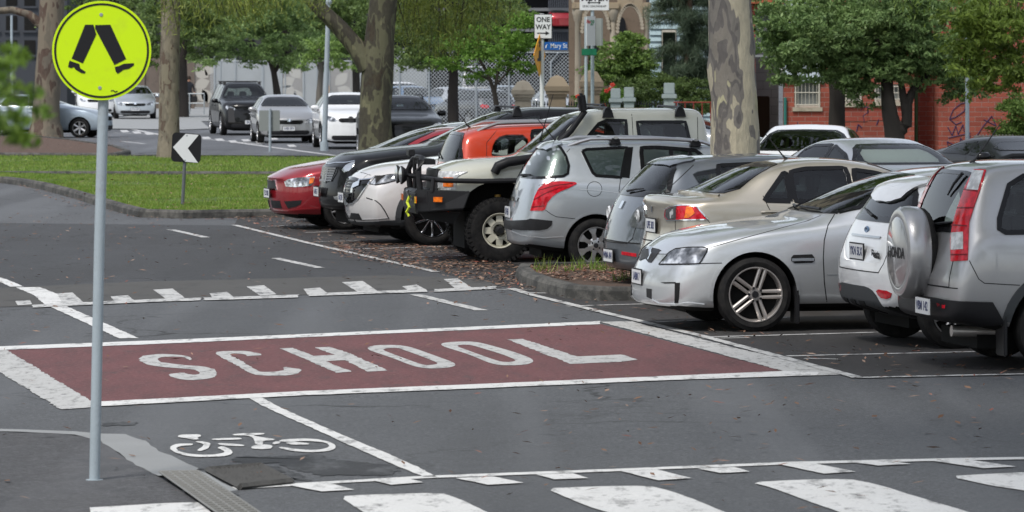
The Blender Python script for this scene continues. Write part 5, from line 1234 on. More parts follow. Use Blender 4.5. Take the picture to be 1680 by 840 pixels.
BK_THIN = bark_mat('pale_bark', [(.22, .19, .145), (.16, .14, .11), (.1, .07, .055), (.2, .175, .13), (.08, .05, .04)], 2.2)
BK_LEFT = bark_mat('peeling_bark', [(.13, .115, .09), (.17, .145, .11), (.08, .052, .042), (.12, .105, .085), (.06, .04, .033)], 1.5)
BK_DARK = mat('dark_bark', (.035, .03, .027), .9)
def limb(mb, pts, rad, n=16, wob=.04, seed=0):
    r_ = random.Random(seed); P_ = []; Q = []
    for i in range(len(pts)-1):
        a, b = Vector(pts[i]), Vector(pts[i+1])
        for k in range(4):
            t = k/4; P_.append(a.lerp(b, t)); Q.append(rad[i]+(rad[i+1]-rad[i])*t)
    P_.append(Vector(pts[-1])); Q.append(rad[-1]); k0 = len(mb.v); mb.tube(P_, Q, n)
    for i in range(len(P_)):
        for j in range(n):
            v = mb.v[k0+i*n+j]; d = v-P_[i]; f = 1+wob*(math.sin(j*1.3+i*.7+seed)+.6*math.sin(j*2.9-i*1.1)); mb.v[k0+i*n+j] = P_[i]+d*f
def tpts(px, d): return [P(x, y, d) for x, y in px]
def tree(name, label, base, d, trunks, blobs, lm, bm_, leaf=(.12, .05), n_l=30, csz=.3, dens=1.0, droop=0, group=None, z0=0, cat='tree', crown_name='crown', seed=0, hollow=.35):
    """trunks: [([(px,py)...],[radius m...])]; blobs: [(px,py,rx_px,ry_px,depth radius m, clusters)]"""
    b = G(*base, z0) if base[1] else P(base[0], 300, d); s = FPX/d
    root = empty(name, (PX(base[0], s), d, z0), 0, label, cat, group); rl = root.location.copy()
    mb = MB()
    for i, (pp, rr) in enumerate(trunks): limb(mb, [p-rl for p in tpts(pp, d)], rr, seed=seed+i)
    if trunks: mb.build('trunk', bm_, root, True)
    C_ = []; Z = []
    for (x, y, rx, ry, rd, n) in blobs:
        c = P(x, y, d)-rl; n = int(n*dens); k = max(3, n//7); mains = blob_clusters(c, (rx/s, rd, ry/s), k, hollow); w_ = NR.randint(0, k, n)
        q = mains[w_]+NR.normal(0, 1, (n, 3))*np.array([csz*.95, csz*.95, csz*.38]); C_.append(q); Z.append(np.tile([csz*.8, csz*.8, csz*.35], (n, 1))*NR.uniform(.5, 1.2, (n, 1)))
    if blobs:
        quads_np(crown_name, leaves(np.concatenate(C_), np.concatenate(Z), n_l, leaf[0], leaf[1], droop), lm, root)
    return root
# big trunks
tree('plane_tree', 'huge mottled cream and grey trunk rising behind the champagne sedan', (1206, 0), 48.3,
     [([(1206,455),(1205,300),(1206,250),(1204,170),(1201,110),(1199,70),(1198,0),(1196,-120),(1190,-420)], [.36,.29,.275,.268,.268,.262,.245,.24,.22])], [], LF_MID, BK_GIANT, seed=3)
tree('gum_tree', 'forked gum tree with mottled olive trunk and hanging leaves, centre left', (616, 0), 106,
     [([(616,272),(616,215),(617,160),(620,100),(624,60),(628,0),(632,-80)], [.5,.42,.39,.4,.36,.34,.3]), ([(606,110),(585,78),(556,44),(530,20),(506,-6),(470,-40)], [.3,.24,.2,.19,.17,.15])],
     [], LF_GUM, BK_MID, seed=9)
tree('gum_tree', 'slim pale gum trunk on the grass just left of the chevron sign', (277, 0), 105,
     [([(277,268),(277,225),(278,150),(279,60),(280,0),(281,-90)], [.33,.265,.25,.235,.24,.22])], [], LF_GUM, BK_THIN, seed=14)
tree('gum_tree', 'broad peeling gum trunk with a side limb on the mulch island, far left', (76, 0), 138,
     [([(74,228),(75,200),(78,150),(82,80),(86,0),(90,-90)], [.62,.47,.42,.42,.4,.38]), ([(66,40),(48,24),(20,16),(-30,20)], [.16,.13,.11,.1])], [], LF_GUM, BK_LEFT, seed=21)
# hanging gum foliage (sprays of long leaves on thin twigs)
def hanging(name, label, d, strands, lm, lw=(.2, .022), n=26, group=None):
    s = FPX/d; root = empty(name, P(strands[0][0], 60, d), 0, label, 'foliage', group); rl = root.location.copy(); tw = MB(); C_ = []
    for (x, y0, ln, sp) in strands:
        a = P(x, y0, d+NR.uniform(-1.5, 1.5))-rl; k = max(3, int(ln/7)); pts = []
        dx = NR.uniform(-.4, .4)
        for i in range(k+1):
            t = i/k; pts.append(Vector((a.x+dx*t*ln/s, a.y, a.z-t*ln/s)))
        tw.tube(pts, [.012*(1-.7*i/k) for i in range(k+1)], 4)
        for p in pts: C_.append([p.x, p.y, p.z])
    tw.build('twig', BK_DARK, root)
    C_ = np.array(C_); quads_np('leaves', leaves(C_, np.tile([.46, .46, .36], (len(C_), 1)), n, lw[0], lw[1], .55), lm, root); return root
st = []
rr_ = random.Random(4)
for i in range(105):
    x = rr_.uniform(650, 905); y0 = rr_.uniform(-40, 10); prof = 95-abs(x-705)*.30+12*math.sin(x*.09)+8*math.sin(x*.23)
    if x > 820: prof = 52-abs(x-860)*.3
    if x > 845 or math.sin(x*.11+1) > .82: continue
    st.append((x, y0, max(12, (prof-y0)*rr_.uniform(.25, 1.0)**.9), 1))
hanging('gum_foliage', 'drooping olive gum leaves hanging at the top, between the forked trunk and the one way sign', 108, st, LF_GUM, lw=(.2, .03), n=9)
st = [(rr_.uniform(270, 420), rr_.uniform(-40, -10), rr_.uniform(20, 60), 1) for i in range(40)]+[(rr_.uniform(420, 530), rr_.uniform(-40, -10), rr_.uniform(10, 38), 1) for i in range(20)]
hanging('gum_foliage', 'short drooping olive gum leaves at the top edge, right of the slim pale trunk', 103, st, LF_GUM, n=12)
st = [(rr_.uniform(1470, 1700), rr_.uniform(-50, -20), rr_.uniform(25, 62), 1) for i in range(12)]
hanging('gum_foliage', 'bright hanging leaf sprays at the top right edge in front of the brick wall', 78, st, LF_RIGHT, lw=(.16, .026), n=10)
# small street trees, left background
TG = 'small trees along the construction hoarding'
tree('street_tree', 'rounded mid green tree behind the dark ute and the near silver hatchback', (455, 0), 196, [([(456,186),(455,155),(449,118),(437,80)], [.22,.17,.13,.08]), ([(450,120),(470,85)], [.1,.05])],
     [(405,55,62,52,2.2,170), (470,50,48,52,2,130), (360,85,30,22,1.5,50), (430,10,80,40,2,160), (465,100,26,16,1.2,36), (400,60,70,50,3,120)], LF_ELM, BK_DARK, (.2, .075), 34, .42, group=TG)
tree('street_tree', 'dark green tree behind the slim pale trunk', (302, 0), 190, [([(302,200),(301,150),(300,100),(304,60)], [.26,.2,.17,.1])],
     [(275,40,50,50,2.5,150), (325,60,36,40,2,90), (262,85,26,22,1.5,40), (320,5,70,40,2,100)], LF_DARK, BK_DARK, (.2, .08), 36, .42, group=TG)
tree('street_tree', 'sparse young tree with thin grey trunk beside the white hatch-backed SUV', (525, 0), 180, [([(523,205),(524,150),(527,110),(522,70)], [.17,.13,.11,.06]), ([(526,120),(512,85)], [.06,.03]), ([(526,112),(545,80)], [.06,.03])],
     [(520,80,24,24,1,40), (550,90,24,22,1,32), (505,98,14,12,.8,16), (574,108,14,10,.8,12)], LF_MID, mat('grey_bark', (.12, .11, .095), .9), (.17, .065), 26, .34, group=TG)
tree('street_tree', 'dense dark tree filling the gap left of the forked gum', (575, 0), 205, [([(586,190),(584,120),(580,40)], [.2,.17,.1])],
     [(560,40,50,50,2.5,170), (600,70,28,34,2,60), (520,20,60,40,2,150), (545,70,60,34,2,80)], LF_DARK, BK_DARK, (.2, .08), 34, .42, group=TG)
tree('street_tree', 'tree with dark forked trunk in front of the mesh fence, right of the forked gum', (743, 0), 142, [([(744,200),(743,160),(744,120),(738,104),(720,70)], [.2,.17,.16,.12,.08]), ([(744,122),(752,100),(756,60)], [.11,.09,.06]), ([(735,100),(712,86)], [.05,.03])],
     [(700,60,55,45,2,150), (760,50,45,40,2,110), (690,98,28,14,1.3,36), (800,30,50,38,2,100)], LF_DARK, BK_DARK, (.18, .06), 34, .4, group=TG)
tree('small_tree', 'bright lime green small tree spreading in front of the mesh fence', (808, 0), 126, [([(818,195),(812,155),(800,120),(785,95),(770,75)], [.09,.07,.05,.04,.02]), ([(812,150),(818,110),(830,70)], [.05,.04,.02]), ([(808,145),(840,110),(856,90)], [.04,.03,.02]), ([(803,130),(760,112),(735,98)], [.035,.025,.015])],
     [(808,70,50,30,1.2,120), (760,62,32,20,1,50), (850,65,28,26,1,50), (790,98,50,18,1,60), (848,112,26,12,.8,26), (728,108,16,12,.6,22), (800,125,30,12,.8,22), (740,58,20,10,.6,18), (862,30,26,22,1,40)], LF_LIME, mat('twig_bark', (.07, .06, .05), .9), (.13, .05), 26, .22, dens=1.0)
for i, (x, y, rx, ry, d, n, m_, lb) in enumerate([(300,0,110,70,250,200,LF_DARK,'deep shade tree crown far behind, above the slim pale trunk'), (620,10,90,60,240,190,LF_DARK,'deep shade tree crown far behind the forked gum'), (160,20,90,70,235,190,LF_DARK,'deep shade tree crown far behind the round yellow sign'), (780,10,80,50,232,150,LF_DARK,'deep shade tree crown far behind the hanging gum leaves'), (470,20,80,60,244,180,LF_MID,'green tree crown far behind the hoarding')]):
    tree('background_tree', lb, (x, 0), d, [([(x,175),(x,40)], [.3,.25])], [(x,y,rx,ry,4,n)], m_, BK_DARK, (.28, .11), 36, .6, group='tall trees far behind', seed=i, hollow=.1)
# right hand trees
tree('street_tree', 'broad leafy tree with forked trunk in front of the red brick wall', (1470, 0), 88, [([(1468,262),(1468,225),(1460,190),(1456,150),(1452,100),(1440,60)], [.25,.2,.17,.13,.12,.08]), ([(1468,222),(1487,205),(1490,170),(1498,145),(1530,112),(1560,90)], [.13,.12,.09,.08,.06,.04]), ([(1488,195),(1482,160),(1474,110)], [.1,.08,.05]), ([(1456,110),(1420,90),(1390,70)], [.06,.05,.03]), ([(1468,215),(1478,200)], [.1,.1])],
     [(1420,50,95,60,1.8,330), (1320,60,70,52,1.5,200), (1530,60,75,62,1.6,230), (1375,105,50,32,1.2,90), (1300,112,34,24,1,40), (1395,150,34,14,.8,30), (1480,105,55,30,1.2,90), (1560,120,40,26,1.2,70), (1440,5,170,40,1.6,250), (1275,30,35,45,1,70), (1350,20,60,40,1.4,90), (1590,150,18,10,.6,14), (1410,95,90,40,1.6,90), (1500,60,100,60,1.6,90), (1290,80,45,40,1.2,40)], LF_ELM, mat('street_bark', (.06, .052, .045), .9), (.13, .045), 34, .22, dens=1.0, hollow=.25)
tree('bare_trunk', 'thick dark straight trunk between the two left brick wall windows', (1373, 0), 92, [([(1373,262),(1373,200),(1373,150),(1371,100),(1370,30)], [.2,.175,.17,.17,.15])], [(1362,60,60,50,1.3,120)], LF_DARK, BK_DARK, (.13, .045), 30, .25)
tree('street_tree', 'yellow green tree leaning in at the right edge', (1720, 0), 80, [([(1720,290),(1718,200),(1710,120),(1690,40)], [.2,.17,.14,.1])],
     [(1640,40,60,55,1.3,160), (1600,90,36,32,1,60), (1660,110,42,34,1,80), (1690,10,70,50,1.5,120), (1620,140,22,16,.7,22), (1576,45,22,30,.8,34)], LF_RIGHT, BK_DARK, (.13, .05), 26, .24, hollow=.2)
def hedge(name, label, d, blobs, lm, leaf, n_l, csz, core=None, cat='hedge', group=None):
    r_ = tree(name, label, (blobs[0][0], 0), d, [], blobs, lm, None, leaf, n_l, csz, cat=cat, group=group, crown_name='leaves', hollow=.1); return r_
hedge('hedge', 'clipped dark hedge behind the silver SUV at the right edge', 88, [(1668,180,22,26,.8,110), (1668,215,24,26,.8,110), (1700,200,24,42,.8,120)], LF_MID, (.07, .035), 30, .16)
hedge('garden_shrub', 'glossy green garden shrub in front of the terrace house veranda', 117, [(1030,90,36,38,1.1,170), (1000,120,28,30,1,100), (1050,120,26,30,1,90), (985,85,12,10,.5,14)], LF_MID, (.11, .055), 34, .22, cat='shrub')
hedge('garden_shrub', 'low sprawling dark shrub under the feathery pine', 114.5, [(1080,150,60,30,.8,200), (1150,160,45,24,.8,130), (1040,165,50,20,.8,110)], LF_DARK, (.1, .04), 34, .22, cat='shrub')
fl_ = hedge('flower_bush', 'light green bush with coral flowers beside the sandstone gate pillar', 113.5, [(985,165,24,22,.6,80), (955,170,16,16,.5,30), (1010,160,14,14,.5,24)], LF_LIME, (.1, .04), 26, .16, cat='bush')
FLM = mat('coral_flower', (.75, .08, .05), .6)
for x, y in ((955,144), (1005,141), (995,151), (1002,148), (972,158), (990,175), (1012,155), (948,160)):
    f = MB()
    for k in range(5):
        a = k*1.257; f.lathe([(0, 0), (.01, .03), (.03, .04), (.05, .03)], 6, 'z', c=(.035*math.cos(a), 0, .035*math.sin(a)))
    o = f.build('flower', FLM, fl_, True); o.location = P(x, y, 112.6)-fl_.location
# feathery casuarina
def casuarina():
    d = 115.5; s = FPX/d; root = empty('casuarina', (PX(1131, s), d, 0), 0, 'feathery grey green pine with thin brown trunk behind the blue grey gate posts', 'tree'); rl = root.location.copy()
    mb = MB(); limb(mb, [p-rl for p in tpts([(1126,180),(1129,100),(1131,40),(1132,-40)], d)], [.12,.1,.09,.07]); r_ = random.Random(8); C_ = []; D = []
    for i in range(75):
        y = r_.uniform(-30, 150); ln = r_.uniform(.6, 1.25); a = r_.uniform(0, 6.28); p0 = P(1130, y, d)-rl; q = p0+Vector((math.cos(a)*ln, math.sin(a)*ln*.6, r_.uniform(-.35, .25)))
        mid = (p0+q)/2+Vector((0, 0, .1)); mb.tube([p0, mid, q], [.025, .016, .006], 5)
        for t in np.linspace(.15, 1, 9): w_ = p0.lerp(q, t); C_.append([w_.x, w_.y, w_.z+.1*math.sin(t*3)])
    mb.build('trunk', mat('pine_bark', (.11, .07, .05), .9), root, True)
    C_ = np.array(C_); quads_np('needles', leaves(C_, np.tile([.16, .16, .18], (len(C_), 1)), 60, .26, .011, .5), LF_PINE, root)
casuarina()
# near blurred leaves at the left edge
def fore():
    d = 9.5; s = FPX/d; root = empty('leafy_branch', P(-40, 260, d), 0, 'bright green leafy twigs hanging close to the camera at the left edge', 'branch'); rl = root.location.copy(); tw = MB(); r_ = random.Random(5); Q = []
    for (x0, y0, x1, y1) in ((-60,60,50,95), (-60,110,60,150), (-60,150,50,200), (-60,170,30,215), (-50,130,80,185), (-60,190,60,240), (-60,90,22,110), (-60,120,20,160)):
        a, b = P(x0, y0, d+r_.uniform(-.5, .5))-rl, P(x1, y1, d+r_.uniform(-.5, .5))-rl; tw.tube([a, (a+b)/2+Vector((0, 0, .01)), b], [.003, .002, .001], 5)
        for i in range(26):
            t = r_.uniform(.2, 1); p = a.lerp(b, t); Q.append([p.x, p.y, p.z])
    tw.build('twig', BK_DARK, root); Q = np.array(Q); quads_np('leaves', leaves(Q, np.tile([.018, .03, .016], (len(Q), 1)), 2, .034, .017, .1), LF_FORE, root)
fore()

# canopies overhead and unseen trees, added for shade and reflections in the car glass
def big_tree(name, label, X, Y, h, r, n, lm, seed, trunk=True, z0=None, leaf=(.34, .16), csz=.8):
    root = empty(name, (X, Y, 0), 0, label, 'tree', 'tall trees round the street'); mb = MB(); z0 = z0 or h*.45; r_ = random.Random(seed)
    if trunk: limb(mb, [(0, 0, 0), (.1, 0, z0), (.3, .2, h*.7)], [.4, .32, .2], seed=seed)
    for i in range(6):
        a = r_.uniform(0, 6.28); limb(mb, [(.1, 0, z0*.9), (math.cos(a)*r*.4, math.sin(a)*r*.4, z0+1.2), (math.cos(a)*r*.8, math.sin(a)*r*.8, h*.75)], [.15, .1, .04], n=8)
    mb.build('trunk', BK_MID, root, True); k = 16; mains = blob_clusters((0, 0, (h+z0)/2), (r, r, (h-z0)/2), k, .4); w_ = NR.randint(0, k, n)
    q = mains[w_]+NR.normal(0, 1, (n, 3))*np.array([1.1, 1.1, .7]); quads_np('crown', leaves(q, np.tile([csz, csz, csz*.6], (n, 1)), 12, leaf[0], leaf[1]), lm, root)
for i, (X, Y, h, r) in enumerate([(-22,-6,15,6), (-9,-14,16,6.5), (6,-12,15,6), (20,-4,17,7), (30,14,15,6), (-20,22,13,5.5), (-24,44,14,6), (-30,70,14,6), (26,42,15,5), (13,-32,18,7), (-14,-36,18,7), (-38,34,14,6), (-46,48,15,6), (-40,60,13,5.5), (-60,42,16,7), (-52,72,15,6)]):
    big_tree('unseen_tree', 'unseen tall leafy tree added behind the camera or outside the view for reflections', X, Y, h, r, 900, LF_MID if i % 2 else LF_DARK, i)  # unseen trees added to break up the sky reflected in paint and glass
def canopy(px, d, h0, h1, r, n, lm, label, seed):
    big_tree('unseen_branches', label, PX(px, FPX/d), d, h1, r, n, lm, seed, False, h0)
canopy(1206, 48.4, 8.5, 14, 5.5, 800, LF_MID, 'leafy branches spreading high over the parked row', 31)
canopy(616, 106, 9, 15, 7, 900, LF_GUM, 'leafy gum branches high above the far bays', 32)
canopy(1640, 30, 8, 13, 4.5, 420, LF_MID, 'unseen leafy branches added high above the nearest parked cars for reflections', 34)  # unseen canopies from here on, added for glass reflections and shade over the row
canopy(1500, 24, 9, 14, 5, 420, LF_DARK, 'unseen leafy branches added high to the right of the school marking for reflections', 35)
canopy(900, 17, 10, 14, 4.5, 320, LF_MID, 'unseen leafy branches added high above the zebra crossing for reflections', 36)
canopy(1000, 75, 9, 15, 6.5, 900, LF_MID, 'unseen leafy branches added high above the middle of the row', 33)
# ------------------------------------------------------------------ buildings and fences
def brick_mat(name, c1, c2, mortar, bw=.24, bh=.086, paint_noise=True):
    m = mat(name, c1, .85); g = geo(m); sx = N(m, 'ShaderNodeSeparateXYZ'); L(m, g, sx.inputs[0]); ad = N(m, 'ShaderNodeMath', operation='ADD'); L(m, sx.outputs[0], ad.inputs[0]); L(m, sx.outputs[1], ad.inputs[1])
    cx = N(m, 'ShaderNodeCombineXYZ'); L(m, ad.outputs[0], cx.inputs[0]); L(m, sx.outputs[2], cx.inputs[1])
    b = N(m, 'ShaderNodeTexBrick'); b.inputs['Scale'].default_value = 1; b.inputs['Brick Width'].default_value = bw; b.inputs['Row Height'].default_value = bh; b.inputs['Mortar Size'].default_value = .007; b.inputs['Mortar Smooth'].default_value = .3
    b.inputs['Color1'].default_value = (*c1, 1); b.inputs['Color2'].default_value = (*c2, 1); b.inputs['Mortar'].default_value = (*mortar, 1); L(m, cx.outputs[0], b.inputs['Vector'])
    n = noise(m, g, 1.3, 5, .65); c = mixc(m, ramp(m, n, [(.4, 0), (.75, .55)]), b.outputs['Color'], [q*.55 for q in c1]); L(m, c, BC(m)); bump(m, b.outputs['Fac'], -.006); return m
BRICK = brick_mat('painted_red_brick', (.24, .06, .04), (.33, .088, .058), (.3, .2, .17), .3, .11)
BRICK2 = brick_mat('red_brick', (.27, .06, .042), (.34, .08, .055), (.3, .2, .17), .3, .11)
WBRICK = brick_mat('white_block', (.5, .5, .49), (.46, .46, .46), (.3, .3, .3), .4, .2)
STONE = worn('sandstone', (.36, .29, .2), (.2, .16, .12), .25, 3, .85)
STONE2 = worn('pale_stucco', (.42, .37, .29), (.26, .22, .17), .2, 2, .85)
BLUEG = worn('blue_grey_paint', (.32, .38, .39), (.2, .22, .22), .15, 4, .7)
DARKB = mat('dark_facade', (.012, .013, .016), .5); FRAMEM = mat('cream_frame', (.5, .47, .4), .6); STEEL = mat('galvanised_steel', (.32, .35, .37), .5, .4)
def root_of(name, px, d, label, cat, group=None): return empty(name, (PX(px, FPX/d), d, 0), 0, label, cat, group)
def wall_part(root, name, px0, px1, y0, y1, d, m, th=.25, z0=None, **k):
    """box wall facing us between picture columns and rows at depth d"""
    a, b = P(px0, y0, d), P(px1, y1, d); zb = b.z if z0 is None else z0
    rl = root.location; mb = MB().box(a.x-rl.x, b.x-rl.x, d-rl.y, d+th-rl.y, zb, a.z); return mb.build(name, m, root, **k)
# --- red brick warehouse with real window openings
def brick_building():
    d = 97; s = FPX/d; root = root_of('brick_warehouse', 1450, d, 'painted red brick warehouse with barred windows and graffiti behind the right hand tree', 'building'); rl = root.location
    X = lambda px: PX(px, s)-rl.x; Z = lambda py: HC-(py-HOR)/s
    wins = [(1303,1346,128,176), (1386,1414,142,169), (1434,1480,138,167)]; xs_ = [1286]; mb = MB()
    top = 8.5
    for (a, b, t, u) in wins:
        mb.box(X(xs_[-1]), X(a), 0, .3, -.1, top); mb.box(X(a), X(b), 0, .3, -.1, Z(u)); mb.box(X(a), X(b), 0, .3, Z(t), top); xs_.append(b)
    mb.box(X(xs_[-1]), X(1500), 0, .3, -.1, top); mb.build('wall', BRICK, root)
    MB().box(X(1500), X(1538), .9, 1.2, -.1, top).box(X(1500)-.0, X(1500)+.02, .3, .9, -.1, top).build('recess_wall', BRICK2, root)
    MB().box(X(1538), X(2300), -.25, .1, -.1, top).box(X(1538), X(1538)+.3, .1, .95, -.1, top).build('wall', BRICK, root)
    pale = mat('pale_render', (.5, .56, .62), .8)
    MB().box(X(1286)-.01, X(1352), -.06, -.002, Z(135), top).build('render_panel', pale, root)
    gl = mat('wired_window', (.2, .21, .2), .35)
    for (a, b, t, u) in wins:
        f = MB(); x0, x1, z0, z1 = X(a), X(b), Z(u), Z(t); fw = .05
        f.box(x0, x1, .05, .12, z0, z0+fw).box(x0, x1, .05, .12, z1-fw, z1).box(x0, x0+fw, .05, .12, z0+fw, z1-fw).box(x1-fw, x1, .05, .12, z0+fw, z1-fw)
        o = f.build('window', FRAMEM, root); MB().box(x0+fw, x1-fw, .13, .15, z0+fw, z1-fw).build('pane', gl, o)
        g = MB(); k = int((x1-x0)/.085)
        for i in range(1, k): q = x0+(x1-x0)*i/k; g.tube([(q, -.02, z0+.02), (q, -.02, z1-.02)], .006, 4)
        for q in (z0+.06, (z0+z1)/2, z1-.06): g.tube([(x0, -.025, q), (x1, -.025, q)], .01, 4)
        for q in (x0+.03, x1-.03): g.tube([(q, -.03, z0-.02), (q, -.03, z1)], .014, 5)
        g.build('bars', FRAMEM, o); MB().box(x0-.04, x1+.04, -.06, .05, z0-.09, z0-.002).build('sill', STONE2, o)
        MB().box(x0-.12, x1+.12, -.012, -.003, z0-.42, z0-.1).build('soldier_course', BRICK2, o)
    # graffiti strokes on the front wall (plain scribble)
    gr = mat('spray_paint', (.05, .03, .08), .7); r_ = random.Random(3)
    def scr(pts, y=-.256, w_=.011): 
        o = MB()
        for a, b in zip(pts, pts[1:]): o.tube([(X(a[0]), y, Z(a[1])), (X(b[0]), y, Z(b[1]))], w_, 4)
        return o
    g = MB()
    for pts in ([(1556,195),(1562,180),(1574,170),(1584,168),(1580,182),(1566,192),(1556,195),(1566,204),(1576,200)], [(1553,208),(1560,222),(1566,206),(1570,220),(1578,204),(1580,216)], [(1556,250),(1552,232),(1564,238),(1560,252),(1572,244),(1574,226),(1584,240),(1590,222)], [(1592,236),(1610,208),(1625,190),(1632,206),(1612,196)], [(1554,226),(1590,218)]):
        q = scr(chain(pts)); g.add(q.v, q.f)
    g.build('graffiti', gr, root)
    g = MB()
    for pts in ([(1412,182),(1416,176),(1424,176),(1424,184),(1416,190),(1418,200)], [(1310,212),(1308,200)], [(1438,205),(1442,195)], [(1405,216),(1408,204),(1414,210)]):
        q = scr(chain(pts), -.008, .012); g.add(q.v, q.f)
    g.build('graffiti', gr, root)
    lg = mat('green_pipe', (.08, .14, .07), .6); MB().tube([(X(1509), .84, 0), (X(1509), .84, 5)], .04, 8).build('drain_pipe', lg, root, True)
    MB().tube([(X(1288), -.05, 0), (X(1288), -.05, Z(160))], .035, 8).build('corner_guard', mat('teal_paint', (.03, .15, .13), .5), root, True)
    # roller door bay to the left
    ro = worn('roller_metal', (.24, .25, .26), (.15, .15, .15), .2)
    m = MB(); z1 = Z(16); z0 = Z(90)
    for i in range(34):
        a = z0+(z1-z0)*i/34; b = z0+(z1-z0)*(i+1)/34; m.prism([(.0, a), (-.035, (a+b)/2), (0, b-.004)], 0, X(1239), X(1284))
    m.build('roller_shutter', ro, root); MB().box(X(1236), X(1285), -.1, .1, z0-.06, z0).build('shutter_rail', ro, root, bevel=.01)
    MB().box(X(1225), X(1239), -.02, .28, -.1, top).box(X(1239), X(1286), .0, .28, z1, top).build('pier', BRICK2, root)
    MB().box(X(1226), X(1300), 5.0, 5.2, 0, 5).build('inner_wall', WBRICK, root)
    MB().box(X(1225)-.1, X(1225), .3, 5, 0, 5).build('inner_wall', WBRICK, root); MB().box(X(1226), X(1300), .32, 5.2, 5, 5.2).build('ceiling', DARKB, root)
    MB().box(X(1253), X(1282), 4.4, 4.9, 0, Z(200)+.55).build('timber_stack', mat('old_timber', (.06, .035, .022), .8), root, bevel=.02)
    tr_ = mat('terracotta', (.35, .1, .05), .7); MB().box(X(1225), X(1290), -.25, .0, Z(6), Z(0)).build('awning_edge', tr_, root)
def chain(p): return p
brick_building()
# --- terrace house with veranda columns and arches
def terrace():
    d = 121; s = FPX/d; root = root_of('terrace_house', 1000, d, 'ornate sandstone terrace house with veranda arches behind the parking signs', 'building'); rl = root.location
    X = lambda px: PX(px, s)-rl.x; Z = lambda py: HC-(py-HOR)/s
    MB().box(X(935), X(1064), 2.2, 2.5, 0, 9).build('wall', worn('house_wall', (.2, .15, .11), (.1, .08, .06), .3), root)
    for (a, b, t) in ((1018,1030,35), (968,984,45)):
        pts = [(X(a), 0), (X(b), 0), (X(b), Z(t+8))]+[((X(a)+X(b))/2+(X(b)-X(a))/2*math.cos(q), Z(t+8)+.28*math.sin(q)) for q in [i*math.pi/8 for i in range(1, 8)]]+[(X(a), Z(t+8))]
        MB().prism(pts, 1, 2.1, 2.19).build('window', DARKB, root)
    for px, w_ in ((948, 11), (1006, 12), (1061, 8)):
        m = MB(); r_ = w_/2/s; x = X(px); m.lathe([(0, r_*1.5), (.35, r_*1.5), (.4, r_*1.1), (.45, r_), (3.6, r_*.88), (3.65, r_*1.25), (3.8, r_*1.5), (3.85, r_*1.7), (3.95, r_*1.7)], 20, 'z', c=(x, 0, 0)); m.build('column', STONE2, root, True)
        MB().box(x-r_*1.8, x+r_*1.8, -r_*1.8, r_*1.8, 3.95, 4.15).build('column_capital', STONE, root, bevel=.03)
    # arched frieze between columns
    for a, b in ((948, 1006), (1006, 1061)):
        xa, xb = X(a)+.12, X(b)-.12; zc = Z(52); rx = (xb-xa)/2; n = 24; out = [(xa, 5.2)]+[(xa, zc)]
        arc = [((xa+xb)/2-rx*math.cos(math.pi*i/n), zc+(Z(8)-zc)*math.sin(math.pi*i/n)+.0) for i in range(n+1)]
        MB().prism([(xa, 5.2)]+arc+[(xb, 5.2)], 1, -.1, .1).build('arch', STONE, root)
        m = MB()
        for i in range(n):
            p = arc[i]; m.lathe([(-.12, 0), (-.12, .05), (.0, .06)], 8, 'y', c=(p[0], 0, p[1]))
        m.build('arch_moulding', STONE2, root)
    m = MB(); m.box(X(930), X(1066), -.35, .3, 5.2, 5.45).box(X(930), X(1066), -.45, .3, 5.45, 5.6); m.build('cornice', STONE, root, bevel=.03)
    MB().box(X(930), X(1066), -.2, 2.2, -.05, .25).build('veranda_floor', STONE, root)
    # brackets on the left face
    for k in range(3): MB().prism([(0, 4.0), (.0, 4.7), (-.5, 4.7), (-.35, 4.45), (-.1, 4.3)], 1, -.1, .1).xf(Matrix.Translation((X(948)-.1-k*.001, k*.5, 0))).build('bracket', STONE2, root)
terrace()
def weatherboard():
    d = 123; s = FPX/d; root = root_of('weatherboard_house', 1115, d, 'pale blue weatherboard house wall behind the feathery pine', 'building'); rl = root.location; X = lambda px: PX(px, s)-rl.x
    pb = mat('pale_blue_board', (.36, .47, .5), .7); m = MB(); m.box(X(1066), X(1230), .05, .3, 0, 8)
    for i in range(44): m.prism([(.05, i*.18), (-.02, i*.18), (.04, i*.18+.18)], 0, X(1066), X(1230))
    m.build('wall', pb, root)
    f = MB().box(X(1085), X(1110), -.06, -.03, 1.9, 3.4); o = f.build('window', FRAMEM, root, bevel=.02); MB().box(X(1087), X(1108), -.075, -.062, 1.98, 3.32).build('pane', GLASS, o)
    MB().box(X(1050), X(1240), -.5, .4, 8, 8.3).build('eave', STONE2, root)
weatherboard()
# --- gate pillars
def pillar(px, yt, wpx, d, m, label, group, cat='gate pillar'):
    s = FPX/d; root = root_of('gate_pillar', px, d, label, cat, group); h = HC-(yt-HOR)/s; w_ = wpx/2/s
    MB().box(-w_*1.15, w_*1.15, -w_*1.15, w_*1.15, 0, .25).build('base', m, root, bevel=.02)
    MB().box(-w_, w_, -w_, w_, .25, h*.72).build('shaft', m, root, bevel=.015)
    c = MB()
    for z0, z1, e in ((.72, .76, 1.12), (.76, .80, 1.3), (.80, .86, 1.42)): c.box(-w_*e, w_*e, -w_*e, w_*e, h*z0, h*z1)
    c.add([(x*w_*1.36, y*w_*1.36, h*.86) for x, y in ((-1, -1), (1, -1), (1, 1), (-1, 1))]+[(x*w_*.7, y*w_*.7, h*.97) for x, y in ((-1, -1), (1, -1), (1, 1), (-1, 1))]+[(0, 0, h)], [(0, 1, 5, 4), (1, 2, 6, 5), (2, 3, 7, 6), (3, 0, 4, 7), (4, 5, 8), (5, 6, 8), (6, 7, 8), (7, 4, 8)])
    c.build('cap', m, root); return root
SP = 'sandstone gate pillars'
pillar(858, 131, 27, 116, STONE2, 'sandstone pillar with pointed cap left of the white one way sign pole', SP)
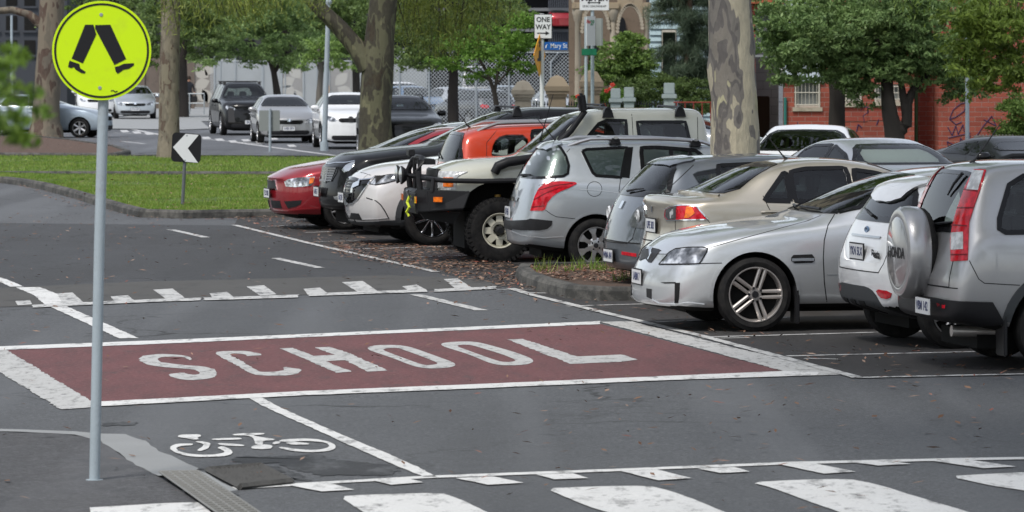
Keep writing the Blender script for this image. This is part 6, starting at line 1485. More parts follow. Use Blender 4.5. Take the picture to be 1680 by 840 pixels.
pillar(914, 123, 29, 113, STONE, 'sandstone pillar with pointed cap right of the white one way sign pole', SP)
pillar(970, 114, 28, 112, STONE, 'sandstone pillar behind the paired parking sign posts', SP)
def bpillar(px, yt, wpx, d, label):
    s = FPX/d; root = root_of('fence_post', px, d, label, 'gate post', 'blue grey masonry posts'); h = HC-(yt-HOR)/s; w_ = wpx/2/s
    MB().box(-w_*.82, w_*.82, -w_*.82, w_*.82, 0, h*.80).build('shaft', BLUEG, root, bevel=.01); MB().box(-w_*1.1, w_*1.1, -w_*1.1, w_*1.1, h*.80, h*.86).build('collar', BLUEG, root, bevel=.015)
    MB().box(-w_*.8, w_*.8, -w_*.8, w_*.8, h*.86, h).build('cap', BLUEG, root, bevel=.015)
bpillar(1010, 145, 20, 107, 'blue grey post, left one of the close pair behind the cream off-roader'); bpillar(1032, 143, 20, 106, 'blue grey post, right one of the close pair behind the cream off-roader'); bpillar(1098, 136, 22, 105, 'tall blue grey post standing alone left of the huge mottled trunk')
def ironfence():
    d = 111; s = FPX/d; root = root_of('iron_fence', 960, d, 'black spiked iron fence between the sandstone pillars', 'fence'); X = lambda px: PX(px, s)-root.location.x; m = MB()
    im = mat('black_iron', (.012, .013, .014), .5)
    for i in range(60):
        px = 876+i*4.4
        if 898 < px < 930 or 956 < px < 984: continue
        x = X(px); m.tube([(x, 0, .15), (x, 0, 1.32)], .01, 5); m.lathe([(1.32, .0), (1.34, .028), (1.46, 0)], 5, 'z', c=(x, 0, 0))
    m.build('spikes', im, root); MB().tube([(X(876), 0, 1.15), (X(1140), 0, 1.15)], .015, 5).tube([(X(876), 0, .3), (X(1140), 0, .3)], .015, 5).build('rail', im, root)
ironfence()
def redrail():
    d = 103; s = FPX/d; root = root_of('low_rail_fence', 1140, d, 'rusty red low rail fence beside the huge mottled trunk', 'fence'); X = lambda px: PX(px, s)-root.location.x; rm = mat('rust_red', (.22, .04, .03), .7)
    z = HC-(168-HOR)/s; MB().tube([(X(1105), 0, z), (X(1170), 0, z)], .02, 6).build('rail', rm, root)
    for px in (1110, 1124, 1138, 1152, 1166): MB().tube([(X(px), 0, 0), (X(px), 0, z)], .015, 6).build('post', rm, root)
redrail()
def picket():
    d = 84; s = FPX/d; root = root_of('picket_fence', 1626, d, 'short weathered picket fence left of the clipped hedge', 'fence'); X = lambda px: PX(px, s)-root.location.x; wm = worn('old_white_timber', (.42, .38, .34), (.25, .22, .2), .3); m = MB()
    for i in range(12):
        x = X(1602+i*5.4); h = HC-(220-HOR)/s; m.prism([(x-.027, .1), (x+.027, .1), (x+.027, h-.05), (x, h), (x-.027, h-.05)], 1, -.01, .01)
    m.build('pickets', wm, root); MB().box(X(1598), X(1668), .012, .04, .35, .42).box(X(1598), X(1668), .012, .04, .95, 1.0).build('rail', wm, root)
picket()
# --- hoarding with leaf motifs
def hoarding():
    d = 232; s = FPX/d; HM = worn('hoarding_panel', (.23, .21, .19), (.18, .165, .15), .2, 2); HM2 = worn('hoarding_grey', (.3, .32, .33), (.22, .23, .23), .2, 2); LM = mat('hoarding_leaf', (.4, .38, .34), .8)
    root = root_of('hoarding', 450, d, 'grey brown site hoarding printed with pale leaf shapes behind the parked street cars', 'hoarding'); X = lambda px: PX(px, s)-root.location.x; Z = lambda py: HC-(py-HOR)/s
    e = [318, 352, 386, 430, 462, 498, 540, 586, 640, 700]
    for i, (a, b) in enumerate(zip(e, e[1:])):
        MB().box(X(a)+.02, X(b)-.02, 0, .06, .05, Z(96 if i < 2 else 103)).build('panel', HM if i in (0, 4, 6) else HM2, root)
    for px in e: MB().tube([(X(px), -.06, 0), (X(px), -.06, Z(92))], .05, 6).build('post', STEEL, root)
    def leafm(px, py, ang, l=.95, w_=.3):
        pts = []
        for i in range(9): t = i/8; pts.append((l*(t-.5), w_*math.sin(math.pi*t)))
        pts += [(l*(t/8-.5), -w_*math.sin(math.pi*t/8)) for t in range(7, 0, -1)]
        c, s_ = math.cos(ang), math.sin(ang); return [(X(px)+p[0]*c-p[1]*s_, Z(py)+p[0]*s_+p[1]*c) for p in pts]
    for (px, py, a) in ((330,120,-.5), (345,112,1.0), (331,138,.4), (340,158,-1.0), (332,157,-.9), (484,118,-.9), (471,135,.5), (474,149,-.5), (490,160,-1.2), (560,130,.8), (566,150,-.5)):
        MB().prism(leafm(px, py, a), 1, -.012, -.003).build('leaf_motif', LM, root)
    MB().box(X(534), X(541), -.3, -.2, 0, Z(140)).build('timber_post', mat('orange_timber', (.45, .26, .12), .7), root)
hoarding()
def mesh_mat():
    m = mat('chain_link', (.45, .48, .5), .5, .3); v = N(m, 'ShaderNodeNewGeometry').outputs['Position']; sx = N(m, 'ShaderNodeSeparateXYZ'); L(m, v, sx.inputs[0])
    def wave(sg):
        a = N(m, 'ShaderNodeMath', operation='MULTIPLY_ADD'); L(m, sx.outputs[2], a.inputs[0]); a.inputs[1].default_value = sg; L(m, sx.outputs[0], a.inputs[2])
        b = N(m, 'ShaderNodeMath', operation='MULTIPLY'); L(m, a.outputs[0], b.inputs[0]); b.inputs[1].default_value = 1/.13
        c = N(m, 'ShaderNodeMath', operation='FRACT'); L(m, b.outputs[0], c.inputs[0]); e = N(m, 'ShaderNodeMath', operation='LESS_THAN'); L(m, c.outputs[0], e.inputs[0]); e.inputs[1].default_value = .16; return e.outputs[0]
    x = N(m, 'ShaderNodeMath', operation='MAXIMUM'); L(m, wave(1), x.inputs[0]); L(m, wave(-1), x.inputs[1]); L(m, x.outputs[0], m.node_tree.nodes['Principled BSDF'].inputs['Alpha']); return m
def meshfence(px0, px1, ytop, d, label, posts, crank=True):
    s = FPX/d; root = root_of('mesh_fence', (px0+px1)/2, d, label, 'fence', 'chain link fences round the yards'); X = lambda px: PX(px, s)-root.location.x; h = HC-(ytop-HOR)/s
    mk('mesh', [(X(px0), 0, 0), (X(px1), 0, 0), (X(px1), 0, h), (X(px0), 0, h)], [(0, 1, 2, 3)], mesh_mat(), root)
    for px in posts: MB().tube([(X(px), -.04, 0), (X(px)-.03, -.04, h-.35), (X(px)+.25, -.1, h+.0)] if crank else [(X(px), -.04, 0), (X(px), -.04, h)], .035, 8).build('post', STEEL, root, True)
    MB().tube([(X(px0), -.03, h), (X(px1), -.03, h)], .022, 6).build('rail', STEEL, root, True)
meshfence(648, 948, 86, 150, 'tall chain link fence with cranked posts before the car yard', (657, 705, 782, 836, 905), True)
meshfence(345, 600, 100, 222, 'chain link fence standing before the leaf printed hoarding', (362, 432, 468, 520, 582), False)
# --- car park deck and dark buildings behind
def carpark():
    d = 262; s = FPX/d; root = root_of('car_park_building', 800, d, 'dark multi storey car park with thin vertical slats behind the one way sign', 'building'); X = lambda px: PX(px, s)-root.location.x; Z = lambda py: HC-(py-HOR)/s
    MB().box(X(640), X(1240), 3, 3.5, 0, 16).build('wall', DARKB, root)
    for py in (84, 52, 18, -20): MB().box(X(640), X(1240), 0, 3, Z(py)-.0, Z(py-5)).build('deck', mat('deck_concrete', (.16, .165, .17), .8), root)
    sl = MB()
    for i in range(110): x = X(900+i*3.1); sl.box(x, x+.04, -.05, 0, Z(84), 16)
    sl.build('slats', mat('slat_grey', (.1, .11, .13), .5), root)
    MB().box(X(640), X(1240), .05, .1, Z(52), Z(48)).build('crash_rail', mat('brown_rail', (.16, .08, .05), .6), root)
    return Z
carpark()
def backblock(px0, px1, yt, d, col, label, name='background_building', wins=True):
    s = FPX/d; root = root_of(name, (px0+px1)/2, d, label, 'building'); X = lambda px: PX(px, s)-root.location.x; Z = lambda py: HC-(py-HOR)/s
    m_ = mat('facade_%d' % px0, col, .8); MB().box(X(px0), X(px1), 0, 6, 0, Z(yt)).build('wall', m_, root); MB().box(X(px0), X(px1), -.15, 6, Z(yt), Z(yt)+.3).build('parapet', m_, root)
    if wins:
        x = px0+10
        while x < px1-16:
            for yy in (90, 50, 10):
                o = MB().box(X(x), X(x+18), -.05, .02, Z(yy), Z(yy-24)).build('window', GLOSSB, root)
                MB().box(X(x)-.1, X(x+18)+.1, -.12, -.052, Z(yy)-.12, Z(yy)).build('sill', m_, o)
            x += 30
backblock(-300, 110, -60, 240, (.05, .055, .065), 'dark office building at the far left behind the peeling gum')
backblock(110, 330, -60, 300, (.05, .05, .05), 'dark grey block far behind the round yellow sign')
backblock(330, 660, -60, 300, (.045, .05, .048), 'dark grey block far behind the hoarding')
def shopwall():
    d = 226; s = FPX/d; root = root_of('site_wall', 262, d, 'brown timber site wall left of the slim pale trunk', 'wall'); X = lambda px: PX(px, s)-root.location.x; wm = worn('brown_wall', (.14, .11, .09), (.08, .065, .055), .3, 2); z = HC-(95-HOR)/s
    e = [212, 236, 262, 290, 318]
    for a, b in zip(e, e[1:]): MB().box(X(a)+.015, X(b)-.015, 0, .1, 0, z).build('panel', wm, root)
    for px in e: MB().box(X(px)-.05, X(px)+.05, -.1, .0, 0, z+.1).build('post', wm, root)
shopwall()
# guard rail
def rail():
    d = 200; s = FPX/d; root = root_of('hand_rail', 250, d, 'thin grey steel hand rail along the footpath behind the silver hatchback', 'railing'); X = lambda px: PX(px, s)-root.location.x
    for z in (1.0, .55): MB().tube([(X(215), 0, z), (X(335), 0, z)], .03, 6).build('rail', STEEL, root)
    for px in range(215, 340, 24): MB().tube([(X(px), 0, 0), (X(px), 0, 1)], .03, 6).build('post', STEEL, root)
rail()
# ------------------------------------------------------------------ background cars
def gtop(kind, L_, H):
    if kind == 'sedan': return [(0,.72),(.1,.8),(.6,.93),(1.3,1.04),(1.5,1.08),(2.1,H-.12),(2.6,H),(3.2,H-.02),(3.7,H-.16),(4.1,1.12),(L_-.1,1.08),(L_,.95)]
    if kind == 'hatch': return [(0,.74),(.1,.82),(.6,.95),(1.05,1.05),(1.2,1.09),(1.95,H-.1),(2.4,H),(3.3,H-.03),(L_-.45,H-.14),(L_-.15,1.05),(L_,.8)]
    if kind == 'suv': return [(0,.86),(.1,.98),(.6,1.08),(1.2,1.16),(1.4,1.22),(2.0,H-.12),(2.4,H),(3.7,H-.02),(L_-.3,H-.12),(L_-.1,1.2),(L_,.9)]
    if kind == 'ute': return [(0,1.0),(.1,1.1),(.6,1.18),(1.3,1.24),(1.5,1.28),(2.1,H-.12),(2.4,H-.02),(3.2,H),(L_-.3,H-.02),(L_-.1,1.3),(L_,1.0)]
def gcar(name, label, kind, L_, W, H, pt, anchor, px, s, ang, group, r=.32, zh=.72, features=True, style='5', pl='1CD 4EF', wins=None, rear=False, bars=False, hm=HEAD):
    top = gtop(kind, L_, H); b = .86 if kind in ('sedan', 'hatch') else 1.0
    c = Car(name, dict(L=L_, W=W, H=H, r=r, ra=r+.05, fw=.9, rw_=L_-.95, roofw=W*.66, top=top, belt=[(0,b-.2),(.5,b),(1.3,b+.1),(3,b+.16),(L_-.2,b+.16),(L_,b-.1)], bot=[(0,.22),(.5,.2),(L_-.5,.22),(L_,.32)], nose=[(.15,.12),(.3,0),(.7,.03),(.9,.08)]), label, group)
    a = R(ang); M = Matrix.Rotation(a, 4, 'Z'); loc = Vector((PX(px, s), FPX/s, 0))-M.to_3x3() @ Vector((anchor[0]-L_/2, anchor[1], 0)); c.place(loc.x, loc.y, ang)
    c.body(pt, lv=1 if s < 45 else 2)
    cw = 1.12 if kind in ('sedan', 'hatch') else 1.26
    c.screen('front', cw, H-.1, 'windscreen', x=2.2); c.screen('rear', cw+.02, H-.12, 'rear_window', x=L_*.7)
    c.side_windows(wins or [(1.75, 2.6, .4, 0), (2.66, 3.5, 0, -.1)])
    if features: c.simple_front(zh, pl=pl, pz=.45, grille=(.42, .12, zh-.04), low=(.62, .13, .33), hm=hm)
    W1 = c.wid(L_); zt = zh+.12
    c.patch('tail_light', [(W1*.97,zt+.07),(W1*.6,zt+.05),(W1*.62,zt-.08),(W1*.97,zt-.06)], LRED, 'rear', .008, .1, smooth=1)
    if rear: c.plate('rear', .6, pl)
    c.wheels(style, r*.68, .2); c.mirror_(1.85, b+.16, pt); c.door_seams([2.63]); c.handles([(2.5, b), (3.4, b)], pt)
    return c
GS = 'cars parked along the far street'
c = gcar('parked_ute', 'black ute with canopy, farthest of the four parked in front of the hoarding', 'ute', 5.2, .93, 1.80, BLACK, (0, 0), 411, 49.0, 100, GS, .38, .92, pl='SKX 21', bars=True); c.rack([2.6, 3.9], bar=TRIM, h=.08); c.arch_lip(TRIM, .06)
c = gcar('parked_hatchback', 'silver hatchback parked between the black ute and the white SUV', 'hatch', 4.25, .9, 1.47, paint('pewter', (.42, .42, .42), .7, .36), (0, 0), 474, 54.3, 98, GS, .32, .68, pl='1AB 3FV'); c.ribbon('badge', [(-.05,.7),(.05,.7)], .09, CHROME, 'front', .02, mirror=False)
c = gcar('parked_suv', 'white SUV parked left of the forked gum trunk', 'suv', 4.45, .92, 1.60, WHITE, (0, 0), 582, 58.5, 97, GS, .35, .86, pl=None); c.arch_lip(TRIM, .05)
for y in (-.1, .1): c.patch('grille', [(y-.08,.76),(y+.08,.76),(y+.07,.92),(y-.07,.92)], TRIM, 'front', .014, .1, smooth=1, mirror=False)
c = gcar('parked_suv', 'dark grey SUV half hidden behind the forked gum trunk', 'suv', 4.6, .93, 1.62, BLACK, (0, 0), 676, 66, 99, GS, .36, .86, pl=None); c.roof_rail(2.2, 4.1, TRIM, .06)
c = gcar('parked_hatchback', 'silver hatchback facing us beside the round yellow sign', 'hatch', 4.4, .91, 1.47, SILV2, (0, 0), 222, 38.2, 96, GS, .32, .68, pl='1FA 6ZR'); c.ribbon('badge', [(-.05,.7),(.05,.7)], .09, CHROME, 'front', .02, mirror=False)
gcar('parked_van', 'white van partly behind the round yellow sign', 'suv', 4.6, .92, 1.75, WHITE, (0, 0), 160, 37, 97, GS, .33, .8, pl=None)
c = gcar('passing_sedan', 'ice blue sedan side on behind the peeling gum trunk', 'sedan', 4.6, .88, 1.42, BLUES, (.9, .85), 130, 50.5, 172, GS, .32, .66, pl=None, style='6')
gcar('parked_sedan', 'dark sedan at the far left edge', 'sedan', 4.6, .9, 1.45, DGREY, (0, 0), 14, 42, 120, GS, .32, .68, pl=None)
GY = 'cars in the fenced yard'
gcar('yard_wagon', 'white wagon behind the mesh fence beside the forked gum', 'suv', 4.7, .92, 1.62, WHITE, (0, 0), 684, 38, 108, GY, .34, .8, pl=None)
gcar('yard_suv', 'steel blue SUV facing us behind the mesh fence', 'hatch', 4.5, .92, 1.55, BLUE, (0, 0), 722, 42, 120, GY, .34, .8, pl=None)
gcar('yard_sedan', 'silver sedan behind the dark forked trunk in the yard', 'sedan', 4.6, .9, 1.47, SILV, (4.6, 0), 775, 40, -60, GY, .32, .7, rear=True, pl='AB 12')
gcar('yard_hatchback', 'dark grey hatchback with red tail lights left of the sandstone pillar', 'hatch', 4.3, .9, 1.5, DGREY, (4.3, 0), 822, 44, -62, GY, .32, .7, rear=True, pl='XY 55')
gcar('yard_sedan', 'pale blue sedan behind the lime green tree', 'sedan', 4.6, .9, 1.45, BLUES, (0, 0), 862, 37, 110, GY, .32, .7, pl=None)
gcar('yard_van', 'white van showing through the lime green tree', 'ute', 4.9, .95, 2.3, WHITE, (0, 0), 800, 33, 105, GY, .34, .8, pl=None)
gcar('yard_hatchback', 'silver hatchback between the two sandstone pillars right of the one way sign', 'hatch', 4.3, .9, 1.47, SILV, (0, 0), 938, 44, 100, GY, .32, .7, pl=None)
GD = 'cars on the car park deck'
def deck(px, pt, lb):
    c = gcar('deck_car', lb, 'hatch', 4.3, .88, 1.45, pt, (4.3, 0), px, 27, -80, None, .32, .7, rear=False, pl=None); c.root.location.z = HC-(52-HOR)/(FPX/262)+.02; c.root.location.y = 263.6
deck(925, RED, 'red car on the car park deck behind the one way sign')
GR_ = 'cars beyond the parked row on the right'
gcar('parked_ute', 'white car just right of the huge mottled trunk, its large dark screen toward us', 'hatch', 4.4, .9, 1.50, WHITE, (0, 0), 1308, 112, 82, GR_, .32, .7, pl=None)
c = gcar('parked_sedan', 'silver sedan with a bright silvery windscreen behind the champagne sedan', 'sedan', 4.6, .9, 1.45, SILV, (0, 0), 1592, 130, 112, GR_, .32, .7, pl=None)
gcar('parked_convertible', 'dark soft top car under the picket fence', 'sedan', 4.3, .88, 1.33, BLACK, (0, 0), 1800, 112, 110, GR_, .31, .66, pl=None)
gcar('parked_hatchback', 'silver hatchback in front of the roller door opening', 'hatch', 4.2, .88, 1.47, SILV2, (0, 0), 1292, 82, 165, GR_, .32, .7, pl=None)
SKYREF = mat('sky_reflection', (.85, .88, .9), .5); c = [q for q in CARS if q.root['label'].startswith('silver sedan with a bright')][0]
c.patch('sky_reflection', [(-.56,1.16),(.56,1.16),(.48,1.33),(-.48,1.33)], SKYREF, 'front', -.035, .1, smooth=1, mirror=False)  # pale panel added behind the windscreen to stand in for its sky reflection
for q in CARS:
    if q.root.get('group') in ('cars parked in the row of angled bays', GS, GR_): q.hollow()
    else:
        for o in q.root.children:
            if o.type == 'MESH' and o.data.materials and o.data.materials[0] == GLASS: o.data.materials[0] = GLASSO
# ------------------------------------------------------------------ signs and poles
SM = mat('sign_white', (.66, .67, .68), .45); SB = mat('sign_black', (.012, .012, .014), .5); SY = mat('sign_fluoro', (.62, .88, .006), .45); SO = mat('sign_amber', (.75, .33, .01), .5); SBL = mat('sign_blue', (.012, .1, .36), .45)
GALV = worn('galvanised_pole', (.36, .42, .46), (.28, .31, .33), .15, 3, .5)
_n = noise(SY, geo(SY), 6, 6, .7); L(SY, mixc(SY, ramp(SY, _n, [(.55, 0), (.8, .35)]), (.56, .8, .006), (.4, .5, .05)), BC(SY))
def TM(x, y, z, yaw=0, roll=0): return Matrix.Translation((x, y, z)) @ Matrix.Rotation(R(yaw), 4, 'Z') @ Matrix.Rotation(R(roll), 4, 'Y') @ Matrix.Rotation(R(90), 4, 'X')
def poly_plate(mb, pts, y0, y1): return mb.prism(pts, 1, y0, y1)
def ped_sign():
    b = G(155, 790); root = empty('crossing_sign', b, 0, 'round fluorescent yellow sign with walking legs on a tall grey pole', 'road sign'); s = 283.5
    lx = lambda px: (px-155)/s; lz = lambda py: (790-py)/s
    MB().tube([(0, 0, 0), (lx(163), 0, lz(400)), (lx(171), 0, lz(120)), (lx(173), 0, lz(30))], .031, 20).build('pole', GALV, root, True)
    MB().tube([(0, 0, 0), (0, 0, .012)], .05, 16).build('pole_collar', GALV, root)
    cx, cz = lx(168), lz(83); yf = -.05; q = 2.27*s
    MB().lathe([(-.0, 0), (0, .286), (.006, .287), (.006, 0)], 96, 'y', c=(cx, yf, cz)).build('sign_face', SY, root)
    MB().lathe([(-.0015, .262), (-.0015, .274), (.0, .274), (.0, .262)], 96, 'y', c=(cx, yf-.0005, cz), closed=True).build('border', SB, root)
    f = lambda p: [(lx(x/2.27), lz(y/2.27)) for x, y in p]
    for nm, p in (('leg_figure', [(320,92),(351,92),(362,128),(312,236),(270,218)]), ('leg_figure', [(358,93),(414,92),(473,220),(429,242),(357,106)]),
        ('shoe_figure', [(262,225),(272,229),(299,238),(302,254),(322,267),(319,274),(306,272),(286,260),(278,250),(268,254),(257,250),(259,238)]), ('shoe_figure', [(430,249),(444,246),(464,237),(482,236),(501,235),(502,243),(484,256),(462,260),(452,268),(441,275),(434,266)])):
        MB().prism(f(p), 1, yf-.002, yf-.0003).build(nm, SB, root)
    for px, py in ((380,55),(375,327)): MB().lathe([(-.004, 0), (-.004, .009), (0, .011)], 12, 'y', c=(*[f([(px, py)])[0][0]], yf, f([(px, py)])[0][1])).build('bolt', STEEL, root)
    MB().box(lx(172)-.04, lx(172)+.04, yf+.006, -.02, lz(60), lz(52)).box(lx(172)-.04, lx(172)+.04, yf+.006, -.02, lz(140), lz(132)).build('bracket', STEEL, root)
    g = MB(); 
    for a, b2 in (((183,149),(187,148)),((187,148),(190,151)),((190,151),(194,149))): g.tube([(lx(a[0]), yf-.001, lz(a[1])), (lx(b2[0]), yf-.001, lz(b2[1]))], .003, 4)
    g.build('scratch_mark', SB, root)
ped_sign()
def chevron():
    b = G(299, 336, .11, 0); b.z = .11; root = empty('chevron_sign', b, 0, 'square black sign with a white left pointing chevron on the near grass', 'road sign'); s = FPX/b.y
    lx = lambda px: (px-299)/s; lz = lambda py: (336-py)/s
    MB().tube([(0, 0, -.1), (lx(303), 0, lz(266)), (lx(306), 0, lz(222))], .028, 12).build('post', mat('dark_galvanised', (.14, .15, .16), .5, .4), root, True)
    f = lambda p: [(lx(x/2.27), lz(y/2.27)) for x, y in p]; y = -.04
    MB().prism(chaikin(f([(643,492),(752,500),(747,608),(637,601)]), 2, .04), 1, y, y+.008).build('sign_face', SB, root)
    MB().prism(f([(645,548),(692,498),(741,502),(700,552),(738,606),(690,602)]), 1, y-.003, y-.0005).build('chevron', SM, root)
    for p in ((697,505),(690,597)): 
        q = f([p])[0]; MB().lathe([(-.006, 0), (-.006, .012), (-.003, .014)], 10, 'y', c=(q[0], y, q[1])).build('bolt', STEEL, root)
chevron()
def signback():
    d = 112; s = FPX/d; root = root_of('small_sign', 443, d, 'grey back of a small sign on a short post on the far grass', 'road sign'); lx = lambda px: (px-443)/s; Z = lambda py: HC-(py-HOR)/s
    MB().tube([(0, 0, .1), (0, 0, Z(178))], .035, 10).build('post', GALV, root, True); MB().box(lx(425), lx(459), .04, .05, Z(215), Z(181)).build('sign_face', mat('sign_back', (.25, .27, .26), .6), root, bevel=.004)
    MB().box(-.05, .05, .0, .04, Z(208), Z(205)).box(-.05, .05, .0, .04, Z(192), Z(189)).build('bracket', STEEL, root)
signback()
def pole(name, px, d, ytop, yb, r, label, dx=0, m=None, cat='pole'):
    s = FPX/d; root = root_of(name, px, d, label, cat); Z = lambda py: HC-(py-HOR)/s
    MB().tube([(0, 0, 0), (dx*.5/s, 0, Z(ytop)/2), (dx/s, 0, Z(ytop))], [r, r*.92, r*.85], 14).build('shaft', m or GALV, root, True)
    MB().tube([(0, 0, .0), (0, 0, .25)], r*1.5, 12).build('base', m or GALV, root, True); return root, s, Z
pr, s_, Z_ = pole('lamp_post', 532, 118, 4, 249, .075, 'slim grey steel post left of the forked gum trunk', 7); MB().lathe([(Z_(10), .05), (Z_(6), .09), (Z_(2), .09), (Z_(-1), .04), (Z_(-3), .07), (Z_(-7), 0)], 14, 'z', c=(7/s_, 0, 0)).build('finial', GALV, pr, True)
pr, s_, Z_ = pole('street_pole', 1587, 86, 60, 250, .045, 'pale blue grey steel pole in front of the graffiti wall'); MB().lathe([(Z_(60), .05), (Z_(55), .06), (Z_(50), 0)], 12, 'z').build('cap', GALV, pr, True)
pole('sign_pole', 19, 150, 25, 190, .05, 'thin grey pole by the dark building, far left')
def oneway():
    d = 104; s = FPX/d; root = root_of('one_way_sign', 889, d, 'white one way sign with black arrow above a blue street name blade', 'road sign'); lx = lambda px: (px-889)/s; Z = lambda py: HC-(py-HOR)/s
    WP = mat('white_pole', (.62, .63, .64), .5)
    MB().tube([(0, 0, 0), (0, 0, Z(22))], .05, 14).build('pole', WP, root, True)
    def plate(x0, x1, y0, y1, m, nm, par=None, yy=-.07):
        pts = [(lx(x0), Z(y1)), (lx(x1), Z(y1)), (lx(x1), Z(y0)), (lx(x0), Z(y0))]; return MB().prism(chaikin(pts, 1) if nm == 'x' else pts, 1, yy, yy+.01).build(nm, m, par or root, bevel=.003)
    plate(876, 906, 23, 64, SB, 'sign_border'); f = plate(877.2, 904.8, 24.2, 62.8, SM, 'sign_face', yy=-.076)
    for t, y in (('ONE', 32.5), ('WAY', 44.5)): text_mesh('sign_lettering', t, .165, SB, f, TM(lx(891), -.079, Z(y)), bold=.004, sx=.95)
    MB().box(lx(881), lx(896), -.081, -.077, Z(55.3), Z(53.6)).prism([(lx(895), Z(51)), (lx(901.5), Z(54.5)), (lx(895), Z(58))], 1, -.081, -.077).build('arrow', SB, f)
    # amber diamond turned away from us
    a = MB().prism([(0, -.52), (.5, 0), (0, .52), (-.5, 0)], 1, -.006, .006).xf(TMz(lx(885), -.12, Z(91), 73)); dm = a.build('hump_sign', SO, root)
    b = MB()
    b.prism([(-.2, -.14), (-.2, -.08), (-.1, -.05), (-.07, .12), (.07, .12), (.1, -.05), (.2, -.08), (.2, -.14)], 1, -.012, -.007); b.prism([(-.04, .2), (.04, .2), (.04, .3), (.09, .3), (0, .4), (-.09, .3), (-.04, .3)], 1, -.012, -.007)
    b.xf(TMz(lx(885), -.12, Z(91), 73)); b.build('hump_figure', SB, dm)
    bl = MB().box(lx(893), lx(931), -.05, -.03, Z(82), Z(69)).build('street_name_blade', SBL, root, bevel=.004)
    text_mesh('street_lettering', 'Mary St', .16, SM, bl, TM(lx(916.5), -.053, Z(75.3)), bold=.001, sx=.82)
    MB().prism([(lx(894.5), Z(79)), (lx(896), Z(79)), (lx(898), Z(72)), (lx(895), Z(75))], 1, -.055, -.051).build('council_mark', SM, bl)
def TMz(x, y, z, yaw): return Matrix.Translation((x, y, z)) @ Matrix.Rotation(R(yaw), 4, 'Z')
oneway()
def parking_signs():
    d = 96; s = FPX/d; GP = 'posts carrying the parking signs'
    root = root_of('parking_sign', 972, d, 'white parking sign with two way arrow at the top edge of the picture', 'road sign', GP); lx = lambda px: (px-972)/s; Z = lambda py: HC-(py-HOR)/s
    MB().tube([(0, 0, 0), (0, 0, Z(-20))], .04, 12).build('post', GALV, root, True)
    f = MB().box(lx(951), lx(999), -.06, -.05, Z(17), Z(-26)).build('sign_face', SM, root, bevel=.004)
    MB().box(lx(967), lx(982), -.065, -.061, Z(5), Z(3.6)).prism([(lx(967), Z(1.5)), (lx(967), Z(7)), (lx(963.5), Z(4.3))], 1, -.065, -.061).prism([(lx(982), Z(1.5)), (lx(985.5), Z(4.3)), (lx(982), Z(7))], 1, -.065, -.061).build('arrow', SB, f)
    text_mesh('sign_lettering', 'OR PAY USING PHONE APP', .07, SB, f, TM(lx(975), -.063, Z(10.5)), sx=.62); text_mesh('sign_lettering', 'METER', .2, SB, f, TM(lx(975), -.063, Z(-3)), bold=.004)
    g = MB().box(-.02, .02, -.18, .18, Z(75), Z(30)).xf(TMz(lx(981), -.02, 0, 30)).build('side_sign', mat('sign_back', (.25, .27, .26), .6), root)
    root2 = root_of('parking_sign', 961, d, 'narrow white and green parking sign turned aside on the left of two posts', 'road sign', GP); root2.location.y = d-.3; lx = lambda px: (px-961)/s
    MB().tube([(0, 0, 0), (0, 0, Z(28))], .036, 12).build('post', GALV, root2, True)
    f = MB().box(-.17, .17, -.012, .0, Z(75), Z(27)).xf(TMz(lx(968.5), -.06, 0, 55)).build('sign_face', SM, root2)
    text_mesh('sign_lettering', '2P', .16, mat('sign_green', (.02, .2, .08), .5), f, Matrix.Translation((lx(968.5), -.06, 0)) @ Matrix.Rotation(R(55), 4, 'Z') @ Matrix.Translation((.05, -.014, Z(38))) @ Matrix.Rotation(R(90), 4, 'X'), bold=.004)
    text_mesh('sign_lettering', 'No', .12, mat('sign_red', (.45, .01, .02), .5), f, Matrix.Translation((lx(968.5), -.06, 0)) @ Matrix.Rotation(R(55), 4, 'Z') @ Matrix.Translation((-.1, -.014, Z(36))) @ Matrix.Rotation(R(90), 4, 'X'), bold=.004)
    MB().box(-.1, .24, -.05, .05, Z(91), Z(80)).build('clamp', mat('clamp_green', (.01, .14, .07), .5), root2, bevel=.01)
parking_signs()
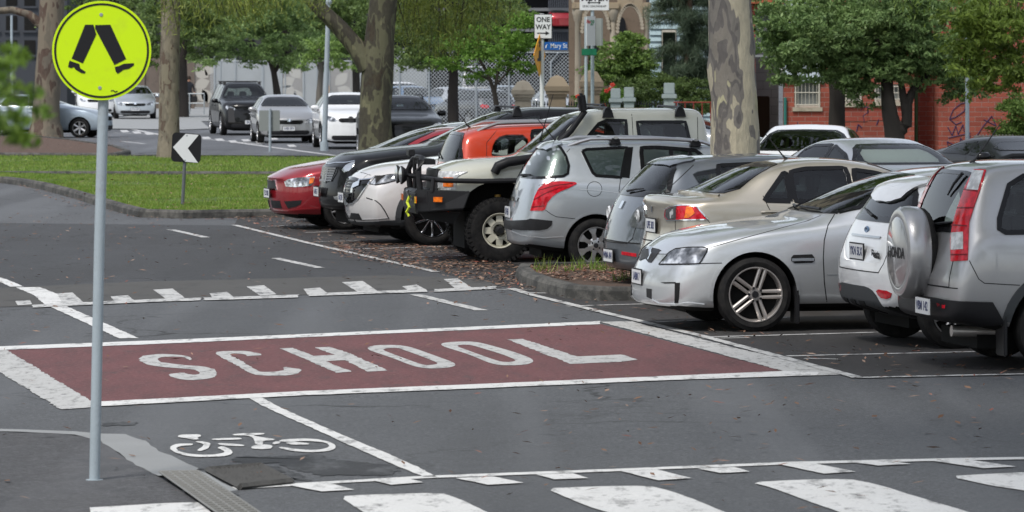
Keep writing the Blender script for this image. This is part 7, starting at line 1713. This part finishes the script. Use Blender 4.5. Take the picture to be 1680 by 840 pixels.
# ------------------------------------------------------------------ a pedestrian, mostly behind the slim trunk
def person():
    d = 212; s = FPX/d; o0 = PX(310, s); root = empty('person', (o0, d, 0), R(20), 'person in dark clothes walking just right of the slim pale trunk', 'person')
    J = [(0, 0, .95), (0, 0, 1.15), (0, .0, 1.38), (0, 0, 1.5), (0, -.02, 1.58), (0, -.02, 1.68), (-.19, 0, 1.4), (-.25, -.02, 1.12), (-.22, -.12, .9), (.19, 0, 1.4), (.26, .02, 1.14), (.28, -.08, .9), (-.1, 0, .9), (-.11, -.12, .5), (-.11, -.08, .08), (-.11, -.2, .04), (.1, 0, .9), (.11, .12, .5), (.11, .25, .12), (.11, .16, .05)]
    E = [(0, 1), (1, 2), (2, 3), (3, 4), (4, 5), (2, 6), (6, 7), (7, 8), (2, 9), (9, 10), (10, 11), (0, 12), (12, 13), (13, 14), (14, 15), (0, 16), (16, 17), (17, 18), (18, 19)]
    RD = [.15, .14, .15, .06, .085, .08, .065, .045, .035, .065, .045, .035, .1, .065, .045, .04, .1, .065, .045, .04]
    me = bpy.data.meshes.new('body'); me.from_pydata(J, E, []); o = bpy.data.objects.new('body', me); COL.objects.link(o)
    o.modifiers.new('k', 'SKIN'); sv = me.skin_vertices[0].data
    for v, r_ in zip(sv, RD): v.radius = (r_, r_*.8)
    sv[0].use_root = True; o.modifiers.new('s', 'SUBSURF').levels = 2
    dg = bpy.context.evaluated_depsgraph_get(); m2 = bpy.data.meshes.new_from_object(o.evaluated_get(dg)); o.modifiers.clear(); o.data = m2; o.parent = root
    m2.materials.clear(); cl = mat('dark_clothes', (.02, .022, .028), .9); sk = mat('skin', (.35, .19, .13), .6); m2.materials.append(cl); m2.materials.append(sk)
    for p in m2.polygons: p.material_index = 1 if (p.center.z > 1.52 or (p.center.z < 1.0 and abs(p.center.x) > .2)) else 0; p.use_smooth = True
    h = MB().lathe([(1.58, .09), (1.66, .11), (1.74, .1), (1.79, .06), (1.8, 0)], 14, 'z', c=(0, .02, 0)); h.build('hair', mat('hair', (.03, .02, .015), .8), root, True)
    b = empty('hand_bag', (o0+.28, d-.2, .5), 0, 'dark hand bag held by the person beside the slim pale trunk', 'bag'); MB().box(-.15, .15, -.06, .06, -.0, .3).build('bag_body', mat('bag_black', (.015, .015, .016), .6), b, bevel=.03); MB().tube([(-.08, 0, .3), (-.05, 0, .42), (.05, 0, .42), (.08, 0, .3)], .012, 6).build('handle', mat('bag_black', (.015, .015, .016), .6), b)
person()
# ------------------------------------------------------------------ grass blades and fallen leaves (stuff)
def inside(poly, x, y):
    r = np.zeros(len(x), bool); n = len(poly)
    for i in range(n):
        (x0, y0), (x1, y1) = poly[i], poly[(i+1) % n]; c = ((y0 > y) != (y1 > y)); 
        with np.errstate(divide='ignore', invalid='ignore'): r ^= c & (x < (x1-x0)*(y-y0)/(y1-y0+1e-12)+x0)
    return r
def scatter(poly, n, clip=True):
    px = [p[0] for p in poly]; py = [p[1] for p in poly]; X = NR.uniform(min(px), max(px), n*3); Y = NR.uniform(min(py), max(py), n*3); k = inside(poly, X, Y)
    if clip: k &= (np.abs(X) < Y*.126)
    return X[k][:n], Y[k][:n]
def blades(name, poly, n, h, w_, z, m, label=None, patch=True):
    X, Y = scatter(poly, n*3); 
    if patch:
        k = (np.sin(X*1.7+np.sin(Y*.9)*2)+np.sin(Y*.8+X*.6)+NR.normal(0, .7, len(X))) > -1.1; X, Y = X[k][:n], Y[k][:n]
    k = len(X); a = NR.uniform(0, 6.28, k); hh = h*NR.uniform(.4, 1.3, k); lx, ly = NR.normal(0, .4, k)*hh, NR.normal(0, .4, k)*hh; dx, dy = np.cos(a)*w_, np.sin(a)*w_; zz = np.full(k, z)
    V = np.stack([np.stack([X-dx, Y-dy, zz], 1), np.stack([X+dx, Y+dy, zz], 1), np.stack([X+lx, Y+ly, zz+hh], 1)], 1).reshape(-1, 3)
    o = quads_np(name, V, m, n=3); return tag(o, label, 'grass', kind='stuff')
GB = leaf_mat('grass_blade', [(.07, .14, .012), (.12, .24, .02), (.17, .3, .03), (.24, .26, .07)], trans=.3)
def bbclip(poly): return poly
blades('near_grass', GR2, 80000, .045, .006, .1, GB, 'bright green short grass on the near median round the chevron sign')
blades('far_grass', GR1, 60000, .05, .008, .1, GB, 'bright green grass strip on the far median behind the chevron sign')
LL = mat('fallen_leaf', (.2, .1, .05), .8)
def ll_mat():
    m = LL; g = N(m, 'ShaderNodeNewGeometry'); c = ramp(m, g.outputs['Random Per Island'], [(0, (.07, .035, .022)), (.3, (.14, .075, .045)), (.55, (.2, .12, .08)), (.8, (.3, .21, .16)), (.92, (.22, .06, .04)), (1, (.4, .31, .24))]); L(m, c, BC(m))
ll_mat()
def litter():
    regs = [  # picture polygons, number
     ([(690,434),(850,434),(870,462),(1040,474),(1040,482),(860,476),(760,462)], 900), ([(540,396),(820,412),(840,440),(700,446),(560,424)], 1300), ([(862,436),(1040,434),(1045,464),(930,460),(875,448)], 1300),
     ([(20,296),(70,304),(160,330),(228,350),(300,353),(450,352),(450,362),(230,362),(120,340),(30,308)], 1000), ([(380,370),(540,372),(700,420),(840,446),(820,470),(640,440),(450,396)], 500), ([(330,352),(450,350),(560,372),(460,376)], 260),
     ([(0,350),(700,360),(840,470),(0,470)], 420), ([(100,285),(448,285),(448,343),(228,343),(40,295)], 520), ([(700,470),(1040,474),(1300,560),(1680,580),(1680,620),(1400,616),(1000,520)], 330),
     ([(0,480),(1680,480),(1680,840),(0,840)], 330), ([(0,222),(215,222),(215,250),(0,250)], 400), ([(840,620),(1680,620),(1680,760),(840,780)], 110), ([(300,255),(448,255),(448,280),(0,280)], 120), ([(400,236),(620,240),(620,252),(400,250)], 60)]
    Vs = []
    for i, (pp, n) in enumerate(regs):
        z = .125 if i == 2 else (.13 if i in (7, 10, 12) else .018); poly = gp(pp, z if z > .1 else 0); X, Y = scatter(poly, n); k = len(X)
        a = NR.uniform(0, 6.28, k); l = NR.uniform(.02, .055, k); w_ = l*NR.uniform(.16, .34, k); t = NR.normal(0, .35, k); c, s = np.cos(a), np.sin(a); h = NR.uniform(.002, .022, k)
        def q(u, v, dz): return np.stack([X+u*c-v*s, Y+u*s+v*c, z+dz], 1)
        Vs.append(np.stack([q(-l, 0*l, h*0), q(0*l, -w_, h*.6+t*w_*.5), q(l, 0*l, h), q(0*l, w_, h*.6-t*w_*.5)], 1).reshape(-1, 3))
    tag(quads_np('leaf_litter', np.concatenate(Vs), LL), 'scattered fallen brown gum leaves over the road, bays and kerbs', 'fallen leaves', kind='stuff')
litter()
def weeds():
    m = GB; pts = []
    C_ = []
    for px, py, n in tuple((a, b, c//2) for a, b, c in ((880,440,30), (895,438,26), (905,441,20), (948,440,40), (965,436,50), (978,440,60), (990,442,50), (1000,440,30), (1015,458,26), (1028,455,30), (890,444,20), (935,442,24))):
        g = G(px, py, .14)
        X = g.x+NR.normal(0, .05, n); Y = g.y+NR.normal(0, .06, n); hh = NR.uniform(.06, .2, n); a = NR.uniform(0, 6.28, n); dx, dy = np.cos(a)*.005, np.sin(a)*.005; lx, ly = NR.normal(0, .06, n), NR.normal(0, .06, n)
        C_.append(np.stack([np.stack([X-dx, Y-dy, X*0+.12], 1), np.stack([X+dx, Y+dy, X*0+.12], 1), np.stack([X+lx, Y+ly, hh+.12], 1)], 1).reshape(-1, 3))
    tag(quads_np('weed_tufts', np.concatenate(C_), m, n=3), 'green weed tufts on the kerbed island by the silver wagon', 'weeds', kind='stuff')
weeds()
